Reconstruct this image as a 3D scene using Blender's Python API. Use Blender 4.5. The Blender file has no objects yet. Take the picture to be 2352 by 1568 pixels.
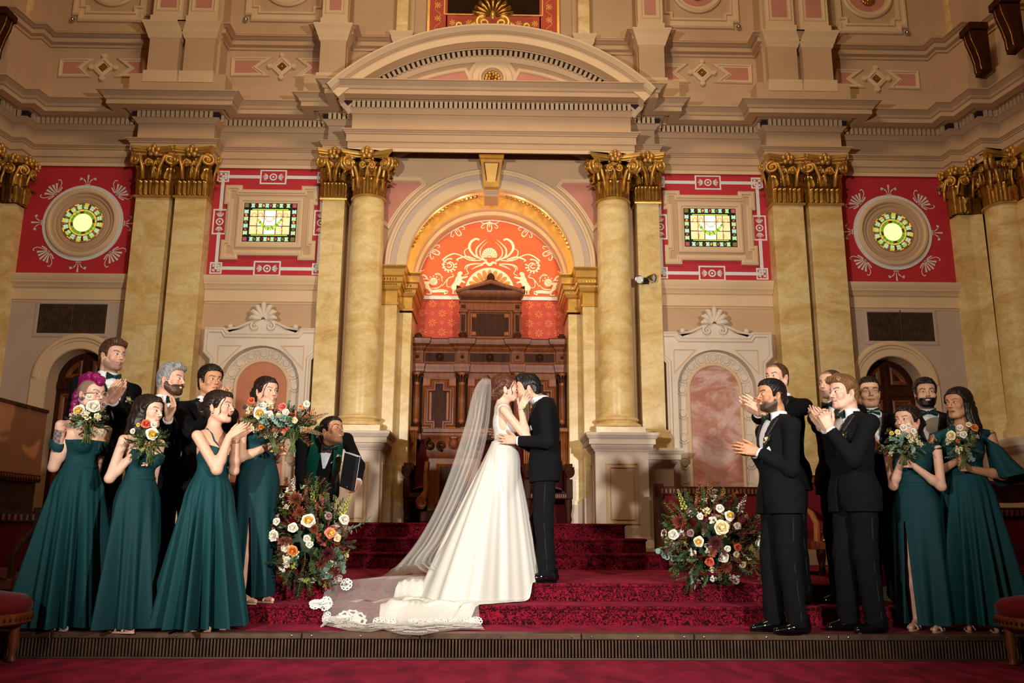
import bpy, bmesh, math, random
import numpy as np
from mathutils import Vector, Matrix
C = bpy.context.scene.collection
PI = math.pi
rnd = random.Random(7)

# ---------------------------------------------------------------- camera, world, lights, exposure
FPX = 1955.0
PITCH = math.radians(12.35); YAW = math.radians(1.0); ROLL = math.radians(.32)
CAM = np.array([0.107, 0.0, .904])
_f0 = np.array([math.sin(YAW), math.cos(YAW), 0]); _r0 = np.array([math.cos(YAW), -math.sin(YAW), 0])
FWD = _f0*math.cos(PITCH) + np.array([0, 0, 1.])*math.sin(PITCH)
_u0 = np.array([0, 0, 1.])*math.cos(PITCH) - _f0*math.sin(PITCH)
RGT = _r0*math.cos(ROLL) + _u0*math.sin(ROLL); UPV = -_r0*math.sin(ROLL) + _u0*math.cos(ROLL)
def W(px, py, Y):
    """survey helper: the point at depth Y that the photograph shows at (px, py)"""
    d = FWD + RGT*(px-1176)/FPX + UPV*(784-py)/FPX
    return CAM + d*(Y-CAM[1])/d[1]
def WZ(px, py, z):
    d = FWD + RGT*(px-1176)/FPX + UPV*(784-py)/FPX
    return CAM + d*(z-CAM[2])/d[2]
cam_d = bpy.data.cameras.new('camera'); cam_d.sensor_width = 36; cam_d.lens = 36*FPX/2352; cam_d.clip_end = 100
cam = bpy.data.objects.new('camera', cam_d); C.objects.link(cam)
cam.matrix_world = Matrix(((RGT[0], UPV[0], -FWD[0], CAM[0]), (RGT[1], UPV[1], -FWD[1], CAM[1]), (RGT[2], UPV[2], -FWD[2], CAM[2]), (0, 0, 0, 1)))
bpy.context.scene.camera = cam
vs = bpy.context.scene.view_settings
vs.view_transform = 'Standard'; vs.look = 'None'; vs.gamma = 1; vs.use_curve_mapping = False; vs.exposure = 0.0
w = bpy.data.worlds.new('hall_air'); bpy.context.scene.world = w; w.use_nodes = True
w.node_tree.nodes['Background'].inputs[0].default_value = (1, .72, .45, 1)
w.node_tree.nodes['Background'].inputs[1].default_value = .02
def lamp(name, kind, loc, energy, col, target=None, **kw):
    l = bpy.data.lights.new(name, kind); l.energy = energy; l.color = col
    for k, v in kw.items(): setattr(l, k, v)
    o = bpy.data.objects.new(name, l); C.objects.link(o); o.location = loc
    if target is not None:
        o.rotation_euler = (Vector(target)-Vector(loc)).to_track_quat('-Z', 'Y').to_euler()
    return o
# two flashes on stands either side of the photographer, and the warm hall lighting overhead
lamp('flash_left', 'SPOT', (-2.9, .3, 2.4), 2200, (1, .95, .87), (0.7, 9, 2.9), spot_size=math.radians(74), spot_blend=.95, shadow_soft_size=.10)
lamp('flash_right', 'SPOT', (2.9, .3, 2.4), 2200, (1, .95, .87), (-0.7, 9, 2.9), spot_size=math.radians(74), spot_blend=.95, shadow_soft_size=.10)
lamp('hall_lights', 'AREA', (0, 4.5, 11.0), 330, (1, .74, .45), (0, 11, 5.5), shape='RECTANGLE', size=5, size_y=2)

# ---------------------------------------------------------------- materials
def lin(c):
    if isinstance(c, str): c = [int(c[i:i+2], 16) for i in (0, 2, 4)]
    return tuple((x/255/12.92 if x/255 <= .04045 else ((x/255+.055)/1.055)**2.4) for x in c) + (1,)
def nodes(name):
    m = bpy.data.materials.new(name); m.use_nodes = True
    nt = m.node_tree
    return m, nt, nt.nodes['Principled BSDF'], nt.links
def N(nt, t, **kw):
    n = nt.nodes.new(t)
    for k, v in kw.items():
        if k in n.inputs.keys() and not hasattr(n, k): n.inputs[k].default_value = v
        else:
            try: setattr(n, k, v)
            except Exception: n.inputs[k].default_value = v
    return n
def ramp(nt, fac, stops):
    r = nt.nodes.new('ShaderNodeValToRGB'); e = r.color_ramp.elements
    while len(e) > 1: e.remove(e[-1])
    e[0].position = stops[0][0]; e[0].color = stops[0][1]
    for p, c in stops[1:]:
        x = e.new(p); x.color = c
    nt.links.new(fac, r.inputs[0]); return r
def simple(name, col, rough=.6, metal=0., var=.08, scale=6., bump=0., bscale=60., spec=.5, sheen=0., obj=False, emit=None, estr=0., coat=0.):
    m, nt, b, L = nodes(name)
    c = lin(col)
    b.inputs['Roughness'].default_value = rough; b.inputs['Metallic'].default_value = metal
    b.inputs['Specular IOR Level'].default_value = spec
    if sheen: b.inputs['Sheen Weight'].default_value = sheen; b.inputs['Sheen Roughness'].default_value = .4
    if coat: b.inputs['Coat Weight'].default_value = coat; b.inputs['Coat Roughness'].default_value = .12
    if obj: co = N(nt, 'ShaderNodeTexCoord').outputs['Object']
    else: co = N(nt, 'ShaderNodeNewGeometry').outputs['Position']
    if var:
        n = N(nt, 'ShaderNodeTexNoise'); n.inputs['Scale'].default_value = scale; n.inputs['Detail'].default_value = 5
        L.new(co, n.inputs['Vector'])
        r = ramp(nt, n.outputs[0], [(.3, tuple(x*(1-var) for x in c[:3])+(1,)), (.7, tuple(min(1, x*(1+var)) for x in c[:3])+(1,))])
        L.new(r.outputs[0], b.inputs['Base Color'])
    else: b.inputs['Base Color'].default_value = c
    if bump:
        n2 = N(nt, 'ShaderNodeTexNoise'); n2.inputs['Scale'].default_value = bscale; n2.inputs['Detail'].default_value = 3
        L.new(co, n2.inputs['Vector'])
        bp = N(nt, 'ShaderNodeBump'); bp.inputs['Strength'].default_value = bump; bp.inputs['Distance'].default_value = .01
        L.new(n2.outputs[0], bp.inputs['Height']); L.new(bp.outputs[0], b.inputs['Normal'])
    if emit is not None:
        b.inputs['Emission Color'].default_value = lin(emit); b.inputs['Emission Strength'].default_value = estr
    return m
M = {}
M['plaster'] = simple('tan_plaster', 'bd9a76', .75, var=.07, scale=1.5, bump=.05, bscale=90)
M['plaster_light'] = simple('pale_plaster', 'd4b48c', .7, var=.05, scale=2, bump=.04, bscale=90)
M['plaster_mauve'] = simple('mauve_plaster', 'b79f8d', .75, var=.05, scale=2)
M['plaster_pale'] = simple('cream_stone', 'd6c3ad', .65, var=.07, scale=3, bump=.03)
M['pink'] = simple('dusty_pink_plaster', 'bb7a66', .75, var=.07, scale=3)
M['red_wall'] = simple('red_wall_paint', 'b3202b', .7, var=.07, scale=2)
M['silver'] = simple('silver_stencil', 'dcd8d0', .5, .1, var=.25, scale=140)
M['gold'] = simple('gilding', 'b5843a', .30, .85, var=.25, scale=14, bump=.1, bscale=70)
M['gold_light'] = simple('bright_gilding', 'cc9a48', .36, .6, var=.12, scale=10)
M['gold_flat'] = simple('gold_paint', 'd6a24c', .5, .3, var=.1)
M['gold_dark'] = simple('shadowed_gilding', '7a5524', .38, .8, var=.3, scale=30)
M['gap_shade'] = simple('dark_plum_gap_shade', '2a1818', .9)  # dark plum colour standing in for shade between the dentils
M['maroon'] = simple('maroon_ground', '5a1f22', .6)
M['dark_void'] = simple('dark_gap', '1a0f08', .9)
M['black_metal'] = simple('black_iron', '14100d', .5, .3, var=.1)
M['bronze'] = simple('worn_bronze_trim', '5b4534', .45, .5, var=.3, scale=9)
M['chrome'] = simple('chrome', 'c8c8c8', .15, 1, var=0)
def marble(name, c0, c1, c2, seed):
    m, nt, b, L = nodes(name)
    g = N(nt, 'ShaderNodeNewGeometry'); mp = N(nt, 'ShaderNodeMapping'); mp.inputs['Scale'].default_value = (1, 1, 1.9); mp.inputs['Rotation'].default_value = (.1, .35, 0); mp.inputs['Location'].default_value = (seed, seed*2, seed)
    L.new(g.outputs['Position'], mp.inputs[0])
    n = N(nt, 'ShaderNodeTexNoise'); n.inputs['Scale'].default_value = 1.5; n.inputs['Detail'].default_value = 9; n.inputs['Roughness'].default_value = .62; n.inputs['Distortion'].default_value = 1.4
    L.new(mp.outputs[0], n.inputs['Vector'])
    r = ramp(nt, n.outputs[0], [(.28, lin(c2)), (.46, lin(c0)), (.62, lin(c1)), (.8, lin(c0))])
    n2 = N(nt, 'ShaderNodeTexNoise'); n2.inputs['Scale'].default_value = .9; n2.inputs['Detail'].default_value = 7; n2.inputs['Distortion'].default_value = 2.2
    L.new(mp.outputs[0], n2.inputs['Vector'])
    v = ramp(nt, n2.outputs[0], [(.485, (0, 0, 0, 1)), (.5, (1, 1, 1, 1)), (.512, (0, 0, 0, 1))])
    mx = N(nt, 'ShaderNodeMix'); mx.data_type = 'RGBA'
    mu = N(nt, 'ShaderNodeMath'); mu.operation = 'MULTIPLY'; mu.inputs[1].default_value = .4
    L.new(v.outputs[0], mu.inputs[0]); L.new(mu.outputs[0], mx.inputs[0]); L.new(r.outputs[0], mx.inputs[6]); mx.inputs[7].default_value = lin(c2)
    n3 = N(nt, 'ShaderNodeTexNoise'); n3.inputs['Scale'].default_value = 22; n3.inputs['Detail'].default_value = 6
    L.new(g.outputs['Position'], n3.inputs['Vector'])
    r3 = ramp(nt, n3.outputs[0], [(.35, (.8, .78, .74, 1)), (.65, (1, 1, 1, 1))])
    m2 = N(nt, 'ShaderNodeMix'); m2.data_type = 'RGBA'; m2.blend_type = 'MULTIPLY'; m2.inputs[0].default_value = .5
    L.new(mx.outputs[2], m2.inputs[6]); L.new(r3.outputs[0], m2.inputs[7])
    L.new(m2.outputs[2], b.inputs['Base Color'])
    b.inputs['Roughness'].default_value = .28; b.inputs['Specular IOR Level'].default_value = .4
    return m
M['marble'] = marble('yellow_marble', 'd9b877', 'e6cc94', 'c39a5a', 1.3)
M['marble_pink'] = marble('pink_marble', 'bb7f6a', 'd6b2a6', 'a5614a', 4.1)
M['terracotta'] = simple('terracotta_panel', 'b9714c', .6, var=.08, scale=5)
def wood(name, c0, c1, rough=.28, sc=1., coat=.12):
    m, nt, b, L = nodes(name)
    g = N(nt, 'ShaderNodeNewGeometry'); mp = N(nt, 'ShaderNodeMapping'); mp.inputs['Scale'].default_value = (9*sc, 9*sc, 1.1*sc)
    L.new(g.outputs['Position'], mp.inputs[0])
    n = N(nt, 'ShaderNodeTexNoise'); n.inputs['Scale'].default_value = 3; n.inputs['Detail'].default_value = 6; n.inputs['Distortion'].default_value = .8
    L.new(mp.outputs[0], n.inputs['Vector'])
    r = ramp(nt, n.outputs[0], [(.3, lin(c0)), (.7, lin(c1))]); L.new(r.outputs[0], b.inputs['Base Color'])
    b.inputs['Roughness'].default_value = rough+.08; b.inputs['Coat Weight'].default_value = coat; b.inputs['Coat Roughness'].default_value = .2; b.inputs['Specular IOR Level'].default_value = .35 if coat else .12
    return m
M['wood'] = wood('polished_oak', '5e2c12', '84461c', .34, 1., .06)
M['wood_dark'] = wood('dark_walnut', '2a1209', '45200d', .45, 1., .0)
M['wood_orange'] = wood('honey_oak', '7a401a', '9a5826', .36, 1., .08)
M['wood_panel'] = wood('plain_walnut_board', '8a5230', '9c6038', .4, .4)
def carpet(name, c0, c1, c2, scale, damask):
    m, nt, b, L = nodes(name)
    g = N(nt, 'ShaderNodeNewGeometry')
    n = N(nt, 'ShaderNodeTexNoise'); n.inputs['Scale'].default_value = scale; n.inputs['Detail'].default_value = 4; n.inputs['Distortion'].default_value = 2.5 if damask else .6
    mp = N(nt, 'ShaderNodeMapping'); mp.inputs['Scale'].default_value = (1, .45, 1) if not damask else (1, 1, 1)
    L.new(g.outputs['Position'], mp.inputs[0]); L.new(mp.outputs[0], n.inputs['Vector'])
    if damask:   # curling leaf sprays woven in dark thread
        v = N(nt, 'ShaderNodeTexVoronoi'); v.inputs['Scale'].default_value = 3.6; v.inputs['Randomness'].default_value = .35
        L.new(mp.outputs[0], v.inputs['Vector'])
        wv = N(nt, 'ShaderNodeTexWave'); wv.wave_type = 'RINGS'; wv.rings_direction = 'SPHERICAL'; wv.inputs['Scale'].default_value = 2.6; wv.inputs['Distortion'].default_value = 9; wv.inputs['Detail'].default_value = 3; wv.inputs['Detail Scale'].default_value = 2.2
        L.new(v.outputs['Position'], wv.inputs['Vector'])
        su = N(nt, 'ShaderNodeVectorMath'); su.operation = 'SUBTRACT'; L.new(mp.outputs[0], su.inputs[0]); L.new(v.outputs['Position'], su.inputs[1])
        w2 = N(nt, 'ShaderNodeTexWave'); w2.wave_type = 'RINGS'; w2.rings_direction = 'SPHERICAL'; w2.inputs['Scale'].default_value = 9; w2.inputs['Distortion'].default_value = 11; w2.inputs['Detail'].default_value = 2; w2.inputs['Detail Scale'].default_value = 2.4
        L.new(mp.outputs[0], w2.inputs['Vector'])
        a = N(nt, 'ShaderNodeMath'); a.operation = 'MULTIPLY'; L.new(w2.outputs[1], a.inputs[0]); L.new(n.outputs[0], a.inputs[1])
        r = ramp(nt, a.outputs[0], [(.06, lin(c2)), (.13, lin(c0)), (.28, lin(c1)), (.40, lin(c0)), (.56, lin(c2))])
    else:
        r = ramp(nt, n.outputs[0], [(.3, lin(c2)), (.47, lin(c0)), (.65, lin(c1))])
    n4 = N(nt, 'ShaderNodeTexNoise'); n4.inputs['Scale'].default_value = 260; L.new(g.outputs['Position'], n4.inputs['Vector'])
    bp = N(nt, 'ShaderNodeBump'); bp.inputs['Strength'].default_value = .5; bp.inputs['Distance'].default_value = .01; L.new(n4.outputs[0], bp.inputs['Height']); L.new(bp.outputs[0], b.inputs['Normal'])
    L.new(r.outputs[0], b.inputs['Base Color']); b.inputs['Roughness'].default_value = .95; b.inputs['Specular IOR Level'].default_value = .15
    b.inputs['Sheen Weight'].default_value = .25; b.inputs['Sheen Tint'].default_value = lin('d0405a')
    return m
M['carpet'] = carpet('crimson_carpet', '6c0c26', '861a38', '3a0514', 5.5, False)
M['carpet_riser'] = carpet('damask_stair_carpet', '6e0b1f', '9a1830', '24040b', 12, True)
M['velvet'] = simple('red_velvet', '640912', .85, var=.15, scale=5, sheen=.08, spec=.2)
M['velvet_dark'] = simple('crimson_velvet', '4a0710', .85, var=.15, scale=5, sheen=.05, spec=.2)

# ---------------------------------------------------------------- mesh helpers
class MB:
    def __init__(s): s.v = []; s.f = []
    def add(s, vs, fs):
        o = len(s.v); s.v += [tuple(map(float, p)) for p in vs]; s.f += [tuple(i+o for i in f) for f in fs]; return s
    def box(s, x0, x1, y0, y1, z0, z1):
        v = [(x, y, z) for x in (x0, x1) for y in (y0, y1) for z in (z0, z1)]
        return s.add(v, [(0, 1, 3, 2), (4, 6, 7, 5), (0, 4, 5, 1), (2, 3, 7, 6), (0, 2, 6, 4), (1, 5, 7, 3)])
    def bbox(s, x0, x1, y0, y1, z0, z1, b=.01):
        """box with its four front edges and top chamfered"""
        v = [(x0, y1, z0), (x1, y1, z0), (x1, y1, z1), (x0, y1, z1), (x0, y0+b, z0), (x1, y0+b, z0), (x1, y0+b, z1), (x0, y0+b, z1),
             (x0+b, y0, z0+b), (x1-b, y0, z0+b), (x1-b, y0, z1-b), (x0+b, y0, z1-b)]
        return s.add(v, [(0, 3, 2, 1), (0, 1, 5, 4), (1, 2, 6, 5), (2, 3, 7, 6), (3, 0, 4, 7), (4, 5, 9, 8), (5, 6, 10, 9), (6, 7, 11, 10), (7, 4, 8, 11), (8, 9, 10, 11)])
    def prism(s, poly, y0, y1):
        """outline in (x, z) given depth from y0 (front) to y1"""
        n = len(poly)
        a = sum(poly[i][0]*poly[(i+1) % n][1]-poly[(i+1) % n][0]*poly[i][1] for i in range(n))
        if a < 0: poly = poly[::-1]
        v = [(p[0], y0, p[1]) for p in poly]+[(p[0], y1, p[1]) for p in poly]
        return s.add(v, [tuple(range(n)), tuple(range(2*n-1, n-1, -1))]+[(i, i+n, (i+1) % n+n, (i+1) % n) for i in range(n)])
    def sheet(s, poly, y):
        n = len(poly)
        a = sum(poly[i][0]*poly[(i+1) % n][1]-poly[(i+1) % n][0]*poly[i][1] for i in range(n))
        if a < 0: poly = poly[::-1]
        return s.add([(p[0], y, p[1]) for p in poly], [tuple(range(n))])
    def grid(s, P, cu=False, cv=False):
        """P[i][j] points; quads between neighbours"""
        nu, nv = len(P), len(P[0]); v = [p for r in P for p in r]; f = []
        for i in range(nu if cu else nu-1):
            for j in range(nv if cv else nv-1):
                a, b = i*nv+j, ((i+1) % nu)*nv+j; c, d = ((i+1) % nu)*nv+(j+1) % nv, i*nv+(j+1) % nv
                f.append((a, b, c, d))
        return s.add(v, f)
    def lathe(s, prof, cx, cy, n=32, a0=0., a1=2*PI):
        full = abs(a1-a0-2*PI) < 1e-6; m = n if full else n+1
        P = [[(cx+r*math.cos(a0+(a1-a0)*i/n), cy+r*math.sin(a0+(a1-a0)*i/n), z) for r, z in prof] for i in range(m)]
        return s.grid(P, cu=full)
    def plan(s, path, prof, closed=False):
        """moulding: profile (offset, z) swept along a plan polyline, outward to the right of travel"""
        return s._sweep(path, prof, closed, lambda u, v, h: (u, v, h))
    def elev(s, path, prof, Y, closed=False):
        """moulding: profile (lateral offset, proud of wall) swept along an (x, z) polyline on the plane Y"""
        return s._sweep(path, prof, closed, lambda u, v, h: (u, Y-h, v))
    def _sweep(s, path, prof, closed, mp):
        n = len(path); P = []
        for i in range(n):
            p = Vector(path[i]); a = Vector(path[i-1]) if (i or closed) else None; b = Vector(path[(i+1) % n]) if (i < n-1 or closed) else None
            ns = []
            if a is not None and (p-a).length > 1e-9: d = (p-a).normalized(); ns.append(Vector((d.y, -d.x)))
            if b is not None and (b-p).length > 1e-9: d = (b-p).normalized(); ns.append(Vector((d.y, -d.x)))
            if len(ns) == 2:
                m = (ns[0]+ns[1])/max(.15, 1+ns[0].dot(ns[1]))
            else: m = ns[0]
            P.append([mp(p.x+m.x*o, p.y+m.y*o, h) for o, h in prof])
        return s.grid(P, cu=closed)
    def arc(s, cx, cz, prof, a0, a1, n=48):
        """profile (radius, y) swept round a centre in the x-z plane"""
        return s.grid([[(cx+r*math.cos(a0+(a1-a0)*i/n), y, cz+r*math.sin(a0+(a1-a0)*i/n)) for r, y in prof] for i in range(n+1)])
    def tube(s, pts, rad, n=8, caps=True):
        pts = [Vector(p) for p in pts]; m = len(pts)
        if not hasattr(rad, '__len__'): rad = [rad]*m
        t0 = (pts[1]-pts[0]).normalized(); up = Vector((0, 0, 1)) if abs(t0.z) < .9 else Vector((1, 0, 0))
        x = t0.cross(up).normalized(); P = []
        for i in range(m):
            t = (pts[min(i+1, m-1)]-pts[max(i-1, 0)]).normalized(); x = (x-t*x.dot(t)).normalized(); y = t.cross(x)
            P.append([tuple(pts[i]+(x*math.cos(2*PI*k/n)+y*math.sin(2*PI*k/n))*rad[i]) for k in range(n)])
        s.grid(P, cv=True)
        if caps:
            o = len(s.v)-m*n; s.f.append(tuple(o+k for k in range(n))[::-1]); s.f.append(tuple(o+(m-1)*n+k for k in range(n)))
        return s
    def ball(s, c, r, nu=10, nv=7):
        if not hasattr(r, '__len__'): r = (r, r, r)
        P = [[(c[0]+r[0]*math.sin(PI*j/nv)*math.cos(2*PI*i/nu), c[1]+r[1]*math.sin(PI*j/nv)*math.sin(2*PI*i/nu), c[2]-r[2]*math.cos(PI*j/nv)) for j in range(nv+1)] for i in range(nu)]
        return s.grid(P, cu=True)
    def ribbon(s, pts, wid, y, thick=0.):
        """flat brush stroke in the x-z plane"""
        n = len(pts); L_, R_ = [], []
        for i in range(n):
            a = Vector(pts[max(i-1, 0)]); b = Vector(pts[min(i+1, n-1)]); d = (b-a)
            d = d.normalized() if d.length > 1e-9 else Vector((1, 0)); nn = Vector((-d.y, d.x)); w_ = wid[i] if hasattr(wid, '__len__') else wid
            p = Vector(pts[i]); L_.append(p+nn*w_/2); R_.append(p-nn*w_/2)
        return s.grid([[(a.x, y, a.y), (b.x, y, b.y)] for a, b in zip(L_, R_)])
    def xf(s, mat):
        s.v = [tuple(mat @ Vector(p)) for p in s.v]; return s
    def mirror(s):
        s.v = [(-x, y, z) for x, y, z in s.v]; s.f = [f[::-1] for f in s.f]; return s
    def both(s):
        v = [(-x, y, z) for x, y, z in s.v]; f = [q[::-1] for q in s.f]; return s.add(v, f)
    def mesh(s, name, mat, smooth=False):
        me = bpy.data.meshes.new(name); me.from_pydata(s.v, [], s.f)
        if mat: me.materials.append(M[mat] if isinstance(mat, str) else mat)
        if smooth:
            me.polygons.foreach_set('use_smooth', [True]*len(me.polygons))
            if smooth != 'all':
                me.set_sharp_from_angle(angle=math.radians(smooth if smooth is not True else 40))
        me.update(); return me
    def build(s, name, mat, parent=None, smooth=False, fix=False):
        me = s.mesh(name, mat, smooth)
        if fix:
            bm = bmesh.new(); bm.from_mesh(me); bmesh.ops.recalc_face_normals(bm, faces=bm.faces); bm.to_mesh(me); bm.free()
        return link(name, me, parent)
def link(name, data, parent=None):
    o = bpy.data.objects.new(name, data); C.objects.link(o)
    if parent is not None: o.parent = parent
    return o
def tag(o, label=None, cat=None, group=None, kind=None):
    if label: o['label'] = label
    if cat: o['category'] = cat
    if group: o['group'] = group
    if kind: o['kind'] = kind
    return o
def struct(o, label=None): o['kind'] = 'structure'; return o if not label else tag(o, label)
def empty(name, loc=(0, 0, 0), rz=0, label=None, cat=None, group=None, kind=None):
    o = bpy.data.objects.new(name, None); C.objects.link(o); o.location = loc; o.rotation_euler = (0, 0, rz); o.empty_display_size = .1
    return tag(o, label, cat, group, kind)
def inst(src, name, parent, mat):
    """another object sharing a piece's mesh, at a local matrix"""
    o = bpy.data.objects.new(name, src if not isinstance(src, bpy.types.Object) else src.data); C.objects.link(o); o.parent = parent; o.matrix_local = mat; return o
def copy_tree(o, parent=None):
    c = o.copy(); C.objects.link(c); c.parent = parent
    for ch in o.children: copy_tree(ch, c)
    return c
def arcpts(cx, cz, r, a0, a1, n): return [(cx+r*math.cos(a0+(a1-a0)*i/n), cz+r*math.sin(a0+(a1-a0)*i/n)) for i in range(n+1)]
def T(x, y, z): return Matrix.Translation((x, y, z))
def RX(a): return Matrix.Rotation(a, 4, 'X')
def RY(a): return Matrix.Rotation(a, 4, 'Y')
def RZ(a): return Matrix.Rotation(a, 4, 'Z')
def SC(x, y=None, z=None): return Matrix.Diagonal((x, x if y is None else y, x if z is None else z, 1))
# ---------------------------------------------------------------- the room: levels, floor, stage
ZS1, ZS2, ZL, ZU1, ZU2, ZP = .17, .315, .46, .63, .79, .96
W0 = 11.5
def lz(py, Y, px=620): return float(W(px, py, Y)[2])
def lx(px, py, Y): return float(W(px, py, Y)[0])
struct(MB().box(-9, 9, -3, 6.3, -.1, 0).build('floor', 'carpet'), 'crimson carpeted hall floor in front of the stage')
# stage edge: carpeted step with a grilled riser, the damask stairs, the upper platform
struct(MB().box(-4.1, 4.1, 6.36, 13, -.1, ZS1).build('floor', 'carpet'), 'carpeted lowest stage level behind the grilled riser')
def rounded_steps(name, x, y0, y1, z0, z1, r, label):
    pl = [(-x, y1)]+[(-x+r-r*math.cos(a), y0+r-r*math.sin(a)) for a in np.linspace(0, PI/2, 7)]+[(x-r+r*math.sin(a), y0+r-r*math.cos(a)) for a in np.linspace(0, PI/2, 7)]+[(x, y1)]
    m = MB(); n = len(pl); e = .022
    # riser, rolled nosing, tread
    c = [(0, z0), (0, z1-e*1.6), (.014, z1-e*1.2), (.018, z1-e*.6), (.008, z1-.003), (-.03, z1)]
    P = m._sweep(pl, c, False, lambda u, v, h: (u, v, h))
    o = struct(m.build(name, 'carpet_riser', smooth=True), label)
    t = MB(); t.add([(p[0]*1., p[1]+.0, z1-.001) for p in pl], [tuple(range(n))])
    tr = t.build('tread', 'carpet', o)
    return o
rounded_steps('stage_step', 3.45, 6.92, 9, ZS1, ZS2, .18, 'lowest damask carpeted stair below the couple')
rounded_steps('stage_step', 3.3, 7.32, 12.5, ZS2, ZL, .18, 'damask carpeted stair the couple stand on')
rounded_steps('stage_step', 2.06, 9.75, 12.5, ZL, ZU1, .12, 'lowest carpeted stair before the throne')
rounded_steps('stage_step', 1.86, 10.07, 12.5, ZU1, ZU2, .12, 'middle carpeted stair before the throne')
rounded_steps('stage_step', 1.66, 10.38, 12.6, ZU2, ZP, .10, 'top carpeted stair before the throne')
struct(MB().box(-7.5, 7.5, 9.6, 13, .30, ZL-.004).build('floor', 'carpet'), 'dark carpeted stage floor along the back wall')
# grilled riser of the stage edge
g = empty('stage_vent_grille', (0, 6.33, 0), 0, 'long dark slotted iron grille in the riser along the stage edge', 'grille')
MB().box(-4.1, 4.1, .015, .03, 0, ZS1-.03).build('backing', 'dark_void', g)
m = MB()
for i in range(int(8.2/.0235)):
    x = -4.1+.012+i*.0235; m.bbox(x-.0065, x+.0065, -.012, .014, .012, ZS1-.036, .003)
tag(m.build('bars', 'bronze', g), kind='stuff')
MB().box(-4.1, 4.1, -.014, .02, 0, .012).build('bottom_rail', 'bronze', g)
xs_ = [-4.1, -3.0, -1.25, -.42, .72, 1.52, 2.55, 4.1]
for a, b in zip(xs_, xs_[1:]):
    o = MB().bbox(a+.002, b-.002, -.02, .1, ZS1-.036, ZS1+.006, .006).build('nosing_strip', 'bronze', g)
    for k in range(3):
        x = a+.07+(b-a-.14)*k/2
        MB().lathe([(.0, .003), (.006, .002), (.008, 0)], 0, 0, 8).xf(T(x, -.0205, ZS1-.016) @ RX(PI/2)).build('screw', 'chrome', o)
# ---------------------------------------------------------------- back wall with its openings
xn = 1.17; zsp = 4.405        # niche half width, springing of the arch
RA0, RA1 = 1.20, 1.475        # archivolt
dc = (float((W(2089, 884, W0)[0]-W(214, 868, W0)[0])/2), float((W(2089, 884, W0)[2]+W(214, 868, W0)[2])/2)); DR = .615; DRI = .40  # side door arches
poly = [(-7.4, .3), (-dc[0]-DRI, .3)]+[(-x, z) for x, z in arcpts(dc[0], dc[1], DRI, 0, PI, 18)]+[(-dc[0]+DRI, .3), (-1.5, .3), (-1.5, zsp)]
poly += arcpts(0, zsp, RA1-.02, PI, 0, 40)+[(1.5, .3), (dc[0]-DRI, .3)]+arcpts(dc[0], dc[1], DRI, PI, 0, 18)+[(dc[0]+DRI, .3), (7.4, .3), (7.4, 6.05), (-7.4, 6.05)]
struct(MB().prism(poly, W0, W0+.3).build('wall_back', 'plaster', fix=True), 'tan plaster back wall of the hall')
struct(MB().box(-9, 9, W0+.15, W0+.4, 5.9, 12).build('wall_back', 'plaster'), 'upper storey of the tan plaster back wall')
# sage of the red painted zone between capitals
for s in (-1, 1):
    for x0, x1, nm in ((5.0, 6.7, 'outer'), (2.28, 3.97, 'inner')):
        m = MB().box(s*x0, s*x1, W0-.006, W0+.02, lz(636, W0), 6.0)
        struct(m.build('wall_panel', 'red_wall'), 'red painted wall field around the %s %s window' % ('right' if s > 0 else 'left', 'round' if nm == 'outer' else 'square'))
        z = [lz(y, W0) for y in (690, 665, 655, 646, 637)]
        pr = [(0, z[0]-.02), (.02, z[0]-.02), (.02, z[0]), (.008, z[0]+.004), (.008, z[1]-.01), (.03, z[1]), (.05, z[1]+.04), (.075, z[2]), (.075, z[2]+.015), (.10, z[3]), (.11, z[4]-.012), (.11, z[4]), (0, z[4])]
        a, b = sorted((s*x0, s*x1))
        struct(MB().plan([(a, W0), (b, W0)], pr).build('trim_sill', 'plaster_light', smooth=30), 'moulded plaster ledge under a red window field')
# lower wall of outer bays is mauve
for s in (-1, 1):
    a, b = sorted((s*(dc[0]+.70), s*6.75))
# ---------------------------------------------------------------- lower entablature with dentils
cr = [(6.62, W0), (6.64, 11.28), (6.81, 11.28), (6.86, 10.9), (7.12, 10.9), (7.22, 10.3), (7.5, 10.3), (7.6, 7.5)]
half = [(1.93, 10.88), (1.93, 11.25), (2.33, 11.25), (2.33, W0), (3.94, W0), (3.94, 11.25), (5.02, 11.25), (5.02, W0)]+cr
path = [(-x, y) for x, y in half[::-1]]+half
def prof(Y0, px, lst):
    out = []
    for o, y in lst:
        out.append([o, None if y is None else lz(y, Y0-o, px)])
    for i in range(len(out)-1, -1, -1):
        if out[i][1] is None: out[i][1] = out[i+1][1]
    return [tuple(q) for q in out]
EP = prof(W0, 620, [(-.75, 387), (.03, 387), (.03, 379), (.04, 378), (.04, 366), (.06, 365), (.06, 349), (.075, 347.5), (.075, 345), (.09, 343), (.10, 340), (.115, 338.5), (.115, 336.5), (.0, 336), (0, 306), (.02, 304), (.03, 300), (.06, 294), (.07, 291.5), (.07, 290), (.07, 277), (.125, None), (.125, 274), (.14, 270), (.16, 268), (.19, 264), (.19, None), (.33, 261.5), (.33, 251), (.345, 250), (.36, 246), (.36, 244), (.42, 232), (.44, 230), (.44, 228)])
EP.append((-.2, EP[-1][1]+.01))
ent = struct(MB().plan(path, EP).build('trim_entablature', 'plaster', smooth=25), 'broken forward plaster entablature with dentils across the hall')
zd0, zd1 = lz(289.5, W0-.11), lz(277, W0-.11)
den = MB().box(-.0215, .0215, 0, .07, 0, zd1-zd0+.01).mesh('dentil', 'plaster_light')
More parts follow.
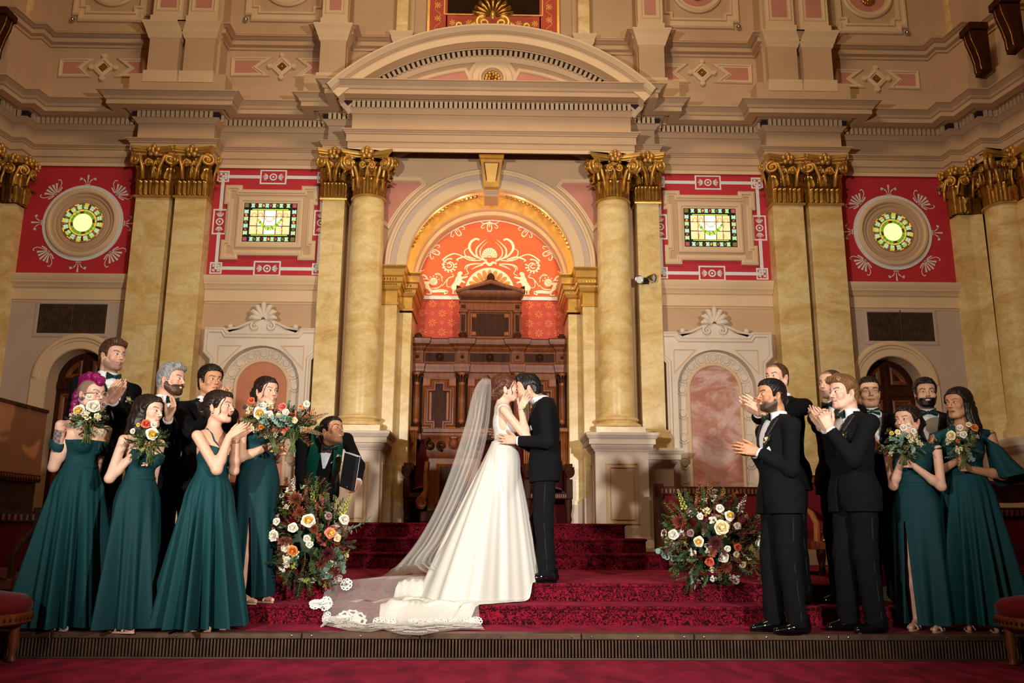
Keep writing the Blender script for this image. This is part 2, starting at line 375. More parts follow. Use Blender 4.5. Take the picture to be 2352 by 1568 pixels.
def dentil_run(p, q, par, maxn=400):
    p, q = Vector(p), Vector(q); L_ = (q-p).length
    if L_ < .1 or max(p.y, q.y) < 10.35: return
    d = (q-p)/L_; nrm = Vector((d.y, -d.x)); n = max(1, int(round((L_-.02)/.0665)))
    for i in range(n):
        c = p+d*(L_*(i+.5)/n)+nrm*.107
        inst(den, 'dentil', par, Matrix(((d.x, -nrm.x, 0, c.x), (d.y, -nrm.y, 0, c.y), (0, 0, 1, zd0), (0, 0, 0, 1))))
for i in range(len(path)-1):
    dentil_run(path[i], path[i+1], ent)
struct(MB().plan(path, [(.0705, lz(289.5, W0-.0705)), (.0715, lz(277.5, W0-.0715))]).build('trim_gap_shade', 'gap_shade'), 'dark painted shade behind the dentils')  # thin dark strip, painted shade for the gaps between dentils
# pale bands that are painted lighter: architrave lower fascia and cornice crown
lightp = [q for q in EP]
struct(MB().plan(path, [(o+.004, z) for o, z in EP[1:4]]).build('trim_fascia', 'plaster_light', smooth=25), 'pale lowest fascia of the plaster entablature')
# ---------------------------------------------------------------- attic storey
AT = W0+.12
def aprof(lst): return prof(AT, 620, lst)
half2 = [(1.2, AT-.02), (2.12, AT-.02), (2.12, 11.3), (2.52, 11.3), (2.52, AT), (3.98, AT), (3.98, 11.32), (5.0, 11.32), (5.0, AT), (6.62, AT), (6.64, 11.4), (6.8, 11.4), (6.86, 11.0), (7.12, 11.0), (7.25, 10.3), (7.5, 10.3), (7.6, 7.5)]
p2 = [(-x, y) for x, y in half2[::-1]]
ZB = lz(191, 11.38)
zc = EP[-2][1]
for path2, nm in ((p2, 'left'), (half2, 'right')):
    A = aprof([(0, 191), (0, 116), (.02, 115), (.03, 111), (.03, 109), (.05, 107), (.08, 103), (.08, 101), (.08, 92), (.10, 91), (.14, 84), (.16, 82), (.16, 80), (.0, 78)])
    A.append((0, 12.0))
    m = MB().plan(path2, [(.17, zc-.05), (.17, ZB), (0, ZB)]+A)
    struct(m.build('trim_attic', 'plaster', smooth=25), 'plaster attic storey and moulded string course at %s' % nm)
# attic pilasters: two narrow pedestals with caps, then panelled pilasters above
def attic_pilaster(x0, x1, s, nm):
    px = 400
    z = lambda y, Y=11.22: lz(y, Y, px)
    o = empty('attic_pilaster', (s*(x0+x1)/2, 11.3, z(194)), 0, 'plaster attic pilaster with pink sunk panel, %s' % nm, 'pilaster', 'attic pilasters', 'thing')
    hw = (x1-x0)/2; b = z(194)
    MB().box(-hw-.03, hw+.03, -.16, .1, 0, z(168)-b).build('base_block', 'plaster_light', o)
    MB().box(-hw, hw, -.11, .1, z(168)-b, z(92)-b).build('die', 'plaster', o)
    zz = [z(y)-b for y in (93, 90, 84, 78, 76, 66, 60, 57)]
    pr = [(0, zz[0]), (.02, zz[1]), (.03, zz[2]), (.05, zz[3]), (.05, zz[4]), (.08, zz[5]), (.10, zz[6]), (.10, zz[7]), (-.1, zz[7])]
    MB().plan([(-hw, .1), (-hw, -.11), (hw, -.11), (hw, .1)], pr).build('cap_moulding', 'plaster_light', o, smooth=25)
    MB().box(-hw-.015, hw+.015, -.14, .1, zz[7], z(40)-b).build('plinth', 'plaster_light', o)
    zt = z(40)-b
    MB().box(-hw, hw, -.1, .1, zt, 3.2).build('shaft', 'plaster_light', o)
    fr = [(-hw+.07, zt+.12), (-hw+.07, 3.1), (hw-.07, 3.1), (hw-.07, zt+.12)]
    MB().elev(fr, [(-.0, 0), (-.012, .012), (-.024, .012), (-.036, 0)], -.1, True).build('panel_moulding', 'plaster_light', o)
    MB().sheet([(-hw+.10, zt+.15), (-hw+.10, 3.05), (hw-.10, 3.05), (hw-.10, zt+.15)], -.104).build('pink_panel', 'pink', o)
    return o
for s, sn in ((-1, 'left'), (1, 'right')):
    attic_pilaster(4.53, 4.96, s, 'outer of the %s pair' % sn); attic_pilaster(4.02, 4.45, s, 'inner of the %s pair' % sn); attic_pilaster(2.13, 2.5, s, 'beside the %s end of the pediment' % sn)
# pink trapezoid panels and gilded diamonds in the attic
def fpts(l, Y=AT): return [(float(W(a, b, Y)[0]), float(W(a, b, Y)[2])) for a, b in l]
MOULD = [(0, 0), (0, .015), (-.012, .03), (-.03, .03), (-.04, .012), (-.055, .012), (-.06, 0)]
def sunk(poly, par_label, mirror, cat='panel'):
    a = sum(poly[i][0]*poly[(i+1) % len(poly)][1]-poly[(i+1) % len(poly)][0]*poly[i][1] for i in range(len(poly)))
    if a > 0: poly = poly[::-1]       # clockwise: outward is left of travel, so negative offsets run inward
    if mirror: poly = [(-x, z) for x, z in poly[::-1]]
    o = empty('attic_recess', (sum(p[0] for p in poly)/len(poly), AT, min(p[1] for p in poly)), 0, par_label, cat, None, 'thing')
    c = o.location; pl = [(x-c.x, z-c.z) for x, z in poly]
    inn = MB(); inn._sweep(pl, [(.05, 0)], True, lambda u, v, h: (u, v, h))
    MB().elev(pl, [(-q, h) for q, h in [(0, 0), (0, .015), (-.012, .03), (-.03, .03), (-.04, .012), (-.055, .012), (-.06, 0)]] if False else [(q, h) for q, h in [(0, 0), (0, .015), (.012, .03), (.03, .03), (.04, .012), (.055, .012), (.06, 0)]], 0, True).build('frame_moulding', 'plaster_light', o)
    MB().sheet([(v[0], v[1]) for v in inn.v], -.004).build('pink_field', 'pink', o)
    return o
trap = {'inner bay, pilaster side': [(532, 132), (627, 132), (592, 156), (620, 176), (529, 176)], 'inner bay, pediment side': [(680, 134), (766, 134), (766, 178), (674, 178), (706, 155)],
        'outer bay, corner side': [(138, 135), (219, 135), (188, 157), (210, 178), (133, 178)], 'outer bay, pilaster side': [(268, 135), (336, 135), (336, 178), (262, 178), (296, 157)]}
for k, p in trap.items():
    for mir in (0, 1): sunk(fpts(p), 'sunk pink attic panel in the %s %s' % ('right' if mir else 'left', k), mir)
def diamond(x, z, lab):
    o = empty('diamond_ornament', (x, AT, z), 0, lab, 'ornament', 'diamond ornaments of the attic', 'thing')
    r = .175
    MB().elev([(0, r), (r, 0), (0, -r), (-r, 0)], [(0, 0), (0, .03), (.04, .04), (.05, .02), (.07, .02), (.07, 0)], 0, True).build('diamond_frame', 'plaster_light', o)
    for a in range(4):
        MB().lathe([(.0, .045), (.03, .045), (.042, .03), (.042, 0)], 0, 0, 14).xf(T(math.sin(a*PI/2)*(r+.005), 0, math.cos(a*PI/2)*(r+.005)) @ RX(PI/2)).build('corner_disc', 'plaster_light', o)
    m = MB().sheet([(0, .1), (.1, 0), (0, -.1), (-.1, 0)], -.008)
    m.build('dark_ground', 'maroon', o)
    m = MB()
    for k in range(8):
        a = k*PI/4; L_ = .08 if k % 2 == 0 else .05
        m.ball((math.cos(a)*L_*.55, -.015, math.sin(a)*L_*.55), (.018, .012, .018), 6, 5)
    m.ball((0, -.02, 0), (.02, .015, .02), 8, 6).build('gilt_flower', 'gold', o, True)
for s in (-1, 1):
    sn = 'left' if s < 0 else 'right'
    p = fpts([(648, 154)])[0]; diamond(p[0]*-s, p[1], 'plaster diamond with gilt flower in the %s inner attic bay' % sn)
    p = fpts([(238, 156)])[0]; diamond(p[0]*-s, p[1], 'plaster diamond with gilt flower in the %s outer attic bay' % sn)
# large cross framed panels at the top edge
def big_panel(cx, hw, zb, lab):
    o = empty('cross_recess', (cx, AT, zb), 0, lab, 'panel', 'cross shaped attic panels', 'thing')
    n = .09
    out = [(-hw, .1), (-hw, 1.5), (hw, 1.5), (hw, .1), (hw-n, .1), (hw-n, 0), (-hw+n, 0), (-hw+n, .1)]
    MB().elev(out, [(0, 0), (0, .03), (.02, .05), (.05, .05), (.06, .03), (.11, .03), (.12, .055), (.15, .055), (.16, 0)], 0, True).build('outer_frame', 'plaster_light', o, smooth=25)
    MB().arc(0, .66, [(.40, 0), (.40, -.03), (.37, -.05), (.33, -.03), (.30, -.03), (.29, 0)], PI, 2*PI, 28).build('round_frame', 'plaster_light', o, smooth=25)
    MB().sheet(arcpts(0, .66, .30, PI, 2*PI, 20), -.006).build('pink_field', 'pink', o)
    m = MB()
    for k in range(9): a = PI+PI*k/8; m.ball((math.cos(a)*.08, -.03, .60+math.sin(a)*.09), (.035, .03, .035), 7, 5)
    m.ball((0, -.05, .55), (.05, .04, .05), 8, 6).build('gilt_rosette', 'gold', o, True)
    for sx in (-1, 1):
        MB().ball((sx*(hw-.02), -.03, .02), .04, 10, 7).build('lamp_globe', 'chrome', o, True)
pa = fpts([(165, 50), (345, 50), (562, 50), (756, 50)])
for s in (-1, 1):
    sn = 'left' if s < 0 else 'right'
    big_panel(-s*(pa[0][0]+pa[1][0])/2, (pa[1][0]-pa[0][0])/2, pa[0][1], 'cross framed plaster panel above the %s outer bay' % sn)
    big_panel(-s*(pa[2][0]+pa[3][0])/2, (pa[3][0]-pa[2][0])/2, pa[2][1], 'cross framed plaster panel above the %s inner bay' % sn)
# dark framed opening high above the pediment
zq = lambda y, Y: lz(y, Y, 1130)
o = empty('upper_window', (0, AT, zq(70, AT)), 0, 'dark framed opening with a red stencilled border above the pediment', 'window', None, 'thing')
b0 = zq(70, AT)
MB().box(-.72, .72, -.03, 0, .22, 2).build('dark_glass', simple('dark_glass', '2a1c10', .08, var=.2, scale=1, spec=.8), o)
m = MB().box(-.97, -.70, -.035, 0, -.3, 2).box(.70, .97, -.035, 0, -.3, 2).box(-.72, .72, -.035, 0, -.3, .24)
m.build('red_border', simple('vermilion_border', 'b23a1d', .6, var=.1), o)
MB().elev([(-1.0, 2), (-1.0, -.3), (1.0, -.3), (1.0, 2)], [(0, 0), (0, .06), (-.035, .06), (-.035, .0)], 0).build('gilt_frame', 'gold_light', o)
MB().elev([(-.735, 2), (-.735, .245), (.735, .245), (.735, 2)], [(0, .02), (0, .05), (.02, .05), (.02, .02)], 0).build('gilt_fillet', 'gold_flat', o)
m = MB()
for s in (-1, 1):
    for k in range(5):
        zc_ = -.05+k*.22
        for j in range(7): a = j*2*PI/7; m.ribbon([(s*.845, zc_), (s*.845+.05*math.cos(a), zc_+.05*math.sin(a))], [.004, .018], -.037)
        m.ribbon([(s*.845+.045*math.sin(t*PI*2)*(1 if k % 2 else -1), zc_+t*.22) for t in np.linspace(0, 1, 9)], .006, -.0372)
for k in range(6): x = -.62+k*.25; [m.ribbon([(x, .1), (x+.05*math.cos(a), .1+.05*math.sin(a))], [.004, .018], -.037) for a in np.linspace(0, 2*PI, 8)[:-1]]
m.build('stencilled_vine', 'gold_flat', o)
for s in (-1, 1):
    tag(MB().bbox(s*1.36-.09 if s > 0 else -1.45, s*1.36+.09 if s > 0 else -1.27, 11.42, 11.7, zq(75, 11.4), 10, .01).build('marble_strip', 'marble'), 'narrow yellow marble strip high up %s of the upper window' % ('right' if s > 0 else 'left'), 'pilaster', None, 'thing')
    m = MB().plan([(s*1.36-.12, 11.7), (s*1.36-.12, 11.42), (s*1.36+.12, 11.42), (s*1.36+.12, 11.7)], [(0, 7.0), (0, zq(100, 11.4)), (.03, zq(92, 11.4)), (.03, zq(88, 11.4)), (.06, zq(80, 11.4)), (.06, zq(76, 11.4)), (-.1, zq(75, 11.4))])
    struct(m.build('trim_plinth', 'plaster_light'), 'plinth of a narrow marble strip')
# ---------------------------------------------------------------- segmental pediment over the aedicule
c_ = 2.21; ztip = zq(196, 10.42); zap = zq(54, 10.42); sg = zap-ztip; PR = (c_*c_+sg*sg)/(2*sg); pz = zap-PR; ang = math.asin(c_/PR)
def rr(y, Y): return zq(y, Y)-pz
AF = 10.88
ped = struct(MB().arc(0, pz, [(rr(54, 10.42)-.0, 11.3), (rr(54, 10.42), 10.42), (rr(57, 10.42), 10.42), (rr(68, 10.46), 10.47), (rr(71, 10.48), 10.50), (rr(74, 10.5), 10.5), (rr(76, 10.53), 10.53), (rr(94.5, 10.53), 10.53), (rr(94.5, 10.53)-.004, 10.68), (rr(101, 10.68), 10.69), (rr(105, 10.71), 10.71), (rr(108, 10.73), 10.73), (rr(112, 10.74), 10.75), (rr(113, 10.79), 10.79), (rr(127, 10.8), 10.80), (rr(129, 10.8), 10.80), (rr(135, 10.82), 10.82), (rr(142, 10.85), 10.85), (rr(144, AF), AF)], PI/2+ang, PI/2-ang, 64).build('trim_pediment', 'plaster_light', smooth=25), 'segmental plaster pediment over the throne arch')
struct(MB().arc(0, pz, [(rr(113.5, 10.788), 10.788), (rr(126.5, 10.798), 10.797)], PI/2+ang*.97, PI/2-ang*.97, 60).build('trim_gap_shade', 'gap_shade'), 'dark painted shade behind the curved dentils')
y0, y1 = 113.5, 126.5; r0_, r1_ = rr(y1, 10.76), rr(y0, 10.76); nd = 58
for i in range(nd):
    a = PI/2+(ang-.06)*(1-2*(i+.5)/nd)
    if pz+r0_*math.sin(a) < ztip+.0: continue
    inst(den, 'dentil', ped, T(r0_*math.cos(a), 10.768, pz+r0_*math.sin(a)) @ RY(PI/2-a) @ SC(.95, .8, (r1_-r0_)/(zd1-zd0+.01)))
rt = rr(144, AF); at_ = math.acos(min(1, max(-1, (ztip-.1-pz)/rt)))
struct(MB().prism(arcpts(0, pz, rt+.06, PI/2+at_, PI/2-at_, 40), AF, AF+.2).build('wall_tympanum', 'plaster', fix=True), 'plaster field inside the pediment')
tr = rr(160, AF)
tym = empty('pediment_ornament', (0, AF, pz), 0, 'pink sunk panels and ring with gilt mask inside the pediment', 'panel', None, 'thing')
zr = zq(182, AF)-pz; zb = zq(201, AF)-pz
for s in (-1, 1):
    a1 = math.acos((zb+.02)/tr); pl = arcpts(0, 0, tr, PI/2+a1, PI/2+.055*PI*.85, 24)+[(-.34, zb+.14), (-.30, zb+.01)]
    pl = [(x*-s, z) for x, z in pl]
    if s > 0: pl = [(abs(x), z) for x, z in pl]
    else: pl = [(-abs(x), z) for x, z in pl]
    MB().sheet(pl, -.006).build('pink_field', 'pink', tym)
    cl = pl if sum(pl[i][0]*pl[(i+1) % len(pl)][1]-pl[(i+1) % len(pl)][0]*pl[i][1] for i in range(len(pl))) < 0 else pl[::-1]
    MB().elev(cl, [(-.05, 0), (-.05, .02), (-.03, .035), (0, .035), (.012, .02), (.015, 0)], 0, True).build('panel_moulding', 'plaster_light', tym, smooth=25)
MB().arc(0, zr, [(.34, 0), (.34, -.03), (.29, -.045), (.27, -.02), (.2, -.02), (.19, -.05), (.155, -.05), (.14, 0)], 0, 2*PI, 40).build('ring_moulding', 'plaster_light', tym, smooth=25)
m = MB()
for k in range(12): a = k*PI/6; m.ball((.09*math.cos(a), -.02, zr+.09*math.sin(a)), (.032, .02, .032), 7, 5)
for k in range(6): a = k*PI/3+.3; m.ball((.05*math.cos(a), -.04, zr+.05*math.sin(a)), (.028, .02, .028), 7, 5)
m.ball((0, -.05, zr), (.03, .03, .03), 8, 6).build('gilt_mask', 'gold', tym, True)
# horizontal cornice lip under the tympanum is part of the entablature; gilt acroterion on the crown
ac = empty('acroterion', (0, 10.62, zap-.02), 0, 'gilded palmette with scrolls crowning the pediment', 'ornament')
def spiral(cx, cz, r0, turns, a0, d=1, n=26, rmin=.12): return [(cx+r0*(1-(1-rmin)*t)*math.cos(a0+d*turns*2*PI*t), cz+r0*(1-(1-rmin)*t)*math.sin(a0+d*turns*2*PI*t)) for t in np.linspace(0, 1, n)]
for s in (-1, 1):
    sp = spiral(s*.13, .13, .11, 1.6, PI/2+s*0.3, -s); MB().tube([(x, -.03, z) for x, z in sp], np.linspace(.042, .02, len(sp)), 7).build('scroll', 'gold_light', ac, 'all')
    sp = [(s*.22, .16), (s*.3, .09), (s*.38, .06)]+spiral(s*.46, .10, .06, 1.2, -PI/2-s*.5, s, 16); MB().tube([(x, -.02, z) for x, z in sp], np.linspace(.04, .018, len(sp)), 7).build('scroll', 'gold_light', ac, 'all')
    MB().tube([(s*.5, 0, .05), (s*.58, 0, .03), (s*.66, 0, 0)], [.03, .02, .006], 6).build('tail_leaf', 'gold', ac, 'all')
for k in range(-4, 5):
    a = PI/2-k*.33; L_ = .33-.015*abs(k)
    MB().tube([(.05*math.cos(a), -.02, .24+.05*math.sin(a)), (L_*.6*math.cos(a)*1.0, -.03, .24+L_*.6*math.sin(a)), (L_*math.cos(a)*1.05, -.045, .22+L_*math.sin(a)), (L_*1.02*math.cos(a), -.07, .19+L_*math.sin(a))], [.016, .026, .03, .014], 7).build('palmette_leaf', 'gold', ac, 'all')
MB().ball((0, -.07, .23), (.04, .04, .075), 10, 8).build('boss', 'gold_light', ac, True)
# ---------------------------------------------------------------- throne niche
YN = 12.40
nb = zsp-.10
struct(MB().box(-1.75, 1.75, YN, YN+.1, .3, 6.2).build('wall_niche', 'plaster'), 'back wall of the throne niche')
M['damask'] = simple('vermilion_wallpaper', 'c0432f', .7, var=.06, scale=3)
M['tymp'] = simple('orange_tympanum_paint', 'd9602f', .65, var=.06, scale=2)
M['cream_paint'] = simple('cream_stencil', 'f0e2c4', .6, var=.08, scale=30)
M['ochre_paint'] = simple('ochre_stencil', 'c98a3c', .6, var=.15, scale=30)
zsil = lz(681, YN-.02, 1130)
wp = struct(MB().box(-1.4, 1.4, YN-.012, YN, .5, zsil-.045).build('wall_paper', 'damask'), 'vermilion damask papered wall behind the throne')
m = MB()
for i in range(-9, 10):
    for j in range(0, 16):
        x, z = i*.145, zsil-.12-j*.145
        if z < 3.0: continue
        big = (i+j) % 2 == 0
        if big:
            for k in range(8): a = k*PI/4; m.ribbon([(x+.016*math.cos(a), z+.016*math.sin(a)), (x+.058*math.cos(a), z+.058*math.sin(a))], [.006, .020], YN-.014)
        else:
            for k in range(8): a = k*PI/4+.2; m.ribbon([(x+.012*math.cos(a), z+.012*math.sin(a)), (x+.028*math.cos(a), z+.028*math.sin(a))], [.006, .010], YN-.014)
            m.ribbon([(x-.05, z), (x-.09, z)], .004, YN-.014)
tag(m.build('stencilled_flowers', simple('gold_wallpaper_flower', 'd8853a', .6, var=.1), wp), kind='stuff')
ty = struct(MB().prism(arcpts(0, zsp, 1.17, PI, 0, 48)+[(1.17, zsil), (-1.17, zsil)], YN-.012, YN, ).build('wall_tympanum', 'tymp', fix=True), 'orange painted tympanum with cream scrolls over the throne')
MB().box(-1.4, 1.4, YN-.025, YN, zsil-.05, zsil+.005).build('silver_band', 'silver', ty)
MB().arc(0, zsp, [(1.13, YN-.02), (1.10, YN-.02)], 0, PI, 64).build('silver_line', 'silver', ty)
# cream scrollwork painted on the tympanum, drawn in metres about its centre
YP = YN-.016
tp = MB(); to = MB(); YS = [YP]
def P2(px, py): p = W(px, py, YP); return (float(p[0]), float(p[2]))
def crv(pts, n=14):
    pts = [np.array(p, float) for p in pts]; pts = [2*pts[0]-pts[1]]+pts+[2*pts[-1]-pts[-2]]; out = []
    for i in range(1, len(pts)-2):
        for t in np.linspace(0, 1, max(3, n//(len(pts)-3)+1))[:-1]:
            a, b, c, d = pts[i-1:i+3]; out.append(.5*((2*b)+(-a+c)*t+(2*a-5*b+4*c-d)*t*t+(-a+3*b-3*c+d)*t**3))
    out.append(pts[-2]); return [tuple(p) for p in out]
def stroke(mb, pts, w0, w1=None, wm=None, n=14):
    c = crv(pts, n); t = np.linspace(0, 1, len(c)); w1 = w0 if w1 is None else w1
    w_ = w0+(w1-w0)*t
    if wm: w_ = np.where(t < .5, w0+(wm-w0)*t*2, wm+(w1-wm)*(t-.5)*2)
    YS[0] -= .00012; mb.ribbon(c, list(w_*.85), YS[0])
def pz(x, y): q = P2(880+x/4.704, 470+y/4.704); return q
def sym(fn):
    a = MB(); fn(a); tp.add(a.v, a.f); a.mirror(); tp.add(a.v, a.f)
def motif(mb, cx, cz, rot, sc):
    c, s = math.cos(rot), math.sin(rot)
    t_ = lambda q: (cx+sc*(q[0]*c-q[1]*s), cz+sc*(q[0]*s+q[1]*c))
    S = lambda p, a, b, wm=None: stroke(mb, [t_(q) for q in p], a*sc, b*sc, wm*sc if wm else None, 10)
    S([(-.9, .15), (-.5, -.1), (-.1, 0), (0, .1)], .05, .12, .14); S([(.9, .15), (.5, -.1), (.1, 0), (0, .1)], .05, .12, .14)
    S([(-.9, .15), (-1.0, .35), (-.8, .42)], .12, .04); S([(.9, .15), (1.0, .35), (.8, .42)], .12, .04)
    S([(-.45, -.08), (-.75, -.4), (-.6, -.55), (-.45, -.42)], .12, .05); S([(.45, -.08), (.75, -.4), (.6, -.55), (.45, -.42)], .12, .05)
    S([(-.12, .05), (-.2, -.5), (-.1, -.85), (.05, -.75)], .1, .05, .12); S([(.12, .05), (.2, -.5), (.1, -.85), (-.05, -.75)], .1, .05, .12)
    S([(0, .1), (0, -.45)], .22, .05); S([(-.3, .2), (0, .45), (.3, .2)], .08, .08, .16)
    for a in (-.3, 0, .3): S([(a, .25), (a*1.5, .55)], .12, .03)
def body(mb):
    motif(mb, *pz(780, 255), .60, .165); motif(mb, *pz(520, 490), 1.12, .165)
    # tall acanthus fronds either side of the shell
    for pts, a, b, c in (([(1120, 600), (1000, 560), (935, 480), (945, 410), (1000, 370), (1040, 380)], .02, .03, .05), ([(1120, 610), (1020, 560), (1010, 480), (1060, 420), (1115, 375)], .03, .004, .03),
                         ([(1090, 590), (1050, 540), (1060, 470), (1125, 400)], .02, .004, .022), ([(1000, 610), (900, 560), (880, 500), (930, 460)], .016, .01, .02),
                         ([(1060, 600), (940, 600), (830, 545), (760, 530), (690, 560), (640, 600)], .02, .03, .02), ([(1000, 590), (900, 560), (800, 590), (815, 610)], .02, .012, .03),
                         ([(1080, 640), (980, 640), (900, 660), (880, 700)], .02, .012, .03), ([(1080, 650), (1010, 670), (955, 700)], .02, .008, .025), ([(950, 640), (900, 690), (920, 740), (880, 760)], .012, .012, .016)):
        stroke(mb, [pz(*p) for p in pts], a, b, c, 20)
    # rolled medallion
    cx, cz = pz(718, 655)
    mb.ribbon(spiral(cx, cz, .11, 1.25, 1.2, 1, 30, .35), list(np.linspace(.02, .016, 30)), YP-.0032)
    for k in range(9):
        a = 2.4+k*.5; mb.ribbon([(cx+.065*math.cos(a), cz+.065*math.sin(a)), (cx+.115*math.cos(a+.15), cz+.115*math.sin(a+.15))], [.01, .03], YP-.0035)
    mb.ribbon(crv([(cx-.035, cz-.02), (cx, cz-.035), (cx+.035, cz), (cx-.01, cz+.035), (cx+.015, cz+.055)]), .018, YP-.0036)
    # vine with scroll in the corner
    for pts, a, b, c in (([(325, 850), (420, 845), (500, 840), (560, 800)], .05, .05, .05), ([(390, 845), (385, 780), (340, 740), (375, 680), (400, 700)], .03, .02, .035), ([(385, 790), (440, 760), (475, 800), (430, 800)], .02, .012, .03),
                         ([(375, 720), (420, 715), (445, 705)], .03, .006, .02), ([(480, 850), (430, 940), (350, 900), (345, 925)], .025, .012, .03), ([(480, 860), (520, 930), (620, 930), (690, 940), (660, 965)], .035, .03, .06), ([(440, 930), (480, 900), (520, 960), (470, 965)], .02, .02, .03),
                         ([(640, 860), (590, 900), (520, 905)], .01, .02, .02), ([(640, 830), (620, 760), (560, 755), (600, 740), (650, 790)], .012, .006, .016), ([(640, 880), (700, 800), (760, 770), (740, 745)], .012, .012, .018)):
        stroke(mb, [pz(*p) for p in pts], a, b, c, 16)
    cx, cz = pz(545, 830); mb.sheet(arcpts(cx, cz, .062, 0, 2*PI, 16)[:-1], YP-.0037)
    for k in range(5): a = .4+k*.6; mb.sheet(arcpts(cx+.085*math.cos(a), cz+.085*math.sin(a), .011, 0, 2*PI, 8)[:-1], YP-.0038)
    # rampant lion
    lion = [(812, 730), (835, 718), (858, 728), (858, 750), (842, 760), (850, 780), (880, 775), (912, 768), (918, 782), (885, 795), (855, 800), (850, 815), (880, 828), (893, 838), (880, 848), (845, 835), (835, 850), (812, 890), (815, 920), (800, 950), (805, 965), (780, 965), (785, 930), (770, 915), (768, 950), (775, 965), (745, 965), (750, 930), (735, 905), (735, 880), (775, 820), (785, 790), (800, 770), (802, 745)]
    mb.sheet([pz(*p) for p in lion], YP-.0045)
    stroke(mb, [pz(*p) for p in [(745, 890), (690, 880), (700, 800), (760, 775)]], .012, .022, .014)
sym(body)
motif(tp, *pz(1150, 195), 0, .17)
cx, cz = pz(1150, 545)   # central shell
tp.sheet(arcpts(cx, cz, .115, -.35, PI+.35, 26), YP-.005)
for k in range(-4, 5):
    a = PI/2-k*.42; to.ribbon([(cx+.03*math.cos(a), cz-.02+.03*math.sin(a)), (cx+.102*math.cos(a), cz+.102*math.sin(a))], [.003, .009], YP-.0055)
to.ribbon(arcpts(cx, cz-.045, .035, -.6, PI+.6, 18), .012, YP-.006)
stroke(tp, [pz(1075, 640), pz(1110, 625), pz(1150, 650), pz(1190, 625), pz(1225, 640)], .03, .03, .06)
cx, cz = pz(1150, 935)   # great scallop behind the throne gable
tp.sheet(arcpts(cx, cz, .37, 0, PI, 40), YP-.0042)
pe = MB()
for k in range(11):
    a = PI*(k+.5)/11; c_, s_ = math.cos(a), math.sin(a); q = []
    for t in np.linspace(0, 2*PI, 15)[:-1]:
        r = .245+.095*math.cos(t); wv = .044*math.sin(t)*(.75+.25*math.cos(t)); q.append((cx+r*c_-wv*s_, cz+r*s_+wv*c_))
    to.sheet(q, YP-.0052)
    q2 = [(cx+((p[0]-cx)*.93), cz+((p[1]-cz)*.93)) for p in q]; c0 = (sum(p[0] for p in q2)/14, sum(p[1] for p in q2)/14)
    pe.sheet([(c0[0]+(p[0]-c0[0])*.62-.015*s_, c0[1]+(p[1]-c0[1])*.62+.01) for p in q2], YP-.0025)
tp.build('cream_scrollwork', 'cream_paint', ty); to.build('ochre_scallops', 'ochre_paint', ty); pe.build('pale_highlights', 'cream_paint', ty)
# stepped arch: archivolt, soffit, lit cove, inner reveal
YA = 11.28
struct(MB().arc(0, zsp, [(RA1+.0, W0), (RA1, YA-.01), (RA1-.02, YA-.035), (RA1-.05, YA-.035), (RA1-.06, YA-.02), (RA1-.085, YA-.02), (RA1-.09, YA)], 0, PI, 64).build('trim_archivolt', 'plaster_light', smooth=25), 'outer moulding of the throne arch')
struct(MB().arc(0, zsp, [(RA1-.09, YA), (RA1-.165, YA)], 0, PI, 64).build('trim_archivolt', 'plaster_mauve'), 'mauve band of the throne arch')
struct(MB().arc(0, zsp, [(RA1-.165, YA), (RA1-.17, YA-.02), (RA1-.19, YA-.025), (RA0-.03, YA-.025), (RA0-.045, YA), (RA0-.045, YA+.07), (RA0, YA+.07)], 0, PI, 64).build('trim_archivolt', 'plaster_light', smooth=25), 'inner lip of the throne arch')
struct(MB().arc(0, zsp, [(RA0, YA+.07), (RA0, 11.62), (RA0+.02, 11.62), (RA0+.03, 11.72)], 0, PI, 64).build('trim_soffit', 'plaster_light', smooth=25), 'soffit of the throne arch')
M['cove'] = simple('warm_cove_paint', 'e0b45c', .6, var=.04)
struct(MB().arc(0, zsp, [(RA0+.03, 11.72), (RA0-.01, 11.86), (RA0-.05, 11.95)], 0, PI, 64).build('trim_cove', 'cove', smooth=60), 'golden cove of the throne arch')
struct(MB().arc(0, zsp, [(RA0-.05, 11.95), (RA0-.06, 11.98), (RA0-.06, 12.08), (1.10, 12.12), (1.09, 12.2), (1.12, YN)], 0, PI, 64).build('trim_reveal', 'plaster_light', smooth=25), 'inner reveal ring of the throne arch')
for k in range(9):
    a = PI*(k+.5)/9
    lamp('cove_lamp', 'POINT', ((RA0-.015)*math.cos(a), 11.42, zsp+(RA0-.015)*math.sin(a)), 5.5, (1, .76, .42), shadow_soft_size=.012)
# pierced gilt crest inside the soffit
m = MB()
for k in range(46):
    a = .35+(PI-.7)*k/45
    if abs(a-PI/2) < .18: continue
    c = (1.185*math.cos(a), 11.56, zsp+1.185*math.sin(a)); m.ball(c, (.026, .02, .026), 5, 4)
tag(m.build('trim_crest', 'gold_dark'), 'carved gilt cresting inside the throne arch', kind='structure')
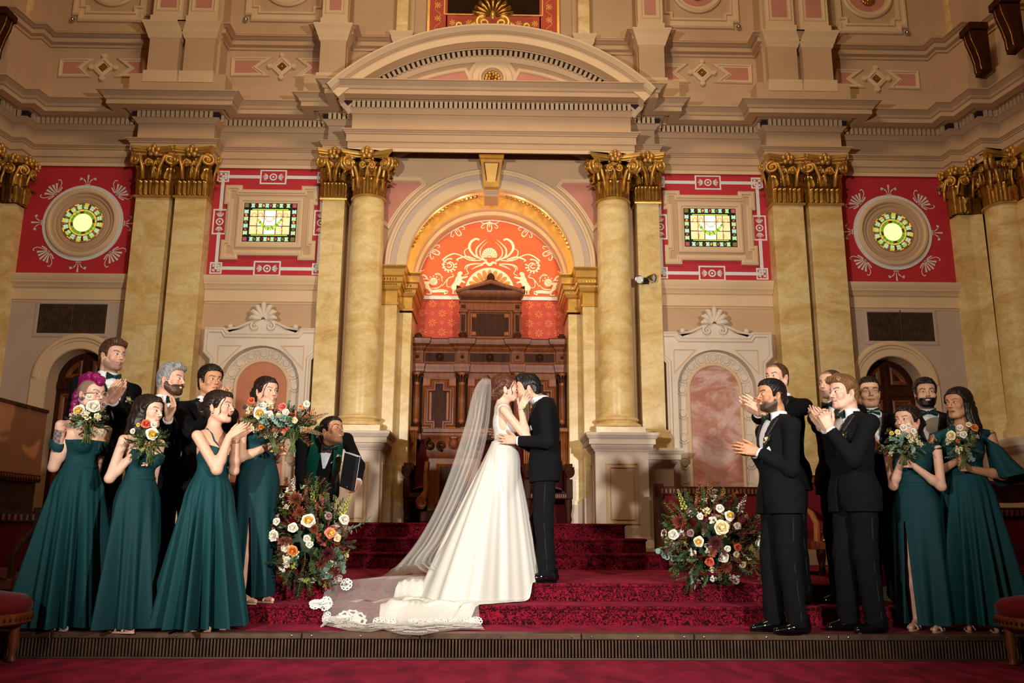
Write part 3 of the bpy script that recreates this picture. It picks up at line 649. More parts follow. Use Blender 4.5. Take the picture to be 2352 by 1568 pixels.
# spandrel wall between the columns, pink triangles
sp = [(-1.95, 3.9)]+[(-1.95, 6.0), (1.95, 6.0), (1.95, 3.9), (RA1-.01, 3.9), (RA1-.01, zsp)]+arcpts(0, zsp, RA1-.01, 0, PI, 48)+[(-RA1+.01, 3.9)]
struct(MB().prism(sp, YA+.04, W0+.02).build('wall_spandrel', 'plaster', fix=True), 'plaster wall around the throne arch')
for s in (-1, 1):
    tri = [(1.68, 5.78)]+arcpts(0, zsp, RA1+.12, .40, 1.08, 14)
    tri = [(1.70, 5.72), (.86, 5.72)]+arcpts(0, zsp, RA1+.11, 1.01, .46, 14)+[(1.42, 5.1)] if False else [(1.66, 5.70)]+[p for p in arcpts(0, zsp, RA1+.10, .36, .96, 14)][0:]
    tri = [(1.66, 5.70), (1.66, zsp+(RA1+.1)*math.sin(.36)+.28)]+[p for p in arcpts(0, zsp, RA1+.10, .42, .90, 14) if p[0] < 1.66 and p[1] < 5.70]+[(1.02, 5.70)]
    tri = [(s*x, z) for x, z in tri]
    ar = sum(tri[i][0]*tri[(i+1) % len(tri)][1]-tri[(i+1) % len(tri)][0]*tri[i][1] for i in range(len(tri)))
    if ar > 0: tri = tri[::-1]
    o = empty('spandrel_recess', (0, YA+.04, 0), 0, 'pink triangular spandrel panel at the %s of the throne arch' % ('left' if s < 0 else 'right'), 'panel', 'spandrel panels', 'thing')
    MB().sheet(tri, -.006).build('pink_field', 'pink', o)
    MB().elev(tri, [(-.05, 0), (-.05, .025), (-.03, .03), (-.015, .015), (.0, .02), (.01, 0)], 0, True).build('panel_moulding', 'plaster_light', o)
# keystone
k_ = empty('keystone', (0, 11.2, zq(432, 11.2)), 0, 'gilded tapering keystone at the crown of the throne arch', 'keystone', None, 'thing')
kb = zq(432, 11.15); kt = zq(362, 11.15)-kb
def kpr(hw0, hw1, z0, z1, y0, y1, nm, mat): 
    return MB().add([(-hw0, y0, z0), (hw0, y0, z0), (hw1, y0-.06, z1), (-hw1, y0-.06, z1), (-hw0, y1, z0), (hw0, y1, z0), (hw1, y1, z1), (-hw1, y1, z1)], [(0, 1, 2, 3), (5, 4, 7, 6), (4, 0, 3, 7), (1, 5, 6, 2), (3, 2, 6, 7), (4, 5, 1, 0)]).build(nm, mat, k_)
kpr(.105, .155, 0, kt-.05, -.05, .25, 'block', 'gold_light')
MB().box(-.175, .175, -.17, .2, kt-.05, kt).box(-.165, .165, -.15, .2, kt-.075, kt-.05).build('cap', 'gold_light', k_)
kpr(.07, .11, .05, kt-.12, -.055, .0, 'maroon_inset', 'maroon'); kpr(.055, .093, .065, kt-.135, -.06, .0, 'gilt_inset', 'gold_flat')
MB().box(-.10, .10, .05, .42, -.10, 0.0).build('soffit_block', 'plaster', k_)

# ---------------------------------------------------------------- Corinthian capitals
def leaf_mesh(name, h, w, curl, n=9, lob=.13):
    """acanthus blade in local x (across) z (up), bulging toward -y, tip curling forward"""
    P = []
    for j in range(n+1):
        v = j/n
        wid = w*(.55+.45*math.sin(PI*min(1, v*.9+.12)))*(1+lob*math.sin(v*PI*5))*(1-.62*max(0, v-.72)/.28)
        a = max(0, v-.62)/.38
        y = -curl*(.25*v+1.0*a*a); z = h*(v-.30*a*a*a)
        row = []
        for i in range(7):
            u = (i-3)/3
            row.append((u*wid, y+(abs(u)**1.4)*.28*w*(1 if v < .9 else .3)-.10*w*(1 if i == 3 else 0)+.09*w*(1 if i in (1, 5) else 0), z-.05*h*abs(u)*v))
        P.append(row)
    m = MB().grid(P); b = [[(x, y+.012, z) for x, y, z in r] for r in P]; m.grid(b)
    return m.mesh(name, 'gold', 'all')
LEAF_A = leaf_mesh('acanthus_leaf', .33, .078, .085); LEAF_B = leaf_mesh('acanthus_leaf', .60, .082, .12, 12)
sp = spiral(0, 0, .075, 1.7, PI/2+.4, -1, 24, .15)
VOL = MB().tube([(x, .0, z) for x, z in sp], np.linspace(.020, .016, 24), 6).tube([(-.11, .02, -.26), (-.10, .01, -.12), (-.06, 0, .03), (0.02, 0, .075)], [.014, .018, .022, .020], 6).lathe([(0, -.03), (.022, -.02), (.024, .02), (0, .03)], 0, 0, 8)
VOL.v = VOL.v; VOL = VOL.mesh('volute', 'gold_light', 'all')
ROS = MB()
for k in range(5): a = PI/2+k*2*PI/5; ROS.ball((.05*math.cos(a), -.02, .05*math.sin(a)), (.033, .028, .033), 7, 5)
ROS = ROS.ball((0, -.045, 0), (.026, .026, .05), 7, 5).mesh('rosette', 'gold_light', 'all')
STEM = MB().tube([(0, -.02, 0), (0, -.03, .2), (0, -.06, .25)], [.012, .012, .03], 6).ball((0, -.06, .26), .03, 6, 5).mesh('caulicole', 'gold', 'all')
CAPH = .58
def abacus(hw, hd, bulge, z0, z1, par, square_front=True):
    prof_ = [(-.035, z0), (-.03, z0+.03), (-.005, z0+.045), (-.005, z0+.06), (.012, z0+.075), (.02, z1-.01), (.02, z1), (-.1, z1)]
    pl = []
    for a in np.linspace(0, 1, 8): pl.append((-hw-0.03+(2*hw+.06)*a, -hd-.03+bulge*math.sin(PI*a)))
    left = [(-hw-.06+bulge*math.sin(PI*a), hd+.03-(2*hd)*a) for a in np.linspace(.0, 1, 6)]
    right = [(-x, y) for x, y in left[::-1]]
    return MB()._sweep(left+pl+right, prof_, False, lambda u, v, h: (u, v, h)).build('abacus', 'gold_light', par, 30)
def cap_square(hw, hd, par, z, mirror_side=True):
    """gilt pilaster capital: half width hw, projecting depth hd from the wall"""
    cap = MB()
    nv = 8; P = []
    for j in range(nv+1):
        v = j/nv; f = .02+.05*max(0, v-.35)**1.6*2
        P.append([(-hw-f+.02, .06, v*CAPH), (-hw-f+.02, -hd-f+.02, v*CAPH), (hw+f-.02, -hd-f+.02, v*CAPH), (hw+f-.02, .06, v*CAPH)])
    cap.grid(P)
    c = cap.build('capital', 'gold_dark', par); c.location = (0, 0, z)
    MB().plan([(-hw, .06), (-hw, -hd), (hw, -hd), (hw, .06)], [(0, -.035), (.03, -.035), (.035, -.02), (.03, 0), (0, .01)]).build('astragal', 'gold_light', c)
    fy = -hd-.025
    for x in (-hw*.82, -hw*.5, -hw*.18, hw*.18, hw*.5, hw*.82): inst(LEAF_A, 'acanthus_leaf', c, T(x, fy-.01, .01) @ SC(.72, 1, .85))
    for x in (-hw*.98, 0, hw*.98): inst(LEAF_B, 'acanthus_leaf', c, T(x, fy+(.02 if x else -.005), .01) @ RZ(0 if abs(x) < .01 else (.6 if x > 0 else -.6)) @ SC(.9, .9, .92))
    for x in (-hw*.52, hw*.52): inst(STEM, 'caulicole', c, T(x, fy-.03, .2) @ SC(1.2, 1.2, .8))
    for s in (-1, 1):
        inst(VOL, 'volute', c, T(s*(hw+.015), fy-.075, CAPH-.085) @ RZ(s*.5) @ SC(s*1.3, 1.6, 1.15))
        inst(VOL, 'volute', c, T(s*.07, fy-.045, CAPH-.12) @ SC(s*.8, 1, .8))
        inst(LEAF_A, 'acanthus_leaf', c, T(s*(hw+.03), -hd*.35, .01) @ RZ(s*PI/2) @ SC(.9, 1, 1.1))
        inst(VOL, 'volute', c, T(s*(hw+.07), -hd*.3, CAPH-.12) @ RZ(s*PI/2) @ SC(s*.8, .8, .8))
    a = abacus(hw+.035, hd+.09, .055, CAPH, CAPH+.115, c)
    inst(ROS, 'rosette', c, T(0, -hd-.085, CAPH+.045) @ SC(1.2))
    for s in (-1, 1): inst(ROS, 'rosette', c, T(s*(hw+.075), -hd*.4, CAPH+.02) @ RZ(s*PI/2) @ SC(.8))
    return c
def cap_round(r, par, z, H=.66):
    cap = MB().lathe([(r-.01, 0), (r-.01, .2), (r+.01, .36), (r+.04, .46), (r+.07, H-.10)], 0, 0, 28)
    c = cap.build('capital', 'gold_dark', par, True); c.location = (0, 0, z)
    MB().lathe([(r-.02, -.045), (r+.025, -.045), (r+.035, -.03), (r+.025, -.012), (r-.01, 0)], 0, 0, 36).build('astragal', 'gold_light', c, True)
    k = H/CAPH
    for i in range(12):
        a = i*PI/6+PI/12
        if math.sin(a) > .75: continue
        inst(LEAF_A, 'acanthus_leaf', c, T(r*math.cos(a), r*math.sin(a), .005) @ RZ(a+PI/2) @ SC(.9, 1, 1.0*k))
    for i in range(12):
        a = i*PI/6
        if math.sin(a) > .75: continue
        inst(LEAF_B, 'acanthus_leaf', c, T((r+.0)*math.cos(a), (r+.0)*math.sin(a), .005) @ RZ(a+PI/2) @ SC(.85, .9, .95*k))
        inst(STEM, 'caulicole', c, T((r+.01)*math.cos(a+.26), (r+.01)*math.sin(a+.26), .24) @ RZ(a+.26+PI/2) @ SC(1, 1, .9))
    for i in range(4):
        a = PI/4+i*PI/2
        for s in (-1, 1):
            inst(VOL, 'volute', c, T((r+.165)*math.cos(a)+s*.03*-math.sin(a), (r+.165)*math.sin(a)+s*.03*math.cos(a), H-.15) @ RZ(a+(PI if s < 0 else 0)) @ SC((1 if s > 0 else -1)*1.35, 1.3, 1.25))
        a = -PI/2+i*PI/2
        for s in (-1, 1): inst(VOL, 'volute', c, T((r+.05)*math.cos(a)-s*.06*math.sin(a), (r+.05)*math.sin(a)+s*.06*math.cos(a), H-.16) @ RZ(a+PI/2) @ SC(s*.7, .7, .7))
        inst(ROS, 'rosette', c, T((r+.11)*math.cos(a), (r+.11)*math.sin(a), H-.015) @ RZ(a+PI/2) @ SC(1.15))
    pl = []
    R_ = r+.17
    for q in range(4):
        a0 = -PI/4-q*PI/2-PI/2
        p0 = Vector((R_*1.16*math.cos(-3*PI/4+q*PI/2), R_*1.16*math.sin(-3*PI/4+q*PI/2))); p1 = Vector((R_*1.16*math.cos(-PI/4+q*PI/2), R_*1.16*math.sin(-PI/4+q*PI/2)))
        nrm = Vector(((p1-p0).y, -(p1-p0).x)).normalized()
        for t in np.linspace(0, 1, 9)[:-1]:
            p = p0+(p1-p0)*t-nrm*.085*math.sin(PI*t); pl.append((p.x, p.y))
    MB()._sweep(pl, [(-.2, H-.07), (-.035, H-.07), (-.03, H-.045), (-.01, H-.035), (-.01, H-.02), (.01, H-.005), (.02, H+.03), (.02, H+.045), (-.2, H+.045)], True, lambda u, v, h: (u, v, h)).build('abacus', 'gold_light', c, 30)
    return c
# ---------------------------------------------------------------- columns and pilasters
zc0 = lz(985, 10.86, 830); zcap = lz(446, 10.86, 840); ztop = EP[1][1]
XC, YC = 1.687, 11.10
def pedestal(par, hw, hd, z0, z1, panel=True, side_panel=True):
    H = z1-z0
    MB().box(-hw, hw, -hd, hd, .2, H-.19).build('pedestal_die', 'plaster_pale', par)
    MB().plan([(-hw, hd), (-hw, -hd), (hw, -hd), (hw, hd)], [(0, H-.24), (.012, H-.235), (.02, H-.215), (.05, H-.19), (.06, H-.17), (.06, H-.155), (.085, H-.15), (.085, H-.085), (.10, H-.075), (.115, H-.05), (.125, H-.035), (.125, H-.005), (.05, H)]).build('pedestal_cap', 'plaster_pale', par, 25)
    MB().box(-hw-.08, hw+.08, -hd-.08, hd+.02, H-.02, H-.001).build('cap_top', 'plaster_pale', par)
    MB().plan([(-hw, hd), (-hw, -hd), (hw, -hd), (hw, hd)], [(.075, 0), (.075, .22), (.07, .225), (.06, .235), (.05, .26), (.02, .30), (.01, .31), (.01, .33), (0, .335)]).build('pedestal_base', 'plaster_pale', par, 25)
    if panel:
        q = hw-.13; f = [(-q, .50), (-q, H-.38), (q, H-.38), (q, .50)]
        MB().elev(f, [(-.0, 0), (-.008, .012), (-.012, .012), (-.02, -.004), (.05, -.004)][:0] or [(0, 0), (0, .012), (.012, .012), (.02, .004), (.05, .004), (.055, .014), (.065, .0)], -hd, True).build('panel_moulding', 'plaster_light', par)
        MB().sheet([(-q+.07, .57), (q-.07, .57), (q-.07, H-.45), (-q+.07, H-.45)], -hd-.003).build('panel_field', simple('pale_peach_panel', 'dcc0a2', .6, var=.03), par)
        for s in (-1, 1):
            pb = MB().elev([(-.13, .50), (-.13, H-.38), (.13, H-.38), (.13, .50)], [(0, 0), (0, .012), (.02, .012), (.03, .002), (.05, .0)], 0, True)
            pb.xf(T(s*hw, 0, 0) @ RZ(s*PI/2)); pb.build('side_panel_moulding', 'plaster_light', par)
for s, sn in ((-1, 'left'), (1, 'right')):
    o = empty('marble_column', (s*XC, YC, ZL), 0, 'yellow marble column with gilt capital on a pale pedestal, %s of the throne arch' % sn, 'column', 'columns of the throne arch', 'thing')
    zb = zc0-ZL
    pedestal(o, .335, .335, 0, zb-.035)
    MB().box(-.315, .315, -.315, .315, zb-.036, zb+.045).build('plinth', 'marble', o)
    MB().lathe([(.23, zb+.045), (.30, zb+.045), (.318, zb+.06), (.318, zb+.085), (.30, zb+.105), (.262, zb+.115), (.255, zb+.13), (.265, zb+.14), (.282, zb+.15), (.282, zb+.17), (.265, zb+.185), (.24, zb+.195), (.238, zb+.215)], 0, 0, 40).build('column_base', 'marble', o, 50)
    zs0, zs1 = zb+.215, zcap-ZL
    rad = lambda t: .238*(1-.10*t**1.6)
    MB().lathe([(rad(t), zs0+(zs1-zs0)*t) for t in np.linspace(0, 1, 15)], 0, 0, 44).build('shaft', 'marble', o, True)
    cap_round(rad(1)-.005, o, zs1+.03, ztop-zs1-ZL-.075)
    # pilaster behind the column
    o = empty('marble_pilaster', (s*2.20, W0, ZL), 0, 'marble pilaster half hidden behind the %s column' % sn, 'pilaster', 'pilasters behind the columns', 'thing')
    pedestal(o, .20, .43, 0, zb-.20, False)
    MB().plan([(-.155, 0), (-.155, -.26), (.155, -.26), (.155, 0)], [(.06, zb-.2), (.06, zb-.03), (.05, zb-.02), (.05, zb+.0), (.03, zb+.02), (.03, zb+.05), (.012, zb+.06), (0, zb+.075)]).build('pilaster_base', 'marble', o, 30)
    zt = lz(459, 11.24, 760)-ZL
    MB().box(-.155, .155, -.26, 0, zb-.2, zt).build('shaft', 'marble', o)
    cap_square(.155, .26, o, zt+.03)
# outer pairs of pilasters
zpc = lz(454, 11.25, 400)
for s, sn in ((-1, 'left'), (1, 'right')):
    for xa, xb, nm in ((4.475, 4.965, 'outer'), (3.96, 4.42, 'inner')):
        o = empty('marble_pilaster', (s*(xa+xb)/2, W0, ZL), 0, 'tall yellow marble pilaster with gilt capital, %s of the %s pair' % (nm, sn), 'pilaster', 'paired wall pilasters', 'thing')
        hw = (xb-xa)/2-.012; zt = zpc-ZL
        MB().bbox(-hw, hw, -.25, 0, 0, zt, .006).build('shaft', 'marble', o)
        MB().box(-hw-.03, hw+.03, -.29, 0, 0, .9).build('pedestal', 'plaster_pale', o)
        MB().plan([(-hw-.03, 0), (-hw-.03, -.29), (hw+.03, -.29), (hw+.03, 0)], [(0, .78), (.03, .82), (.05, .86), (.05, .9), (-.03, .93)]).build('pedestal_cap', 'plaster_pale', o, 25)
        cap_square(hw-.01, .25, o, zt+.03)
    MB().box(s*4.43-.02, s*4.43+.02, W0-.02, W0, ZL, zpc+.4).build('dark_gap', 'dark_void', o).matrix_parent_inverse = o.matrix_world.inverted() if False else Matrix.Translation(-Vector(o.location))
# arch jamb pilasters with gilt impost capitals
zi0, zi1 = lz(690, 11.2, 905), zsp+.002
for s, sn in ((-1, 'left'), (1, 'right')):
    o = empty('jamb_pilaster', (s*1.385, W0, ZL), 0, 'honey marble jamb pilaster with gilt impost, %s side of the niche' % sn, 'pilaster', 'niche jamb pilasters', 'thing')
    H0 = zi0-ZL
    MB().bbox(-.115, .115, -.22, .1, 0, H0, .006).build('shaft', 'marble', o)
    MB().bbox(-.115-(.17 if s > 0 else -.0) , .115+(.17 if s < 0 else 0), .12, .9, 0, H0-.06, .006).build('inner_shaft', 'marble', o)
    MB().box(-.125, .125, -.25, .1, 0, .83).build('plinth', 'plaster_pale', o)
    MB().box(-.125-(.18 if s > 0 else 0), .125+(.18 if s < 0 else 0), .10, .9, 0, .75).build('inner_plinth', 'plaster_pale', o)
    D = zi1-zi0
    ipr = [(0, -.04), (.02, -.035), (.02, -.01), (.0, 0), (.0, D*.32), (.03, D*.36), (.05, D*.44), (.05, D*.52), (.075, D*.56), (.075, D*.68), (.10, D*.72), (.10, D*.90), (.13, D*.97), (.13, D), (-.1, D)]
    ipth = [(-.115*1, .1), (-.115, -.22), (.115, -.22), (.115, .12), (.285, .12), (.285, .9)] if s < 0 else [(-.285, .9), (-.285, .12), (-.115, .12), (-.115, -.22), (.115, -.22), (.115, .1)]
    im = MB().plan(ipth, [(a, b+H0) for a, b in ipr]).build('impost_capital', 'gold_light', o, 25)
    m = MB()
    for i in range(len(ipth)-1):
        p, q = Vector(ipth[i]), Vector(ipth[i+1]); L_ = (q-p).length; d = (q-p)/L_; nn = Vector((d.y, -d.x))
        for row, (of, zz, rr_) in enumerate(((.062, D*.62, .017), (.045, D*.48, .011))):
            k = max(1, int(L_/(.036 if row == 0 else .022)))
            for j in range(k):
                c = p+d*(L_*(j+.5)/k)+nn*(of+.01); m.ball((c.x, c.y, H0+zz), (rr_*.8, rr_*.8, rr_*1.25), 5, 4)
    tag(m.build('bead_row', 'gold', im), kind='stuff')
# ---------------------------------------------------------------- windows with stained glass
def glass(name, col, st): return simple(name, col, .25, var=.12, scale=9, emit=col, estr=st)  # panes emit their own colour in place of light from behind
G = {'amber': glass('amber_glass', 'f5cf98', .8), 'honey': glass('honey_glass', 'e8a93c', .75), 'white': glass('lamplit_centre_glass', 'ffe6b8', 1.7), 'glow': glass('glowing_amber_glass', 'ffd98e', 1.45), 'mint': glass('mint_glass', 'b4d69a', .6), 'aqua': glass('aqua_glass', 'a9d8bc', .62),
     'green': glass('leaf_green_glass', '6fa52a', .6), 'lime': glass('lime_glass', 'b0c84a', .65), 'rose': glass('rose_glass', 'b0565a', .35), 'ruby': glass('ruby_glass', '6c2a24', .25), 'coral': glass('coral_glass', 'd88a5a', .6), 'olive': glass('olive_glass', '7c6f3a', .35)}
LEAD = simple('lead_came', '20211d', .5, .4, var=.1)
def pane(poly, col, par, y=0., nm='pane'):
    cx = sum(p[0] for p in poly)/len(poly); cz = sum(p[1] for p in poly)/len(poly)
    q = [(cx+(p[0]-cx)*.89, cz+(p[1]-cz)*.89) for p in poly]
    return MB().prism(q, y-.008, y).build(nm, G[col], par)
def rect_window(s, sn):
    a = [W(563, 468, W0), W(685.3, 469, W0), W(679.3, 558, W0), W(557, 557.5, W0)]
    cx, hw = (a[0][0]+a[1][0]+a[2][0]+a[3][0])/4, (a[1][0]-a[0][0]+a[2][0]-a[3][0])/4; z0, z1 = a[2][2], a[0][2]; hh = (z1-z0)/2; cz = (z0+z1)/2
    o = empty('window_%d' % (1 if s < 0 else 2), (-s*cx, W0-.005, cz), 0, 'square stained glass window with green garland in an eared plaster frame, %s of the arch' % sn, 'window', None, 'structure')
    # eared frame
    ax, az, ex, ez = hw+.235, hh+.20, .115, .115
    ear = [(-ax-ex*.45, az+ez*.55), (-ax+.19, az+ez*.55), (-ax+.19, az+.0), (ax-.19, az), (ax-.19, az+ez*.55), (ax+ex*.45, az+ez*.55), (ax+ex*.45, az-.22), (ax, az-.22), (ax, -az+.22), (ax+ex*.45, -az+.22), (ax+ex*.45, -az-ez*.55), (ax-.19, -az-ez*.55), (ax-.19, -az), (-ax+.19, -az), (-ax+.19, -az-ez*.55), (-ax-ex*.45, -az-ez*.55), (-ax-ex*.45, -az+.22), (-ax, -az+.22), (-ax, az-.22), (-ax-ex*.45, az-.22)]
    MB().elev(ear, [(0, 0), (0, .045), (.025, .06), (.05, .06), (.055, .04), (.075, .04), (.085, .02)], 0, True).build('eared_moulding', 'plaster_light', o)
    inn = MB(); inn._sweep(ear, [(.07, 0)], True, lambda u, v, h: (u, v, h))
    MB().sheet([(p[0], p[1]) for p in inn.v], -.022).build('frame_field', 'plaster', o)
    rc = [(-hw, hh), (hw, hh), (hw, -hh), (-hw, -hh)]
    MB().elev(rc, [(-.085, .02), (-.085, .05), (-.06, .06), (-.03, .055), (-.025, .04), (0, .035), (0, .022)], 0, True).build('inner_frame', 'plaster_light', o)
    MB().sheet(rc, -.024).build('lead', LEAD, o)
    Y = -.032; b = .078
    # border: jewels and strips
    nx, nz = 6, 4
    for sd in (-1, 1):
        for i in range(nx):
            x0, x1 = -hw+b+(2*hw-2*b)*i/nx, -hw+b+(2*hw-2*b)*(i+1)/nx; z = sd*(hh-b/2)
            pane([(x0+.018, z+b*.40), (x1-.018, z+b*.40), (x1-.03, z), (x1-.018, z-b*.4), (x0+.018, z-b*.4), (x0+.03, z)], 'mint' if i % 2 else 'aqua', o, Y)
            if i: pane([(x0, z+.032), (x0+.024, z), (x0, z-.032), (x0-.024, z)], ('rose', 'olive', 'ruby', 'coral')[(i+(sd > 0)) % 4], o, Y-.002, 'jewel')
        for i in range(nz):
            z0_, z1_ = -hh+b+(2*hh-2*b)*i/nz, -hh+b+(2*hh-2*b)*(i+1)/nz; x = sd*(hw-b/2)
            pane([(x-b*.4, z0_+.018), (x-b*.4, z1_-.018), (x, z1_-.03), (x+b*.4, z1_-.018), (x+b*.4, z0_+.018), (x, z0_+.03)], 'mint' if i % 2 == 0 else 'aqua', o, Y)
            if i: pane([(x, z0_+.032), (x+.024, z0_), (x, z0_-.032), (x-.024, z0_)], ('coral', 'rose', 'olive')[(i+(sd > 0)) % 3], o, Y-.002, 'jewel')
        for se in (-1, 1): pane([(sd*(hw-b+.008), se*(hh-b+.008)), (sd*(hw-.008), se*(hh-b+.008)), (sd*(hw-.008), se*(hh-.008)), (sd*(hw-b+.008), se*(hh-.008))], 'rose' if se*sd > 0 else 'olive', o, Y, 'jewel')
    ix, iz = hw-b-.012, hh-b-.012
    for k, (q0, q1) in enumerate((((-ix, iz), (ix, iz)), ((-ix, -iz), (ix, -iz)))): pane([(q0[0], q0[1]), (q1[0], q1[1]), (q1[0], q1[1]-.014*(1 if k == 0 else -1)), (q0[0], q0[1]-.014*(1 if k == 0 else -1))], 'lime', o, Y)
    cols = [-ix, -ix*.62, -ix*.30, ix*.30, ix*.62, ix]; rows = [-iz+.016, -iz*.28, iz*.42, iz-.016]
    for i in range(5):
        for j in range(3): pane([(cols[i], rows[j]), (cols[i+1], rows[j]), (cols[i+1], rows[j+1]), (cols[i], rows[j+1])], 'white' if i in (2,) or (j == 1 and i in (1, 3)) else 'amber', o, Y)  # central panes emit more, imitating the hot spot of a lamp behind
    # garland, bows and tassels
    gp = [(ix*.66*math.cos(t), .03-.17*math.sin(t)*1.0) for t in np.linspace(PI, 2*PI, 15)] if False else [(-ix*.62+ix*1.24*t, .055-.155*math.sin(PI*t)) for t in np.linspace(0, 1, 13)]
    for i in range(12):
        p, q = Vector(gp[i]), Vector(gp[i+1]); d = (q-p).normalized(); n_ = Vector((-d.y, d.x)); wv = .022+.012*math.sin(PI*i/11)
        pane([tuple(p+n_*wv), tuple(q+n_*wv*.8), tuple(q-n_*wv), tuple(p-n_*wv*.8)], 'green' if i % 2 else 'lime', o, Y-.006, 'garland_leaf')
    m = MB()
    for sx in (-1, 1):
        bx = sx*ix*.62
        for cx_, cz_, r in ((-.045, .075, .03), (.045, .075, .03), (-.10*sx, .045, .032)):
            m.ribbon(arcpts(bx+cx_, .03+cz_, r, 0, 2*PI, 14), .008, Y-.018)
        m.ribbon([(bx+.012*math.sin(t*9), .06-.22*t) for t in np.linspace(0, 1, 12)], .010, Y-.018)
        m.ribbon([(bx-sx*.10, .06), (bx-sx*.16, .0), (bx-sx*.22, .02)], .008, Y-.018)
    m.build('ribbon_bows', G['coral'], o)
    return o
def round_window(s, sn):
    p0 = W(194, 514, W0); p1 = W(2052, 532, W0)
    cx = (p1[0]-p0[0])/2; cz = (p0[2]+p1[2])/2
    o = empty('window_%d' % (3 if s < 0 else 4), (s*cx, W0-.005, cz), 0, 'round stained glass window with amber centre and silver edged frame, %s end' % sn, 'window', None, 'structure')
    MB().arc(0, 0, [(.565, 0), (.565, -.012), (.508, -.012), (.505, 0)], 0, 2*PI, 56).build('silver_ring', 'silver', o)
    MB().arc(0, 0, [(.51, -.0), (.51, -.03), (.49, -.05), (.46, -.055), (.44, -.04), (.435, -.02)], 0, 2*PI, 56).build('outer_moulding', 'plaster_light', o, 25)
    MB().arc(0, 0, [(.435, -.03), (.42, -.022), (.40, -.022), (.375, -.004), (.36, -.012), (.33, -.012), (.325, -.005), (.295, -.009), (.285, -.024)], 0, 2*PI, 56).build('inner_moulding', 'plaster', o, 25)
    MB().sheet(arcpts(0, 0, .30, 0, 2*PI, 40)[:-1], -.0095).build('lead', LEAD, o)
    Y = -.012
    def sec(r0, r1, a0, a1, col, nm='pane', yy=Y):
        n = max(1, int((a1-a0)*8)); pl = [(r1*math.cos(a0+(a1-a0)*i/n), r1*math.sin(a0+(a1-a0)*i/n)) for i in range(n+1)]+[(r0*math.cos(a1-(a1-a0)*i/n), r0*math.sin(a1-(a1-a0)*i/n)) for i in range(n+1)]
        MB().prism(pl, yy-.006, yy).build(nm, G[col], o)
    for k in range(2): sec(.002, .133, k*PI-PI/2+.01, k*PI+PI/2-.01, 'glow')
    n = 20
    for k in range(n):
        a = k*2*PI/n; sec(.138, .168, a+.02, a+2*PI/n-.02, 'green' if k % 5 not in (0,) else 'ruby'); 
    for k in range(n):
        a = k*2*PI/n; sec(.172, .196, a+.015, a+2*PI/n-.015, 'honey' if k % 2 else 'lime')
    for k in range(16):
        a = k*2*PI/16+.08; sec(.205, .240, a+.07, a+2*PI/16-.07, 'mint'); sec(.244, .27, a+.07, a+2*PI/16-.07, 'lime' if k % 2 else 'mint')
        c, s_ = math.cos(a), math.sin(a); r = .238
        MB().prism([((r+.034)*c, (r+.034)*s_), (r*c-.02*s_, r*s_+.02*c), ((r-.034)*c, (r-.034)*s_), (r*c+.02*s_, r*s_-.02*c)], Y-.009, Y).build('jewel', G[('ruby', 'olive', 'rose')[k % 3]], o)
    for k in range(24): a = k*2*PI/24; sec(.276, .292, a+.02, a+2*PI/24-.02, 'honey' if k % 2 else 'olive')
    # silver sprays stencilled round the frame
    m = MB()
    def sprig(a, big):
        rt = T(0, 0, 0); ca, sa = math.cos(a), math.sin(a)
        def t_(u, v): return (ca*(.575+v)-sa*u, sa*(.575+v)+ca*u)
        def st(pts, w0, w1): m.ribbon([t_(*p) for p in crv(pts, 8)], list(np.linspace(w0, w1, len(crv(pts, 8)))), -.003)
        if not big:
            for u in (-1, 0, 1): st([(u*.02, .02), (u*.05, .07), (u*.11, .10 if u else .15)], .006, .026); st([(u*.06, .08), (u*.12, .075)], .01, .012)
            st([(-.04, .005), (.04, .005)], .012, .012)
        else:
            for u in (-2, -1, 0, 1, 2): st([(u*.01, .03), (u*.035, .10), (u*.055, .19-.02*abs(u))], .008, .032)
            for u in (-1, 1): st([(0, .02), (u*.08, .06), (u*.16, .10), (u*.18, .16), (u*.15, .17)], .008, .014); st([(0, .04), (u*.06, .03), (u*.13, .05)], .01, .02)
    for k in range(8): sprig(k*PI/4, k % 2 == 1)
    m.build('silver_sprays', 'silver', o)
for s, sn in ((-1, 'left'), (1, 'right')): rect_window(s, sn); round_window(s, sn)
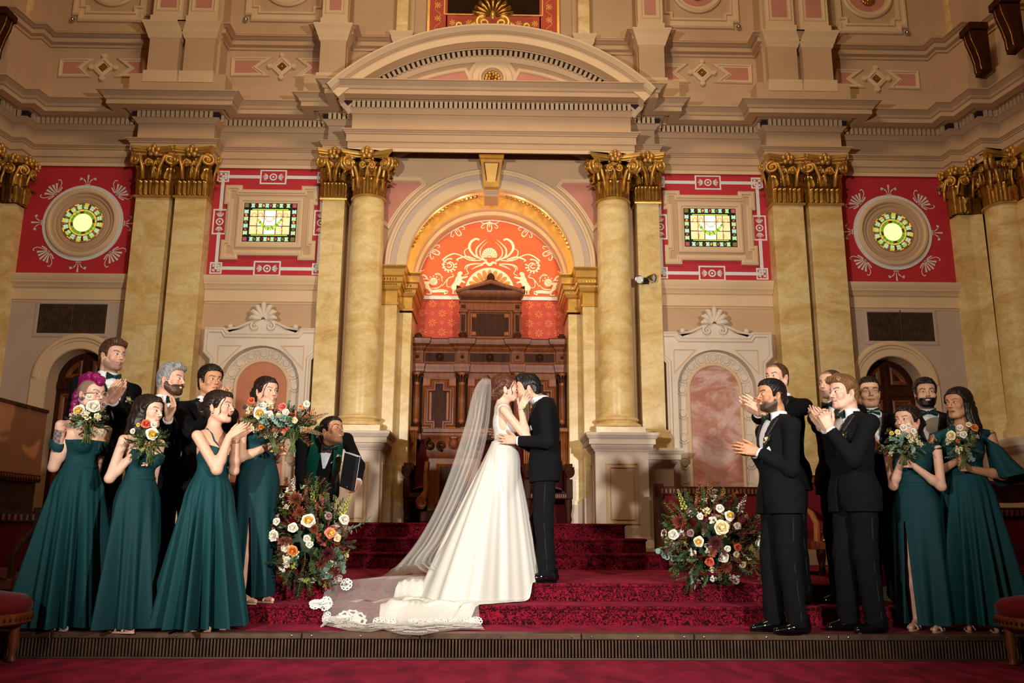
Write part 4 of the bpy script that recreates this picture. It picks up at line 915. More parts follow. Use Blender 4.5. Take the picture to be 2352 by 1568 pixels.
# silver stencil bands on the square red fields
for s, sn in ((-1, 'left'), (1, 'right')):
    o = empty('stencil_border', (0, W0-.008, 0), 0, 'silver stencilled border with rosette cartouches on the %s red field' % sn, 'stencil', None, 'thing')
    X = lambda px, py: -s*float(W(px, py, W0)[0]); Z = lambda py: lz(py, W0)
    zt, zb_ = Z(407), Z(617); xl, xr = X(505, 510), X(737, 510); xm = (xl+xr)/2; zm = (zt+zb_)/2
    def bar(xa, xb, za, zb2): xa, xb = sorted((xa, xb)); MB().sheet([(xa, za), (xb, za), (xb, zb2), (xa, zb2)], 0).build('silver_band', 'silver', o)
    bw = .024
    for z in (zt, zb_): bar(xl, xm-.17*(1 if xl < xm else -1), z-bw, z+bw); bar(xm+.17*(1 if xl < xm else -1), xr, z-bw, z+bw)
    for x in (xl, xr): bar(x-bw, x+bw, zb_, zm-.16); bar(x-bw, x+bw, zm+.16, zt)
    for cx, cz, hx, hz in ((xm, zt, .19, .11), (xm, zb_, .19, .11), (xl, zm, .10, .19), (xr, zm, .10, .19)):
        c = MB().elev([(cx-hx, cz+hz), (cx+hx, cz+hz), (cx+hx, cz-hz), (cx-hx, cz-hz)], [(0, .002), (.022, .002)], 0, True).build('cartouche', 'silver', o)
        m = MB().ribbon(arcpts(cx, cz, .045, 0, 2*PI, 20), .02, -.003); m.sheet(arcpts(cx, cz, .017, 0, 2*PI, 10)[:-1], -.003)
        hor = hx > hz
        for e in (-1, 1):
            for u in (-2, -1, 0, 1, 2):
                p = [(e*.06, 0), (e*.10, u*.018), (e*(.15-.012*abs(u)), u*.024)]
                p = [(cx+a, cz+b) if hor else (cx+b, cz+a) for a, b in p]; m.ribbon(p, [.006, .014, .012], -.003)
        m.build('rosette_sprig', 'silver', c)
    for cx in (xl, xr):
        for cz in (zt, zb_):
            q = .085; c = MB().elev([(cx-q, cz+q), (cx+q, cz+q), (cx+q, cz-q), (cx-q, cz-q)], [(0, .003), (.02, .003)], 0, True)
            for i in (-1, 0, 1):
                for j in (-1, 0, 1):
                    if (i+j) % 2 == 0: c.sheet(arcpts(cx+i*.036, cz+j*.036, .014, 0, 2*PI, 8)[:-1], -.003)
                c.ribbon([(cx+i*.036+.018, cz-.06), (cx+i*.036+.018, cz+.06)], .007, -.003); c.ribbon([(cx-.06, cz+i*.036+.018), (cx+.06, cz+i*.036+.018)], .007, -.003)
            c.build('corner_fret', 'silver', o)
# ---------------------------------------------------------------- arched plaster niches of the inner bays
def bay_niche(s, sn):
    X = lambda px, py: float(W(px, py, W0-.1)[0]); Z = lambda py, Y=W0-.12: lz(py, Y)
    # measured on the right hand niche, mirrored on the left
    cx = (X(1643, 900)-X(602, 890))/2+.01
    hw = (X(1776, 780)-X(1517, 780))/2; zt = lz(765, W0-.14, 1643); sh = .155
    o = empty('arched_niche', (s*cx, W0, ZL), 0, 'pale plaster aedicule with shell finial round an arched %s panel' % ('terracotta' if s < 0 else 'pink marbled'), 'niche', 'arched niches of the inner bays', 'thing')
    zt -= ZL; r = .535; zs_ = lz(905, W0-.1, 1643)-ZL-.015; zs_ = lz(803, W0-.2, 1643)-ZL-r
    b = hw-.10; ze = zt-.34
    cv = lambda x0, z0, x1, z1, k=5: [(x0+(x1-x0)*(1-math.cos(t*PI/2)), z0+(z1-z0)*math.sin(t*PI/2)) for t in np.linspace(0, 1, k)]
    outl = [(-b, 0), (-b, ze-.1)]+[(-hw, ze)]+[(-hw, zt), (-hw+.26, zt), (-hw+.30, zt-.05)]
    top = outl+[(-x, z) for x, z in outl[::-1]]
    poly = [(-b, 0), (-b, ze-.10), (-b-.03, ze-.06), (-hw, ze), (-hw, zt), (-hw+.27, zt), (-hw+.30, zt-.03), (-hw+.36, zt-.07)]
    hump = [(-hw+.36, zt-.07), (-.45, zt-.06), (-.28, zt-.01), (-.15, zt+.08), (0, zt+.12)]
    top_ = poly+hump[1:]
    full = top_+[(-x, z) for x, z in top_[:-1][::-1]]
    inner = [(r, 0)]+[(r, zs_)]+arcpts(0, zs_, r, 0, PI, 28)+[(-r, zs_), (-r, 0)]
    MB().prism(full+inner, -.20, 0).build('surround', 'plaster_pale', o, fix=True)
    edge = poly[:]+[]
    e2 = [(-b, 0), (-b, ze-.10), (-hw, ze), (-hw, zt), (-hw+.26, zt), (-hw+.31, zt-.07), (hw-.31, zt-.07), (hw-.26, zt), (hw, zt), (hw, ze), (b, ze-.10), (b, 0)]
    MB().elev(e2, [(0, 0), (0, .015), (.018, .025), (.035, .012), (.05, .02), (.06, .02), (.075, 0)], -.20).build('edge_moulding', 'plaster_pale', o)
    # recessed ring with discs
    R2 = r-.20
    MB().arc(0, zs_, [(r, -.05), (R2, -.05)], 0, PI, 40).box(-r, -R2, -.05, 0, 0, zs_).box(R2, r, -.05, 0, 0, zs_).build('ring_field', 'plaster_pale', o)
    rim = [(-R2, 0)]+[(-R2, zs_)]+arcpts(0, zs_, R2, PI, 0, 32)[1:-1]+[(R2, zs_), (R2, 0)]
    MB().elev(rim, [(-.055, .0), (-.05, .02), (-.03, .035), (-.01, .03), (0, .02), (0, .0)], -.05).build('rim_moulding', 'plaster_light', o, 25)
    MB().prism([(-R2, 0)]+[(-R2, zs_)]+arcpts(0, zs_, R2, PI, 0, 32)[1:-1]+[(R2, zs_), (R2, 0)], -.06, -.03).build('arched_panel', 'terracotta' if s < 0 else 'marble_pink', o, fix=True)
    rm = (r+R2)/2+.012; disc = MB().lathe([(.0, .035), (.04, .035), (.046, .028), (.05, .01), (.062, .01), (.068, .022), (.074, .022), (.078, 0)], 0, 0, 18).mesh('disc', 'plaster_pale', 30)
    bar_ = MB().bbox(-.011, .011, -.02, 0, -.10, .10, .006).mesh('bar', 'plaster_pale')
    na = 8
    for i in range(na+1):
        a = PI*i/na; inst(disc, 'disc', o, T(rm*math.cos(a), -.05, zs_+rm*math.sin(a)) @ RX(PI/2))
        if i < na:
            a2 = PI*(i+.5)/na
            for dr in (.055,): inst(bar_, 'bar', o, T((rm+dr)*math.cos(a2), -.05, zs_+(rm+dr)*math.sin(a2)) @ RY(PI/2-a2+PI/2) @ SC(.8, 1, .62))
    k = 0
    while zs_-.33*(k+1) > 0:
        for sx in (-1, 1):
            inst(disc, 'disc', o, T(sx*rm, -.05, zs_-.33*(k+1)) @ RX(PI/2)); inst(bar_, 'bar', o, T(sx*(rm-.05), -.05, zs_-.33*(k+.5)) @ SC(.8, 1, .9))
        k += 1
    # spandrel triangles
    for sx in (-1, 1):
        t = [(sx*(b-.10), zt-.24), (sx*(b-.10), zt-.58), (sx*(b-.42), zt-.24)]
        if (t[1][0]-t[0][0])*(t[2][1]-t[0][1])-(t[2][0]-t[0][0])*(t[1][1]-t[0][1]) > 0: t = t[::-1]
        MB().elev(t, [(0, 0), (0, .012), (.012, .012), (.02, -.012), (.05, -.012)], -.20, True).build('sunk_triangle', 'plaster_light', o)
    # crest: scrolls and shell
    zc_ = zt-.0
    for sx in (-1, 1):
        sp = spiral(sx*.105, zc_+.02, .062, 1.3, PI/2-sx*.2, -sx, 18, .2); MB().tube([(x, -.215, z) for x, z in sp], np.linspace(.022, .014, 18), 6).build('scroll', 'plaster_pale', o, 'all')
        MB().tube([(sx*.04, -.21, zc_+.13), (sx*.2, -.215, zc_+.06), (sx*.33, -.215, zc_-.0), (sx*.50, -.212, zc_-.03)], [.02, .022, .02, .012], 6).build('crest_moulding', 'plaster_pale', o, 'all')
        MB().ball((sx*(hw-.34), -.20, zt+.015), (.042, .04, .042), 10, 7).build('knob', 'plaster_pale', o, True)
    for k in range(-3, 4):
        a = PI/2-k*.48; L_ = .25-.022*abs(k)
        MB().tube([(.03*math.cos(a), -.205, zc_+.12+.03*math.sin(a)), (L_*.55*math.cos(a)*.9, -.225, zc_+.12+L_*.55*math.sin(a)), (L_*.85*math.cos(a)*.95, -.235, zc_+.12+L_*.85*math.sin(a)), (L_*1.0*math.cos(a), -.21, zc_+.11+L_*.98*math.sin(a))], [.015, .036, .04, .012], 7).build('shell_lobe', 'plaster_pale', o, 'all')
for s, sn in ((-1, 'left'), (1, 'right')): bay_niche(s, sn)
# moulded string on the wall above the niches
for s in (-1, 1):
    for xa, xb in ((2.36, 3.95), (5.0, 6.6)):
        z = lz(690, W0); a, b = sorted((s*xa, s*xb))
        struct(MB().plan([(a, W0), (b, W0)], [(0, z-.055), (.01, z-.05), (.016, z-.04), (.01, z-.03), (0, z-.028)]).build('trim_string', 'plaster_light'), 'thin plaster string course below the ledge')
# lower part of the outer bays: mauve field, grille, arched door
for s, sn in ((-1, 'left'), (1, 'right')):
    zq_ = lz(692, W0)
    pm = [(s*5.0, .3), (s*(dc[0]-DRI), .3)]+[(s*x, z) for x, z in arcpts(dc[0], dc[1], DRI, PI, 0, 18)]+[(s*(dc[0]+DRI), .3), (s*6.75, .3), (s*6.75, zq_-.03), (s*5.0, zq_-.03)]
    struct(MB().sheet(pm, W0-.004).build('wall_field', 'plaster_mauve'), 'mauve grey plaster field around the %s door' % sn)
    o = empty('door_%d' % (1 if s < 0 else 2), (s*dc[0], W0, ZL), 0, 'dark panelled wooden door under a plaster arch at the %s end' % sn, 'door', None, 'structure')
    zs_ = dc[1]-ZL
    MB().arc(0, zs_, [(DR, 0), (DR, -.03), (DR-.03, -.05), (DR-.06, -.05), (DR-.07, -.03), (DR-.10, -.03), (DR-.11, -.015), (DRI+.01, -.015), (DRI, 0), (DRI, .26)], 0, PI, 40).build('arch_moulding', 'plaster_light', o, 25)
    for sx in (-1, 1):
        a, b = sorted((sx*DRI, sx*DR)); MB().plan([(a, 0), (b, 0)], [(0, 0), (.015, 0), (.03, .3), (.03, zs_), (0, zs_)]).build('jamb', 'plaster_light', o)
    MB().prism([(-DRI, 0), (-DRI, zs_)]+arcpts(0, zs_, DRI, PI, 0, 24)[1:-1]+[(DRI, zs_), (DRI, 0)], .26, .30).build('door_leaf', 'wood_dark', o, fix=True)
    MB().box(-.035, .035, .235, .26, 0, zs_+DRI-.04).build('centre_stile', 'wood_dark', o)
    MB().box(-DRI, DRI, .24, .26, zs_-.12, zs_-.02).build('rail', 'wood_dark', o)
    for sx in (-1, 1):
        t = [(sx*.07, zs_+.04)]+[(sx*.07, zs_+.28)]+[(sx*x, z) for x, z in arcpts(0, zs_, .30, 1.34, .2, 8)]+[(sx*.29, zs_+.04)]
        if sum(t[i][0]*t[(i+1) % len(t)][1]-t[(i+1) % len(t)][0]*t[i][1] for i in range(len(t))) > 0: t = t[::-1]
        MB().elev(t, [(0, 0), (0, .02), (.02, .03), (.04, .01), (.06, .0)], .26, True).build('door_panel_moulding', 'wood', o)
        for za, zb2 in ((zs_-.75, zs_-.18), (zs_-1.5, zs_-.85), (.15, zs_-1.6)):
            if zb2-za < .1: continue
            t = [(sx*.07, za), (sx*.07, zb2), (sx*.33, zb2), (sx*.33, za)]
            if sx < 0: t = t[::-1]
            MB().elev(t, [(0, 0), (0, .02), (.02, .03), (.04, .01), (.06, .0)], .26, True).build('door_panel_moulding', 'wood', o)
    # ventilation grille above the door
    p0 = W(1997, 716, W0); p1 = W(2147, 782, W0); q0 = W(93, 700, W0); q1 = W(247, 768, W0)
    gx = (p0[0]+p1[0]-q0[0]-q1[0])/4; gw = (p1[0]-p0[0]+q1[0]-q0[0])/4; gz0 = (p1[2]+q1[2])/2; gz1 = (p0[2]+q0[2])/2; gh = gz1-gz0
    v = empty('wall_grille', (s*gx, W0, gz0), 0, 'dark slatted ventilation grille above the %s arched door' % sn, 'grille', 'wall ventilation grilles', 'thing')
    MB().elev([(-gw, gh), (gw, gh), (gw, 0), (-gw, 0)], [(-.05, 0), (-.05, .012), (-.01, .018), (0, .008), (0, -.02)], -.004, True).build('grille_frame', 'plaster_mauve', v)
    MB().sheet([(-gw, 0), (gw, 0), (gw, gh), (-gw, gh)], -.006).build('dark_back', 'dark_void', v)
    slat = MB().bbox(-.0045, .0045, -.018, 0, 0, gh, .002).mesh('slat', 'bronze')
    n = 48
    for i in range(n): inst(slat, 'slat', v, T(-gw+2*gw*(i+.5)/n, -.006, 0))
    MB().box(-.008, .008, -.026, -.006, 0, gh+(.03 if s > 0 else 0)).build('centre_bar', 'bronze', v)
# ---------------------------------------------------------------- side walls: stepped corner piers
for s, sn in ((-1, 'left'), (1, 'right')):
    pth = [(s*x, y) for x, y in [(6.60, W0+.02), (6.62, 11.32), (6.79, 11.32), (6.80, 11.2)]]
    if s < 0: pth = [(s*7.6, 7.2), (s*7.42, 10.2), (s*7.05, 10.38), (s*7.05, 10.62)]
    pier = [(6.60, W0+.1), (6.62, 11.30), (6.79, 11.30), (6.95, 11.25), (6.95, W0+.1)]
    zt = lz(496, 11.4, 2167)-ZL-.02
    o = empty('corner_pier', (s*6.72, 11.4, ZL), 0, 'narrow yellow marble pier with gilt capital in the %s corner' % sn, 'pilaster', 'corner piers', 'thing')
    def shp(pl, z0, z1):
        m = MB(); n = len(pl); m.add([(s*x-s*6.72, y-11.4, z0) for x, y in pl]+[(s*x-s*6.72, y-11.4, z1) for x, y in pl], [(i, (i+1) % n, (i+1) % n+n, i+n) for i in range(n)]+[tuple(range(n))[::-1], tuple(range(n, 2*n))]); return m
    shp(pier, .0, zt).build('shaft', 'marble', o, fix=True)
    shp([(6.56, W0+.1), (6.57, 11.24), (6.83, 11.24), (6.97, 11.2), (6.97, W0+.1)], 0, 1.62).build('pedestal', 'plaster_pale', o, fix=True)
    shp([(6.53, W0+.1), (6.53, 11.2), (6.86, 11.2), (6.97, 11.16), (6.97, W0+.1)], 1.5, 1.62).build('pedestal_cap', 'plaster_pale', o, fix=True)
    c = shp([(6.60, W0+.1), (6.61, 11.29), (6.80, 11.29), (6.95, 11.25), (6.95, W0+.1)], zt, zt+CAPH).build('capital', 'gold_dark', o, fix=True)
    for (x, y, a) in ((6.70, 11.28, 0), (6.60, 11.42, -s*PI/2), (6.60, 11.30, -s*PI/4), (6.80, 11.28, s*PI/4)):
        b_ = T(s*(x-6.72), y-11.4, zt+.01) @ RZ(a)
        inst(LEAF_B, 'acanthus_leaf', c, b_ @ T(0, -.02, 0)); inst(VOL, 'volute', c, b_ @ T(0, -.10, CAPH-.12)); inst(ROS, 'rosette', c, b_ @ T(.05, -.1, CAPH+.03))
        inst(LEAF_A, 'acanthus_leaf', c, b_ @ T(.07, -.03, 0))
    shp([(6.52, W0), (6.53, 11.22), (6.72, 11.20), (6.88, 11.20), (6.95, W0)], zt+CAPH, zt+CAPH+.11).build('abacus', 'gold_light', c, fix=True)
    # column standing in front of the corner
    cx_, cy_ = 7.10, 11.02
    o = empty('corner_column', (s*cx_, cy_, ZL), 0, 'large yellow marble column with gilt capital beside the %s corner pier' % sn, 'column', 'corner columns', 'thing')
    MB().lathe([(.30, 1.62), (.32, 1.66), (.32, 1.72), (.27, 1.76), (.28, 1.82), (.25, 1.86), (.245, 1.9), (.24, 3), (.225, zt)], 0, 0, 36).build('shaft', 'marble', o, 40)
    MB().box(-.35, .35, -.35, .35, 0, 1.5).build('pedestal', 'plaster_pale', o)
    MB().plan([(-.35, .35), (-.35, -.35), (.35, -.35), (.35, .35)], [(0, 1.4), (.05, 1.45), (.08, 1.5), (.08, 1.6), (-.1, 1.625)]).build('pedestal_cap', 'plaster_pale', o)
    cap_round(.225, o, zt+.03, CAPH+.08)
    o = empty('corner_pier', (s*7.45, 10.5, ZL), 0, 'broad yellow marble pier nearest the frame edge on the %s side wall' % sn, 'pilaster', 'corner piers', 'thing')
    MB().box(-.28, .4, -.35, .5, 0, zt).build('shaft', 'marble', o)
    MB().box(-.33, .45, -.40, .5, 0, 1.6).build('pedestal', 'plaster_pale', o)
    cap_ = MB().box(-.28, .4, -.35, .5, zt, zt+CAPH).build('capital', 'gold_dark', o)
    for y in (-.34, -.1, .15, .4):
        b_ = T(-s*.0-.29 if s > 0 else .41, y, zt+.01) @ RZ(-s*PI/2)
        inst(LEAF_B, 'acanthus_leaf', cap_, b_); inst(VOL, 'volute', cap_, b_ @ T(0.06, -.1, CAPH-.12)); inst(LEAF_A, 'acanthus_leaf', cap_, b_ @ T(.1, -.02, 0))
    MB().box(-.36, .46, -.42, .5, zt+CAPH, zt+CAPH+.11).build('abacus', 'gold_light', cap_)
    struct(MB().box(min(s*7.88, s*8.4), max(s*7.88, s*8.4), 2, 12, -.1, 12).build('wall_%s' % sn, 'plaster'), '%s side wall of the hall in shadow' % sn)
    # brown gilt edged consoles under the side gallery
    for k, (y, q) in enumerate(((10.6, (2252, 170)), (9.7, (2325, 116)))):
        p = W(*q, y); x, z = float(p[0]), float(p[2])
        o = empty('gallery_console', (s*x, y, z), 0, 'dark brown scrolled console with gilt edges under the %s gallery, %s' % (sn, 'deeper in the corner' if k == 0 else 'nearest the camera'), 'console', 'gallery consoles'); o.scale = (.36, .62, .62)
        P = [(0, .0), (-.05, .12), (-.06, .3), (-.16, .55), (-.30, .8), (-.34, 1.0), (.3, 1.0), (.3, 0)]
        mm = MB(); n = len(P); mm.add([(s*a, d, b) for d in (-.17, .17) for a, b in P], [tuple(range(n)), tuple(range(2*n-1, n-1, -1))]+[(i, (i+1) % n, (i+1) % n+n, i+n) for i in range(n)])
        mm.build('body', 'wood_dark', o, fix=True)
        for d in (-.1, .1): MB().tube([(s*(a-.01), d, b) for a, b in P[:6]], .016, 6).build('gilt_edge', 'gold', o, 'all')
        MB().ball((s*-.02, 0, .02), (.07, .17, .07), 10, 7).build('foot_scroll', 'wood_dark', o, True)
        MB().box(min(-s*.42, s*.3), max(-s*.42, s*.3), -.22, .22, 1.0, 1.16).build('top_block', 'wood_dark', o)
# gallery attic pilaster stones at the corners (upper marble columns)
for s, sn in ((-1, 'left'), (1, 'right')):
    tag(MB().lathe([(.30, 8.0), (.30, 8.1), (.25, 8.2), (.24, 12)], s*7.05, 11.35, 28).build('upper_column', 'marble', None, 40), 'yellow marble column base high in the %s upper corner' % sn, 'column', None, 'thing')
# ceiling, far out of the frame, closes the hall
struct(MB().box(-9, 9, -8, 12.5, 13, 13.2).build('ceiling', 'plaster'), 'plain ceiling of the hall')
struct(MB().box(-9, 9, -8.2, -8, 0, 13).build('wall_front', 'plaster_mauve'), 'wall behind the photographer')
# emergency spotlights on the right hand inner pilaster
p = W(1484, 642, 11.15)
o = empty('emergency_light', (p[0], 11.21, p[2]), 0, 'pair of chrome emergency spotlights on the pilaster right of the arch', 'light')
MB().bbox(-.05, .05, 0, .03, -.04, .05, .01).build('bracket', 'black_metal', o)
for sx, a in ((-1, -.5), (1, .9)):
    h = MB().lathe([(.0, -.07), (.03, -.07), (.05, -.03), (.062, .02), (.062, .03), (.05, .028)], 0, 0, 18).xf(T(sx*.085, -.08, .02 if sx > 0 else -.01) @ RZ(a) @ RX(PI/2+.15)).build('lamp_head', 'chrome', o, True)
    MB().lathe([(.0, .022), (.03, .024), (.05, .018)], 0, 0, 16).xf(T(sx*.085, -.08, .02 if sx > 0 else -.01) @ RZ(a) @ RX(PI/2+.15)).build('lens', simple('clear_lens', 'd8d8cc', .1, var=0), h, True)
    MB().tube([(0, .0, 0), (sx*.05, -.05, .0)], .012, 6).build('arm', 'black_metal', o)
# ---------------------------------------------------------------- carved throne screen in the niche
YT = 12.02
def tx(px, py=800): return float(W(px, py, YT)[0])
def tz(py, Y=YT): return lz(py, Y, 1130)
scr = empty('throne_screen', (0, YT, ZP), 0, 'tall carved oak screen with gabled centre panel behind the throne', 'screen')
S0 = lambda z: z-ZP
def bx(nm, mat, x0, x1, y0, y1, z0, z1, par=scr, b=.008): return MB().bbox(x0, x1, y0, y1, S0(z0), S0(z1), b).build(nm, mat, par)
HW = 1.12
bx('back_board', 'wood_dark', -HW, HW, .06, .14, ZP, tz(790))
xs4 = [-(tx(1302)-tx(1284))/2-1.04, -.40, .36, 1.04]; xs4 = [-1.035, -.395, .395, 1.035]
# entablature with breaks over the columns
pth = [(-HW-.02, .1)]+[q for x in xs4 for q in ((x-.085, -.02), (x-.085, -.08), (x+.085, -.08), (x+.085, -.02))]+[(HW+.02, .1)]
pth[0] = (-HW-.02, .06); pth[-1] = (HW+.02, .06)
z = lambda y: S0(tz(y, YT-.08))
MB().plan(pth, [(0, z(866)), (0, z(856)), (.015, z(853)), (.02, z(845)), (.03, z(840)), (.03, z(836)), (.005, z(833)), (.0, z(830)), (0, z(806)), (.01, z(804)), (.03, z(800)), (.035, z(797)), (.05, z(795)), (.09, z(792)), (.10, z(786)), (.105, z(781)), (.115, z(779)), (-.2, z(778))]).build('cornice', 'wood', scr, 25)
for a, b in zip(xs4, xs4[1:]):
    MB().box(a+.11, b-.11, -.035, -.015, z(829), z(810)).build('dark_frieze', 'wood_dark', scr)
    MB().lathe([(0, .03), (.02, .035), (.035, .02), (.045, .03), (.058, .02), (.06, 0)], 0, 0, 18).xf(T((a+b)/2, -.03, z(819)) @ RX(PI/2)).build('frieze_rosette', 'wood_dark', scr, True)
for x in xs4:
    f = MB().elev([(x-.055, z(810)), (x+.055, z(810)), (x+.055, z(829)), (x-.055, z(829))], [(0, 0), (.0, .015), (.015, .015), (.02, 0)], -.08, True).build('square_boss', 'wood', scr)
    MB().ball((x, -.085, z(819.5)), (.025, .02, .025), 8, 6).build('boss_knob', 'wood_dark', f, True)
    c = MB().lathe([(.045, z(1000)), (.052, z(990)), (.048, z(975)), (.048, z(968)), (.042, z(962)), (.042, z(882)), (.05, z(879)), (.045, z(876)), (.05, z(872)), (.075, z(856))], x, -.035, 16).build('column', 'wood_orange', scr, 40)
    m = MB()
    for k in range(9):
        a = PI+PI*k/8; m.tube([(x+.043*math.cos(a), -.035+.043*math.sin(a), z(962)), (x+.043*math.cos(a), -.035+.043*math.sin(a), z(884))], .006, 5)
    tag(m.build('reeding', 'wood', c, 'all'), kind='stuff')
    m = MB()
    for k in range(7):
        a = PI+PI*k/6; m.tube([(x+.05*math.cos(a), -.035+.05*math.sin(a), z(878)), (x+.06*math.cos(a), -.035+.06*math.sin(a), z(868)), (x+.09*math.cos(a), -.035+.09*math.sin(a), z(862))], [.01, .016, .012], 5)
    for sx in (-1, 1): m.ball((x+sx*.07, -.09, z(860)), (.024, .03, .024), 7, 5)
    m.build('leaf_capital', 'wood_dark', c, 'all')
    m = MB().ball((x, -.06, z(985)), (.05, .045, .085), 9, 7)
    for k in range(5): a = -.8+.4*k; m.tube([(x, -.08, z(1000)), (x+.05*math.sin(a), -.11, z(985)), (x+.07*math.sin(a), -.09, z(970))], [.012, .014, .006], 5)
    m.build('carved_base', 'wood_dark', c, 'all')
    MB().bbox(x-.085, x+.085, -.10, .06, z(1012), z(997), .01).build('ledge_block', 'wood_orange', scr)
# three cross shaped raised panels
for i, (a, b) in enumerate(zip(xs4, xs4[1:])):
    c = (a+b)/2; h = (b-a)/2-.085
    MB().box(c-h-.0, c+h+.0, .0, .06, z(1000), z(860)).build('panel_ground', 'wood_orange', scr)
    def cross(k): 
        hx, nx, zt, zb, nz = h-k, .10, z(868)-k, z(996)+k, .10
        return [(c-hx, zb+nz), (c-hx, zt-nz), (c-hx+nx, zt-nz), (c-hx+nx, zt), (c+hx-nx, zt), (c+hx-nx, zt-nz), (c+hx, zt-nz), (c+hx, zb+nz), (c+hx-nx, zb+nz), (c+hx-nx, zb), (c-hx+nx, zb), (c-hx+nx, zb+nz)]
    pm = MB().elev(cross(.0), [(0, 0), (0, .02), (.015, .03), (.03, .015), (.05, .02), (.06, .04), (.08, .04), (.09, .01), (.10, 0)], 0, True).build('cross_panel_moulding', 'wood', scr, 25)
    MB().box(c-h+.13, c+h-.13, -.012, 0, z(992)+.02, z(876)).build('dark_panel', 'wood_dark', pm)
MB().plan([(-HW, .06), (-HW, -.03), (HW, -.03), (HW, .06)], [(0, z(1018)), (.02, z(1014)), (.04, z(1010)), (.04, z(1000)), (0, z(997))]).build('ledge_moulding', 'wood_dark', scr, 25)
MB().box(-HW, HW, -.01, .06, 0, z(1012)).build('lower_board', 'velvet_dark', scr)
# upper gabled centre
zu = lambda y: S0(tz(y, YT-.05))
ux0, ux1 = tx(1056, 730), tx(1197, 735); hw = (ux1-ux0)/2
MB().box(-hw+.02, hw-.02, -.02, .10, zu(780), zu(668)).build('upper_board', 'wood_orange', scr)
MB().plan([(-hw, .1), (-hw, -.06), (hw, -.06), (hw, .1)], [(0, zu(712)), (0, zu(697)), (.015, zu(694)), (.015, zu(691)), (.0, zu(689)), (0, zu(683)), (.02, zu(680)), (.035, zu(676)), (.045, zu(672)), (.05, zu(669)), (.06, zu(668)), (-.1, zu(667))]).build('upper_cornice', 'wood', scr, 25)
MB().box(-hw+.01, hw-.01, -.066, -.05, zu(690), zu(682)).build('carved_frieze', 'wood_dark', scr)
pr = [(-hw-.05, zu(668)), (0, zu(646)), (hw+.05, zu(668))]
MB().prism([(-hw-.06, zu(669)), (0, zu(646)), (hw+.06, zu(669))], -.07, .08).build('gable', 'wood_dark', scr, fix=True)
MB().elev(pr, [(-.01, .0), (-.01, .045), (.02, .06), (.045, .05), (.055, .02), (.055, 0)], -.07).build('gable_moulding', 'wood', scr)
for sx in (-1, 1):
    MB().bbox(sx*(hw-.055)-.05, sx*(hw-.055)+.05, -.08, 0, zu(780), zu(712), .006).build('upper_pilaster', 'wood', scr)
    MB().box(sx*(hw-.055)-.028, sx*(hw-.055)+.028, -.085, -.07, zu(762), zu(724)).build('dark_inset', 'wood_dark', scr)
    MB().bbox(sx*(hw-.055)-.03, sx*(hw-.055)+.03, -.09, -.07, zu(708), zu(701), .004).build('dark_square', 'wood_dark', scr)
    MB().bbox(sx*(hw-.055)-.065, sx*(hw-.055)+.065, -.10, 0, zu(719), zu(713), .008).build('pilaster_cap', 'wood', scr)
    m = MB()
    for k in range(5): a = PI/2+(k-2)*.42; m.tube([(sx*(hw-.055), -.10, zu(780)), (sx*(hw-.055)+.06*math.cos(a), -.115, zu(780)+.07*math.sin(a)), (sx*(hw-.055)+.085*math.cos(a), -.10, zu(780)+.11*math.sin(a))], [.012, .02, .006], 5)
    m.build('carved_leaf', 'wood_dark', scr, 'all')
    m = MB().tube([(sx*(hw-.0), -.03, zu(668)), (sx*(hw+.02), -.03, zu(662)), (sx*(hw+.05), -.03, zu(655))], [.04, .045, .004], 6); m.build('corner_horn', 'wood_dark', scr, 'all')
    m = MB()
    for k in range(5): a = PI/2+(k-2)*.42; m.tube([(sx*1.03, -.06, z(779)), (sx*1.03+.05*math.cos(a), -.075, z(779)+.06*math.sin(a)), (sx*1.03+.07*math.cos(a), -.06, z(779)+.10*math.sin(a))], [.012, .02, .005], 5)
    m.build('end_finial', 'wood_dark', scr, 'all')
qh = tx(1160, 745); ql = tx(1090, 745); ph = (qh-ql)/2+.075
zb_, zt_ = zu(768)-.045, zu(722)+.045
MB().elev([(-ph-.05, zt_+.04), (ph+.05, zt_+.04), (ph+.05, zb_-.03), (-ph-.05, zb_-.03)], [(0, 0), (0, .02), (.015, .03), (.03, .02), (.05, .02), (.06, 0)], -.02, True).build('upper_frame', 'wood', scr)
MB().box(-ph+.03, ph-.03, -.035, -.02, zb_+.03, zt_-.03).build('upper_dark_panel', 'wood_dark', scr)
for sx in (-1, 1):
    for sz in (-1, 1): MB().bbox(sx*(ph-.06)-.035, sx*(ph-.06)+.035, -.045, -.02, (zt_-.06 if sz > 0 else zb_+.06)-.03, (zt_-.06 if sz > 0 else zb_+.06)+.03, .01).build('corner_block', 'wood_orange', scr)
m = MB().ball((0, -.06, zu(640)), (.06, .05, .085), 10, 8)
for sx in (-1, 1): m.tube([(sx*.05, -.05, zu(646)), (sx*.10, -.05, zu(649)), (sx*.16, -.05, zu(651))], [.03, .025, .006], 6)
m.tube([(0, -.05, zu(636)), (0, -.05, zu(626))], [.05, .004], 8).build('crest_finial', 'wood_dark', scr, 'all')
